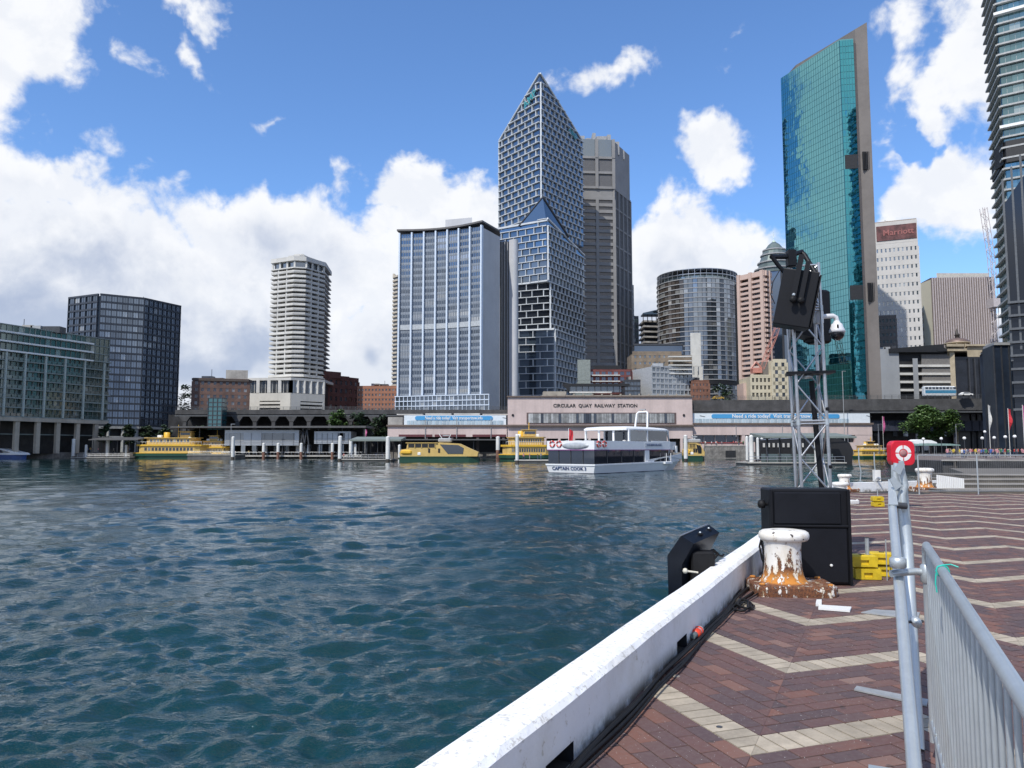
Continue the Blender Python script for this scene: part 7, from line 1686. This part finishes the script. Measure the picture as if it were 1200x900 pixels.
def cruise_boat():
    L = 28.; Bm = 8.2; c = G(697, 555.5, -1.9); ang = math.atan2(.779, .627)
    th = thing('cruise_boat', 'white two deck harbour cruise boat with dark windows heading right', 'boat', (c.x, c.y, -1.9), ang); th.scale = (1.08, 1, .94)
    wb = mat('boat_white', (.76, .77, .78), .32, var=.03, vs=.5); gl = glassmat('boat_glass', (.35, .4, .48), (.012, .014, .02), .22, .04, .5)
    # local: x to the bow, y to port (left), y=0 is the starboard side we see
    def pl(x0, x1, inset, bow=5.): return [(x0, inset), (x1-bow, inset), (x1-bow*.45, inset+Bm*.12), (x1, Bm/2), (x1-bow*.45, Bm-inset-Bm*.12), (x1-bow, Bm-inset), (x0, Bm-inset)]
    a = pl(.1, L-.6, .25, 8); b_ = pl(-.12, L+1., -.1, 8); n = len(a)
    mb = MB().prism(pl(.1, L-.6, .25, 8), -.6, .02)
    mb.add([(x, y, 0) for x, y in a]+[(x, y, 1.22+.5*max(0, (x-16)/12)) for x, y in b_], [(i, (i+1) % n, n+(i+1) % n, n+i) for i in range(n)]+[tuple(range(n, 2*n))]); build(mb, 'hull', wb, th, world=False)
    build(MB().prism([(x, y) for x, y in pl(-.2, L+1.05, -.16, 8)], 1.2, 1.42, z1s=[1.42+.5*max(0, (x-16)/12) for x, y in b_], z0s=[1.2+.5*max(0, (x-16)/12) for x, y in b_]), 'rubbing_strake', wb, th, world=False)
    build(MB().prism(pl(.08, L-.5, .23, 8.2), -.62, .1), 'boot_line', mat('antifoul_blue', (.02, .03, .06), .6), th, world=False)
    # main saloon: dark wraparound glass
    sal = [(.1, .12), (20.5, .12), (24.6, 1.5), (25.6, Bm/2), (24.6, Bm-1.5), (20.5, Bm-.12), (.1, Bm-.12)]
    build(MB().prism(sal, 1.42, 3.55), 'saloon_glass', gl, th, world=False)
    build(MB().bb(13.3, 14.5, -.02, .3, 1.42, 3.5), 'door_surround', wb, th, world=False)
    for x in (3.2, 6.9, 10.2): build(MB().bb(x-.05, x+.05, .04, .14, 1.45, 3.5), 'window_bar', darkmetal, th, world=False)
    for y in (2., 4.1, 6.2): build(MB().bb(.02, .12, y-.05, y+.05, 1.45, 3.5), 'window_bar', darkmetal, th, world=False)
    # white side screen forward, sloping down
    build(MB().add([(13.8, -.06, 1.4), (26.4, .9, 1.9), (26.4, .9, 2.9), (20.5, -.06, 2.5), (13.8, -.06, 1.9), (13.8, .1, 1.4), (26.4, 1.06, 1.9), (26.4, 1.06, 2.9), (20.5, .1, 2.5), (13.8, .1, 1.9)], [(0, 1, 2, 3, 4), (9, 8, 7, 6, 5), (4, 3, 8, 9), (3, 2, 7, 8), (0, 4, 9, 5), (1, 6, 7, 2)]), 'bow_bulwark', wb, th, world=False)
    # upper deck bulwark
    up = [(-.05, 0), (21, 0), (25.4, 1.4), (26.6, Bm/2), (25.4, Bm-1.4), (21, Bm), (-.05, Bm)]
    build(MB().prism(up, 3.55, 3.8), 'upper_deck', wb, th, world=False)
    inn = [(.1, .14), (20.9, .14), (25.2, 1.5), (26.3, Bm/2), (25.2, Bm-1.5), (20.9, Bm-.14), (.1, Bm-.14)]; m_ = len(up)
    mb = MB(); mb.add([(x, y, 3.8) for x, y in up]+[(x, y, 4.95) for x, y in up]+[(x, y, 3.8) for x, y in inn]+[(x, y, 4.95) for x, y in inn], [f for i in range(m_) for f in ((i, (i+1) % m_, m_+(i+1) % m_, m_+i), (2*m_+i, 3*m_+i, 3*m_+(i+1) % m_, 2*m_+(i+1) % m_), (m_+i, m_+(i+1) % m_, 3*m_+(i+1) % m_, 3*m_+i))]); build(mb, 'bulwark', wb, th, world=False)
    build(MB().bb(-.1, 21, -.05, -.015, 3.5, 3.62).bb(-.12, -.06, 0, Bm, 3.5, 3.62), 'purple_line', mat('purple_line', (.22, .05, .2), .5), th, world=False)
    # stern curve hump on the deck
    mb = MB(); 
    build(MB().lathe((-.1, 3.2, 4.2), [(2.3, -.02), (2.2, .05), (1.6, .12), (.1, .14)], 20, M=Matrix.Rotation(R(-90), 4, 'Y'), sx=.22), 'stern_moulding', mat('boat_grey', (.42, .45, .48), .35), th, world=False)
    # upper cabin: roof on pillars, windows, glazed front
    r0, r1 = 8.6, 23.8
    rf = [(r0, .3), (r0+1.6, .1), (20, .1), (23.2, 1.4), (24., Bm/2), (23.2, Bm-1.4), (20, Bm-.1), (r0+1.6, Bm-.1), (r0, Bm-.3)]
    sh = lambda k, dz: [(Vector((14, Bm/2)).lerp(Vector(p), k)) for p in rf]
    mb = MB(); k1 = rf; k2 = [tuple(v) for v in sh(.93, 0)]; k3 = [tuple(v) for v in sh(.6, 0)]; n = len(rf)
    mb.add([(x, y, 6.75) for x, y in k1]+[(x, y, 6.98) for x, y in k1]+[(x, y, 7.22) for x, y in k2]+[(x, y, 7.42) for x, y in k3], [tuple(range(n-1, -1, -1)), tuple(range(3*n, 4*n))]+[(r*n+i, r*n+(i+1) % n, (r+1)*n+(i+1) % n, (r+1)*n+i) for r in range(3) for i in range(n)]); build(mb, 'roof', wb, th, world=False)
    for x in (9.2, 14.3): build(MB().bb(x-.16, x+.16, .12, .35, 4.9, 6.8), 'pillar', wb, th, world=False); build(MB().bb(x-.16, x+.16, Bm-.35, Bm-.12, 4.9, 6.8), 'pillar', wb, th, world=False)
    for y in (2.8, 5.4): build(MB().bb(8.9, 9.1, y-.14, y+.14, 4.9, 6.8), 'pillar', wb, th, world=False)
    for x0, x1 in ((9.4, 14.1),): build(MB().bb(x0, x1, .2, .24, 5.0, 6.72), 'side_window', glassmat('boat_clear', (.5, .55, .6), (.06, .065, .075), .25, .05, .3), th, world=False)
    wh = [(14.6, .2), (20.3, .2), (23., 1.9), (23.4, Bm/2), (23., Bm-1.9), (20.3, Bm-.2), (14.6, Bm-.2)]
    build(MB().prism(wh, 4.95, 6.76), 'wheelhouse', gl, th, world=False)
    build(MB().add([(20.2, .12, 6.8), (20.8, .12, 6.8), (22.6, 1., 4.7), (21.8, .5, 4.7), (20.2, .3, 6.8), (20.8, .3, 6.8), (22.6, 1.2, 4.7), (21.8, .7, 4.7)], [(0, 1, 2, 3), (7, 6, 5, 4), (1, 5, 6, 2), (0, 3, 7, 4)]), 'screen_pillar', wb, th, world=False)
    build(MB().bb(15.5, 21, .02, .2, 4.8, 5.05), 'sill', wb, th, world=False)
    # radar arch
    build(MB().path([(18.9, 2.9, 7.3), (19.3, 3.05, 9.9), (19.5, 3.3, 10.2), (19.5, 4.8, 10.2), (19.3, 5.05, 9.9), (18.9, 5.2, 7.3)], .15, 8), 'radar_arch', wb, th, world=False)
    build(MB().tube((19.5, Bm/2, 10.2), (19.5, Bm/2, 10.7), .1, 6).box((19.5, Bm/2, 10.6), (.3, 1.1, .16)), 'radar', grey_paint, th, world=False)
    # life rings
    orr = mat('ring_red', (.62, .07, .05), .5)
    for pts_, rot in ((((.9, -.12, 4.45), (2.3, -.12, 4.45)), 'X'), (((-.14, 6.0, 4.5), (-.14, 7.2, 4.5)), 'Y')):
        for p in pts_:
            vs = []; Rm = Matrix.Rotation(R(90), 4, rot)
            N1, N2 = 20, 6
            for i in range(N1):
                a_ = 2*math.pi*i/N1
                for j in range(N2): b2 = 2*math.pi*j/N2; rr_ = .42+.11*math.cos(b2); vs.append(Rm @ Vector((rr_*math.cos(a_), rr_*math.sin(a_), .09*math.sin(b2)))+Vector(p))
            mb = MB()
            for i in range(N1):
                for j in range(N2): mb.add([vs[i*N2+j], vs[((i+1) % N1)*N2+j], vs[((i+1) % N1)*N2+(j+1) % N2], vs[i*N2+(j+1) % N2]], [(0, 1, 2, 3)], 0 if i % 5 < 4 else 1)
            build(mb, 'life_ring', [orr, wb], th, world=False)
    nav = mat('navy_letter', (.02, .05, .16), .5)
    me = text_mesh('CAPTAIN COOK 3', .72, nav, .05); ln = link(me, 'lettering', th, M=Matrix.Translation((-.04, 4.3, .72)) @ Matrix.Rotation(R(-90), 4, 'Z') @ Matrix.Rotation(R(9), 4, 'X'))
    me = text_mesh('www.captaincook.com.au', .42, nav, .02); link(me, 'lettering', th, M=Matrix.Translation((15.9, -.07, 4.4)))
    build(MB().bb(13.2, 18.4, -.06, -.02, 4.1, 4.7), 'name_board', mat('pale_board', (.6, .63, .66), .5), th, world=False)
    # bits: seats and railings on the open stern deck, flag
    for i in range(6): build(MB().bevbox((9.8+i*.75, 1.4, 4.55), (.5, .5, 1.2), .1), 'seat', mat('seat_white', (.7, .7, .7), .5), th, world=False)
    for i in range(3): build(MB().bevbox((1.2, 2+i*1.6, 4.6), (.8, 1., .9), .1), 'seat', grey_paint, th, world=False)
    fl = thing('flag', 'red ensign on a short staff at the stern of the cruise boat', 'flag', th.matrix_basis @ Vector((.3, 4.6, 3.8)))
    build(MB().tube((0, 0, 0), (0, 0, 2.9), .05, 6), 'staff', white, fl, world=False)
    mb = MB(); vs = []
    for i in range(6):
        for j in range(7): vs.append((.06+.11*i+.05*math.sin(j), .07*math.sin(i*1.6+j*.8), 2.8-.3*j-.06*i))
    mb.add(vs, [(i*7+j, i*7+j+1, (i+1)*7+j+1, (i+1)*7+j) for i in range(5) for j in range(6)]); o = build(mb, 'cloth', mat('flag_red', (.55, .03, .04), .7), fl, world=False); s = o.modifiers.new('thickness', 'SOLIDIFY'); s.thickness = .02
    build(MB().bevbox((24.5, .9, 3.6), (.5, .3, 1.3), .05), 'fender_rack', white, th, world=False); build(MB().bb(18.5, 20.8, -.5, -.08, 1.2, 1.5), 'boarding_step', wb, th, world=False)
    for x in (19., 20.4): build(MB().tube((x, -.4, 1.5), (x, -.4, 3.), .06, 6), 'stanchion', wb, th, world=False)
cruise_boat()
def blue_boat():
    Y = 262; x1 = gx(31, Y); th = thing('motor_launch', 'white launch with blue hull at the left edge of the water', 'boat', (x1-6, Y, -1.9))
    bl = mat('hull_blue', (.02, .07, .24), .35); wb = MATS['boat_white']
    build(MB().prism([(-12, -2.4), (3, -2.4), (5.4, -1.2), (6.1, 0), (5.4, 1.2), (3, 2.4), (-12, 2.4)], -.5, 1.5), 'hull', bl, th, world=False)
    pr = [(-12, 1.5), (5.9, 1.5), (5.4, 2.1), (2.2, 2.9), (-1.2, 3.6), (-6, 4.1), (-12, 4.2)]; n = len(pr)
    build(MB().add([(x, -2.5, z) for x, z in pr]+[(x, 2.5, z) for x, z in pr], [tuple(range(n)), tuple(range(2*n-1, n-1, -1))]+[(i, n+i, n+(i+1) % n, (i+1) % n) for i in range(n)]), 'superstructure', wb, th, world=False)
    sg = [(-12, 2.2), (2.2, 2.2), (.6, 2.8), (-1.4, 3.2), (-12, 3.5)]; n = len(sg)
    build(MB().add([(x, -2.58, z) for x, z in sg]+[(x, -2.45, z) for x, z in sg], [tuple(range(n)), tuple(range(2*n-1, n-1, -1))]+[(i, n+i, n+(i+1) % n, (i+1) % n) for i in range(n)]), 'window_strip', gl_dark, th, world=False)
blue_boat()

# ------------------------------------------------------------------ road vehicles, cranes, lamps, banners, awnings
def bus():
    Y = 292; z0 = gz(467.6, Y, 1100); x0, x1 = gx(1087, Y), gx(1124, Y); th = thing('bus', 'white and blue coach driving on the elevated roadway', 'bus', ((x0+x1)/2, Y, z0)); L = x1-x0
    build(MB().bevbox((0, 1.2, 3.0), (L, 2.5, 3.9), .35), 'body', mat('bus_white', (.68, .72, .74), .35), th, world=False); build(MB().bb(-L/2+.1, L/2-.1, -.1, -.03, 2.2, 3.4), 'blue_stripe', mat('bus_blue', (.05, .22, .36), .4), th, world=False)
    n = 9; scatter('window', MB().box((0, 0, 0), (L/n*.8, .1, .8)), [gl_dark], th, [Matrix.Translation((-L/2+L*(i+.5)/n, -.09, 4.2)) for i in range(n)], world=False)
    for x in (-L*.32, L*.3): build(MB().lathe((x, .1, .55), [(.3, -.15), (.5, -.14), (.5, .14), (.3, .15)], 14, M=Matrix.Rotation(R(90), 4, 'X')), 'wheel', blackrub, th, world=False)
bus()
def car(px, Y, yb_, label, m, rz=0):
    z0 = gz(yb_, Y, px); th = thing('car', label, 'car', (gx(px, Y), Y, z0), rz); pr = [(-2.2, .4), (2.2, .4), (2.25, .85), (1.3, 1.0), (.7, 1.45), (-1.1, 1.48), (-1.9, 1.0), (-2.25, .9)]; n = len(pr)
    build(MB().add([(x, -.9, z) for x, z in pr]+[(x, .9, z) for x, z in pr], [tuple(range(n)), tuple(range(2*n-1, n-1, -1))]+[(i, n+i, n+(i+1) % n, (i+1) % n) for i in range(n)]), 'body', m, th, world=False)
    build(MB().add([(x, -.93, z) for x, z in ((-1.6, 1.0), (1.1, 1.0), (.6, 1.38), (-1., 1.4))]+[(x, -.88, z) for x, z in ((-1.6, 1.0), (1.1, 1.0), (.6, 1.38), (-1., 1.4))], [(0, 1, 2, 3), (7, 6, 5, 4), (0, 4, 5, 1), (1, 5, 6, 2), (2, 6, 7, 3), (3, 7, 4, 0)]), 'window', gl_dark, th, world=False)
    for x in (-1.4, 1.4): build(MB().lathe((x, -.8, .33), [(.15, -.12), (.33, -.11), (.33, .11), (.15, .12)], 12, M=Matrix.Rotation(R(90), 4, 'X')), 'wheel', blackrub, th, world=False)
car(1135, 287, 464.3, 'white car on the elevated roadway right of the coach', white); car(843, 300, 468.5, 'yellow taxi on the elevated roadway below the dark green tree', yo)
def crane(name, label, pts, w_, m, Y):
    th = thing('tower_crane', label, 'crane', P(pts[0][0], pts[0][1], Y))
    for a, b in zip(pts[:-1], pts[1:]):
        A, B = P(a[0], a[1], Y), P(b[0], b[1], Y); d = (B-A).normalized(); s = d.cross(Vector((0, 1, 0))).normalized()*w_/2; o = Vector((0, w_, 0)); L = (B-A).length; n = max(3, int(L/(w_*1.3)))
        for c in (s, -s, s+o, -s+o): build(MB().tube(A+c, B+c, w_*.07, 5), 'chord', m, th)
        mb = MB()
        for i in range(n):
            p, q = A.lerp(B, i/n), A.lerp(B, (i+1)/n); sg = 1 if i % 2 else -1; mb.tube(p+s*sg, q-s*sg, w_*.05, 4); mb.tube(p+s*sg+o, q-s*sg+o, w_*.05, 4); mb.tube(p+s*sg, p+s*sg+o, w_*.05, 4)
        build(mb, 'lacing', m, th)
    return th
cw = mat('crane_white', (.55, .5, .5), .5); crd = mat('crane_red', (.52, .22, .17), .5)
t = crane('c', 'pale luffing crane leaning left of the very tall teal tower', [(1168, 400), (1167, 350), (1163, 300), (1154, 243)], 2.6, cw, 420)
build(MB().tube(P(1154, 243, 420), P(1166, 355, 420), .18, 4), 'hoist_rope', cw, t); build(MB().bb(*(lambda c: (c.x-2.5, c.x+2.5, 418, 424, c.z-2, c.z+3))(P(1167, 356, 420))), 'cab', cw, t)
t = crane('c', 'red and white luffing crane rising behind the cream block', [(893, 432), (909, 392), (913, 378)], 1.9, crd, 350)
build(MB().tube(P(893, 432, 350), P(880, 432, 350), .4, 5).tube(P(880, 432, 350), P(886, 424, 350), .4, 5).tube(P(886, 424, 350), P(893, 432, 350), .4, 5), 'counter_frame', crd, t)
build(MB().bb(gx(884, 350), gx(895, 350), 349, 353, gz(437, 350), gz(432, 350)), 'machine_deck', crd, t)
t = crane('c', 'small dark crane between the white hotel and the striped block', [(1087, 370), (1087, 342)], 1.6, darkmetal, 460); build(MB().tube(P(1078, 344, 460), P(1091, 341, 460), .7, 5), 'jib', darkmetal, t)

for px, Y, yt, l in ((1103, 160, 514, 'white globe lamp below the right side of the fig tree'), (1130, 150, 513.5, 'white globe lamp left of the white banner'), (1151, 150, 513.5, 'white globe lamp first right of the fig tree crowd'), (1165, 150, 513, 'white globe lamp right of the white banner'), (1178, 148, 512, 'white globe lamp before the red banner'), (1189, 140, 511.5, 'largest white globe lamp near the right edge'), (1082, 165, 514.5, 'white globe lamp above the green awning'), (1154, 170, 506, 'small high globe lamp left of the white banner')):
    c = P(px, yt, Y); th = thing('street_lamp', l, 'street lamp', (c.x, Y, 0), group='globe lamps on the promenade')
    build(MB().tube((0, 0, 0), (0, 0, c.z-.3), .07, 6), 'pole', darkmetal, th, world=False); r = .30; build(MB().lathe((0, 0, c.z), [(r*math.sin(math.pi*i/8)+.01, -r*math.cos(math.pi*i/8)) for i in range(9)], 12), 'globe', white, th, world=False)
    build(MB().tube((-.0, 0, c.z-.34), (0, 0, c.z-.26), .14, 8), 'collar', darkmetal, th, world=False)
for px, Y, yt, yb_, m, l, w_ in ((1158, 150, 475, 505, white_conc, 'tall white feather banner on the promenade', .55), (1181, 150, 479, 504, mat('flag_red', (.55, .03, .04)), 'tall red feather banner on the promenade', .8), (1198, 150, 475, 506, mat('banner_pink', (.5, .10, .25), .6), 'pink banner at the right edge of the promenade', .7), (1034, 260, 488, 508, MATS['banner_pink'], 'pink banner on a pole at the right end of the station', .9), (428, 268, 503, 512, MATS['banner_pink'], 'small pink flag over the middle pontoon', .7)):
    c = P(px, yt, Y); b2 = P(px, yb_, Y); th = thing('banner', l, 'banner', (c.x, Y, 0)); build(MB().tube((0, 0, 0), (0, 0, c.z+.1), .06, 6), 'pole', white_conc, th, world=False)
    mb = MB(); vs = []; h = c.z-b2.z
    for j in range(9):
        f = j/8; ww = w_*.8*math.sin(math.pi*min(1, .2+f*.78))**.5
        vs += [(.06, 0, c.z-h*f), (.06+ww, .25*math.sin(j*1.1), c.z-h*f-.3*ww)]
    mb.add(vs, [(2*j, 2*j+2, 2*j+3, 2*j+1) for j in range(8)]); o = build(mb, 'cloth', m, th, world=False); s = o.modifiers.new('thickness', 'SOLIDIFY'); s.thickness = .03
def pole(px, Y, yt, l, r=.09, m=alu): c = P(px, yt, Y); th = thing('lamp_post', l, 'lamp post', (c.x, Y, 0)); build(MB().tube((0, 0, 0), (0, 0, c.z), r, 7), 'pole', m, th, world=False); build(MB().box((.6, 0, c.z), (1.4, .25, .14)), 'arm', m, th, world=False)
pole(1162, 284, 433, 'tall grey lamp post with double arms before the navy box', .22, grey_paint); pole(987, 284, 435, 'slim tall mast before the foot of the teal tower', .12, grey_paint); pole(1120, 230, 497, 'slim pole right of the fig tree'); pole(1029, 262, 497, 'slim white pole at the right end of the station'); pole(271, 262, 497, 'lamp post beside the silver wharf building')
def awning(x0, x1, Y, yt, yb_, m, l):
    X0, X1 = gx(x0, Y), gx(x1, Y); zt, zb = gz(yt, Y, x0), gz(yb_, Y, x0); th = thing('awning', l, 'awning', ((X0+X1)/2, Y, 0)); h = (X1-X0)/2
    pr = [(-h, 0), (h, 0), (h*.95, .35), (h*.5, .8), (-h*.6, 1.), (-h*.97, .6)]; n = len(pr); zz = lambda v: zb+(zt-zb)*v
    build(MB().add([(x, -2, zz(v)) for x, v in pr]+[(x, 2, zz(v)) for x, v in pr], [tuple(range(n)), tuple(range(2*n-1, n-1, -1))]+[(i, n+i, n+(i+1) % n, (i+1) % n) for i in range(n)]), 'canopy', m, th, world=False)
    for x in (-h*.9, -h*.3, h*.3, h*.9): build(MB().tube((x, -1.8, 0), (x, -1.8, zb), .06, 6), 'pole', alu, th, world=False)
awning(1067, 1094, 205, 515, 520, white, 'white rounded awning left under the fig tree'); awning(1074, 1121, 200, 519.5, 522.2, mat('awning_green', (.22, .33, .30), .6), 'long pale green awning in front of the white one')
def seawall_boxes():
    Y = 284; th = thing('low_quay', 'grey stone landing with dark opening below the right station wing', 'landing', (gx(846, Y), Y, 0))
    build(MB().bb(gx(826, Y), gx(876, Y), Y, Y+1.4, -2.4, gz(523, Y)), 'wall', swm, th); build(MB().bb(gx(850, Y), gx(862, Y), Y-.1, Y+.05, gz(536, Y), gz(528, Y)), 'opening', dark, th); build(MB().bb(gx(826, Y), gx(876, Y), Y-.2, Y+1.5, gz(523, Y), gz(522, Y)), 'coping', concrete, th)
    for i in range(10): x = gx(828+i*5, Y); build(MB().bb(x, x+1.35, Y-.08, Y+.02, gz(529.6, Y), gz(523.4, Y)), 'block', swm, th)
seawall_boxes()

# ------------------------------------------------------------------ people on the promenade and wharves
def person_mesh(pose):
    """one continuous skinned figure, 1.72 m tall"""
    st = {0: .0, 1: .16, 2: .24}[pose]
    v = [(0, 0, .93), (0, 0, 1.15), (0, 0, 1.40), (0, 0, 1.50), (0, -.01, 1.60), (0, -.01, 1.70),
         (-.10, 0, .88), (-.11, -st, .48), (-.11, -st*.7+.02, .06), (-.11, -st*.7-.12, .03),
         (.10, 0, .88), (.11, st*.8, .48), (.11, st*1.5+.03, .08), (.11, st*1.5-.1, .04),
         (-.19, 0, 1.40), (-.24, st*.5, 1.13), (-.25, st*.2-.10, .90), (.19, 0, 1.40), (.24, -st*.5, 1.13), (.25, -st*.6-.12, .92)]
    e = [(0, 1), (1, 2), (2, 3), (3, 4), (4, 5), (0, 6), (6, 7), (7, 8), (8, 9), (0, 10), (10, 11), (11, 12), (12, 13), (2, 14), (14, 15), (15, 16), (2, 17), (17, 18), (18, 19)]
    rad = [.15, .13, .15, .055, .10, .07, .10, .07, .045, .04, .10, .07, .045, .04, .07, .05, .035, .07, .05, .035]
    me = bpy.data.meshes.new('figure'); me.from_pydata(v, e, []); o = bpy.data.objects.new('figure', me); COL.objects.link(o)
    sk = o.modifiers.new('skin', 'SKIN'); 
    for i, r in enumerate(rad): me.skin_vertices[0].data[i].radius = (r, r*.8)
    me.skin_vertices[0].data[0].use_root = True
    ss_ = o.modifiers.new('sub', 'SUBSURF'); ss_.levels = 1; ss_.render_levels = 1
    dg = bpy.context.evaluated_depsgraph_get(); out = bpy.data.meshes.new_from_object(o.evaluated_get(dg)); bpy.data.objects.remove(o)
    return out
def people():
    base = [person_mesh(i) for i in range(3)]; rg = random.Random(12)
    skin = mat('skin_tone', (.42, .26, .19), .6); hair = mat('dark_hair', (.03, .022, .018), .6)
    tops = {'white': (.7, .7, .7), 'black': (.02, .02, .02), 'red': (.45, .03, .03), 'blue': (.05, .12, .35), 'grey': (.25, .25, .26), 'pink': (.55, .25, .28), 'green': (.05, .18, .08), 'yellow': (.6, .45, .05)}
    bots = {'dark trousers': (.025, .028, .04), 'light trousers': (.4, .37, .3), 'jeans': (.06, .09, .16)}
    cache = {}; used = set()
    def put(px, Y, z0, where, group):
        for _ in range(60):
            tn = rg.choice(list(tops)); bn = rg.choice(list(bots)); k = rg.randrange(3); key = (k, tn, bn)
            if (tn, bn, k, where) not in used: break
        used.add((tn, bn, k, where))
        if key not in cache:
            me = base[k].copy(); me.materials.clear()
            for m in (mat('top_'+tn, tops[tn], .8), mat('bottom_'+bn.replace(' ', '_'), bots[bn], .8), skin, hair): me.materials.append(m)
            for p in me.polygons: z = p.center.z; x = abs(p.center.x); p.material_index = 3 if z > 1.66 or (z > 1.56 and p.center.y > .02) else 2 if z > 1.47 or (x > .2 and z < 1.12) else 0 if z > .92 else 1; p.use_smooth = True
            cache[key] = me
        verb = ('standing', 'walking', 'striding')[k]
        o = link(cache[key], 'person', loc=(gx(px, Y), Y, z0), rz=rg.uniform(0, 6.28), label='person in %s top and %s, %s %s' % (tn, bn, verb, where), cat='person', group=group); o.scale = (rg.uniform(.94, 1.05),)*3
    for i in range(64):
        px, Y = 1108+rg.random()*95, rg.uniform(128, 215)
        wh = ('by the fig tree' if px < 1128 else 'left of the white banner' if px < 1150 else 'by the white banner' if px < 1166 else 'left of the red banner' if px < 1180 else 'by the red banner' if px < 1190 else 'at the right edge')
        put(px, Y, .004, ('near ' if Y < 157 else 'midway ' if Y < 186 else 'far back ')+wh, 'people on the far promenade')
    for i in range(16): put(814+rg.random()*58, 286.5+rg.random()*1.5, gz(522, 284)+.001, 'on the landing by the station wing', 'people on the station landing')
    for i in range(9): put(96+rg.random()*60, 281+rg.random()*3, -1.9+2.26-.01, 'on the seawall by the colonnade', 'people by the colonnade')
    for i in range(8): put(402+rg.random()*52, 214+rg.random()*5, -1.2, 'on the middle pontoon', 'people on the middle pontoon')
    for i in range(5): put(608+rg.random()*34, 190+rg.random()*5, -1.1, 'on the pontoon left of the cruise boat', 'people on the short pontoon')
    for i in range(7): put(268+rg.random()*150, 280+rg.random()*3, -.7, 'on the silver wharf deck', 'people on the wharf deck')
    for i in range(5): put(895+rg.random()*80, 171+rg.random()*4, -1.15, 'on the roofed right hand wharf', 'people on the right wharf')
people()

def roof_kit():
    """plant boxes, masts and tanks on the roofs that show against the sky"""
    rg = random.Random(21)
    for o in [o for o in list(COL.objects) if o.type == 'EMPTY' and o.get('category') in ('building', 'hotel')]:
        ch = [c for c in o.children if c.type == 'MESH' and c.name.split('.')[0] in ('wall', 'curtain_wall')]
        if not ch: continue
        c = ch[0]; vs = [v.co for v in c.data.vertices]; zt = max(v.z for v in vs)
        if zt < 25: continue
        top = [v for v in vs if v.z > zt-.5]; x0, x1 = min(v.x for v in top), max(v.x for v in top); y0, y1 = min(v.y for v in top), max(v.y for v in top)
        for i in range(3):
            w_ = (x1-x0)*rg.uniform(.08, .18); x = x0+(x1-x0)*rg.uniform(.25, .75); y = (y0+y1)/2
            build(MB().bb(x-w_/2, x+w_/2, y-2, y+2, zt-.5, zt+rg.uniform(1.2, 2.6)), 'roof_plant', rg.choice((concrete, grey_paint, darkmetal)), o)
        x = x0+(x1-x0)*rg.uniform(.3, .7); build(MB().tube((x, (y0+y1)/2, zt), (x, (y0+y1)/2, zt+rg.uniform(3, 6)), .12, 5), 'mast', darkmetal, o)
roof_kit()
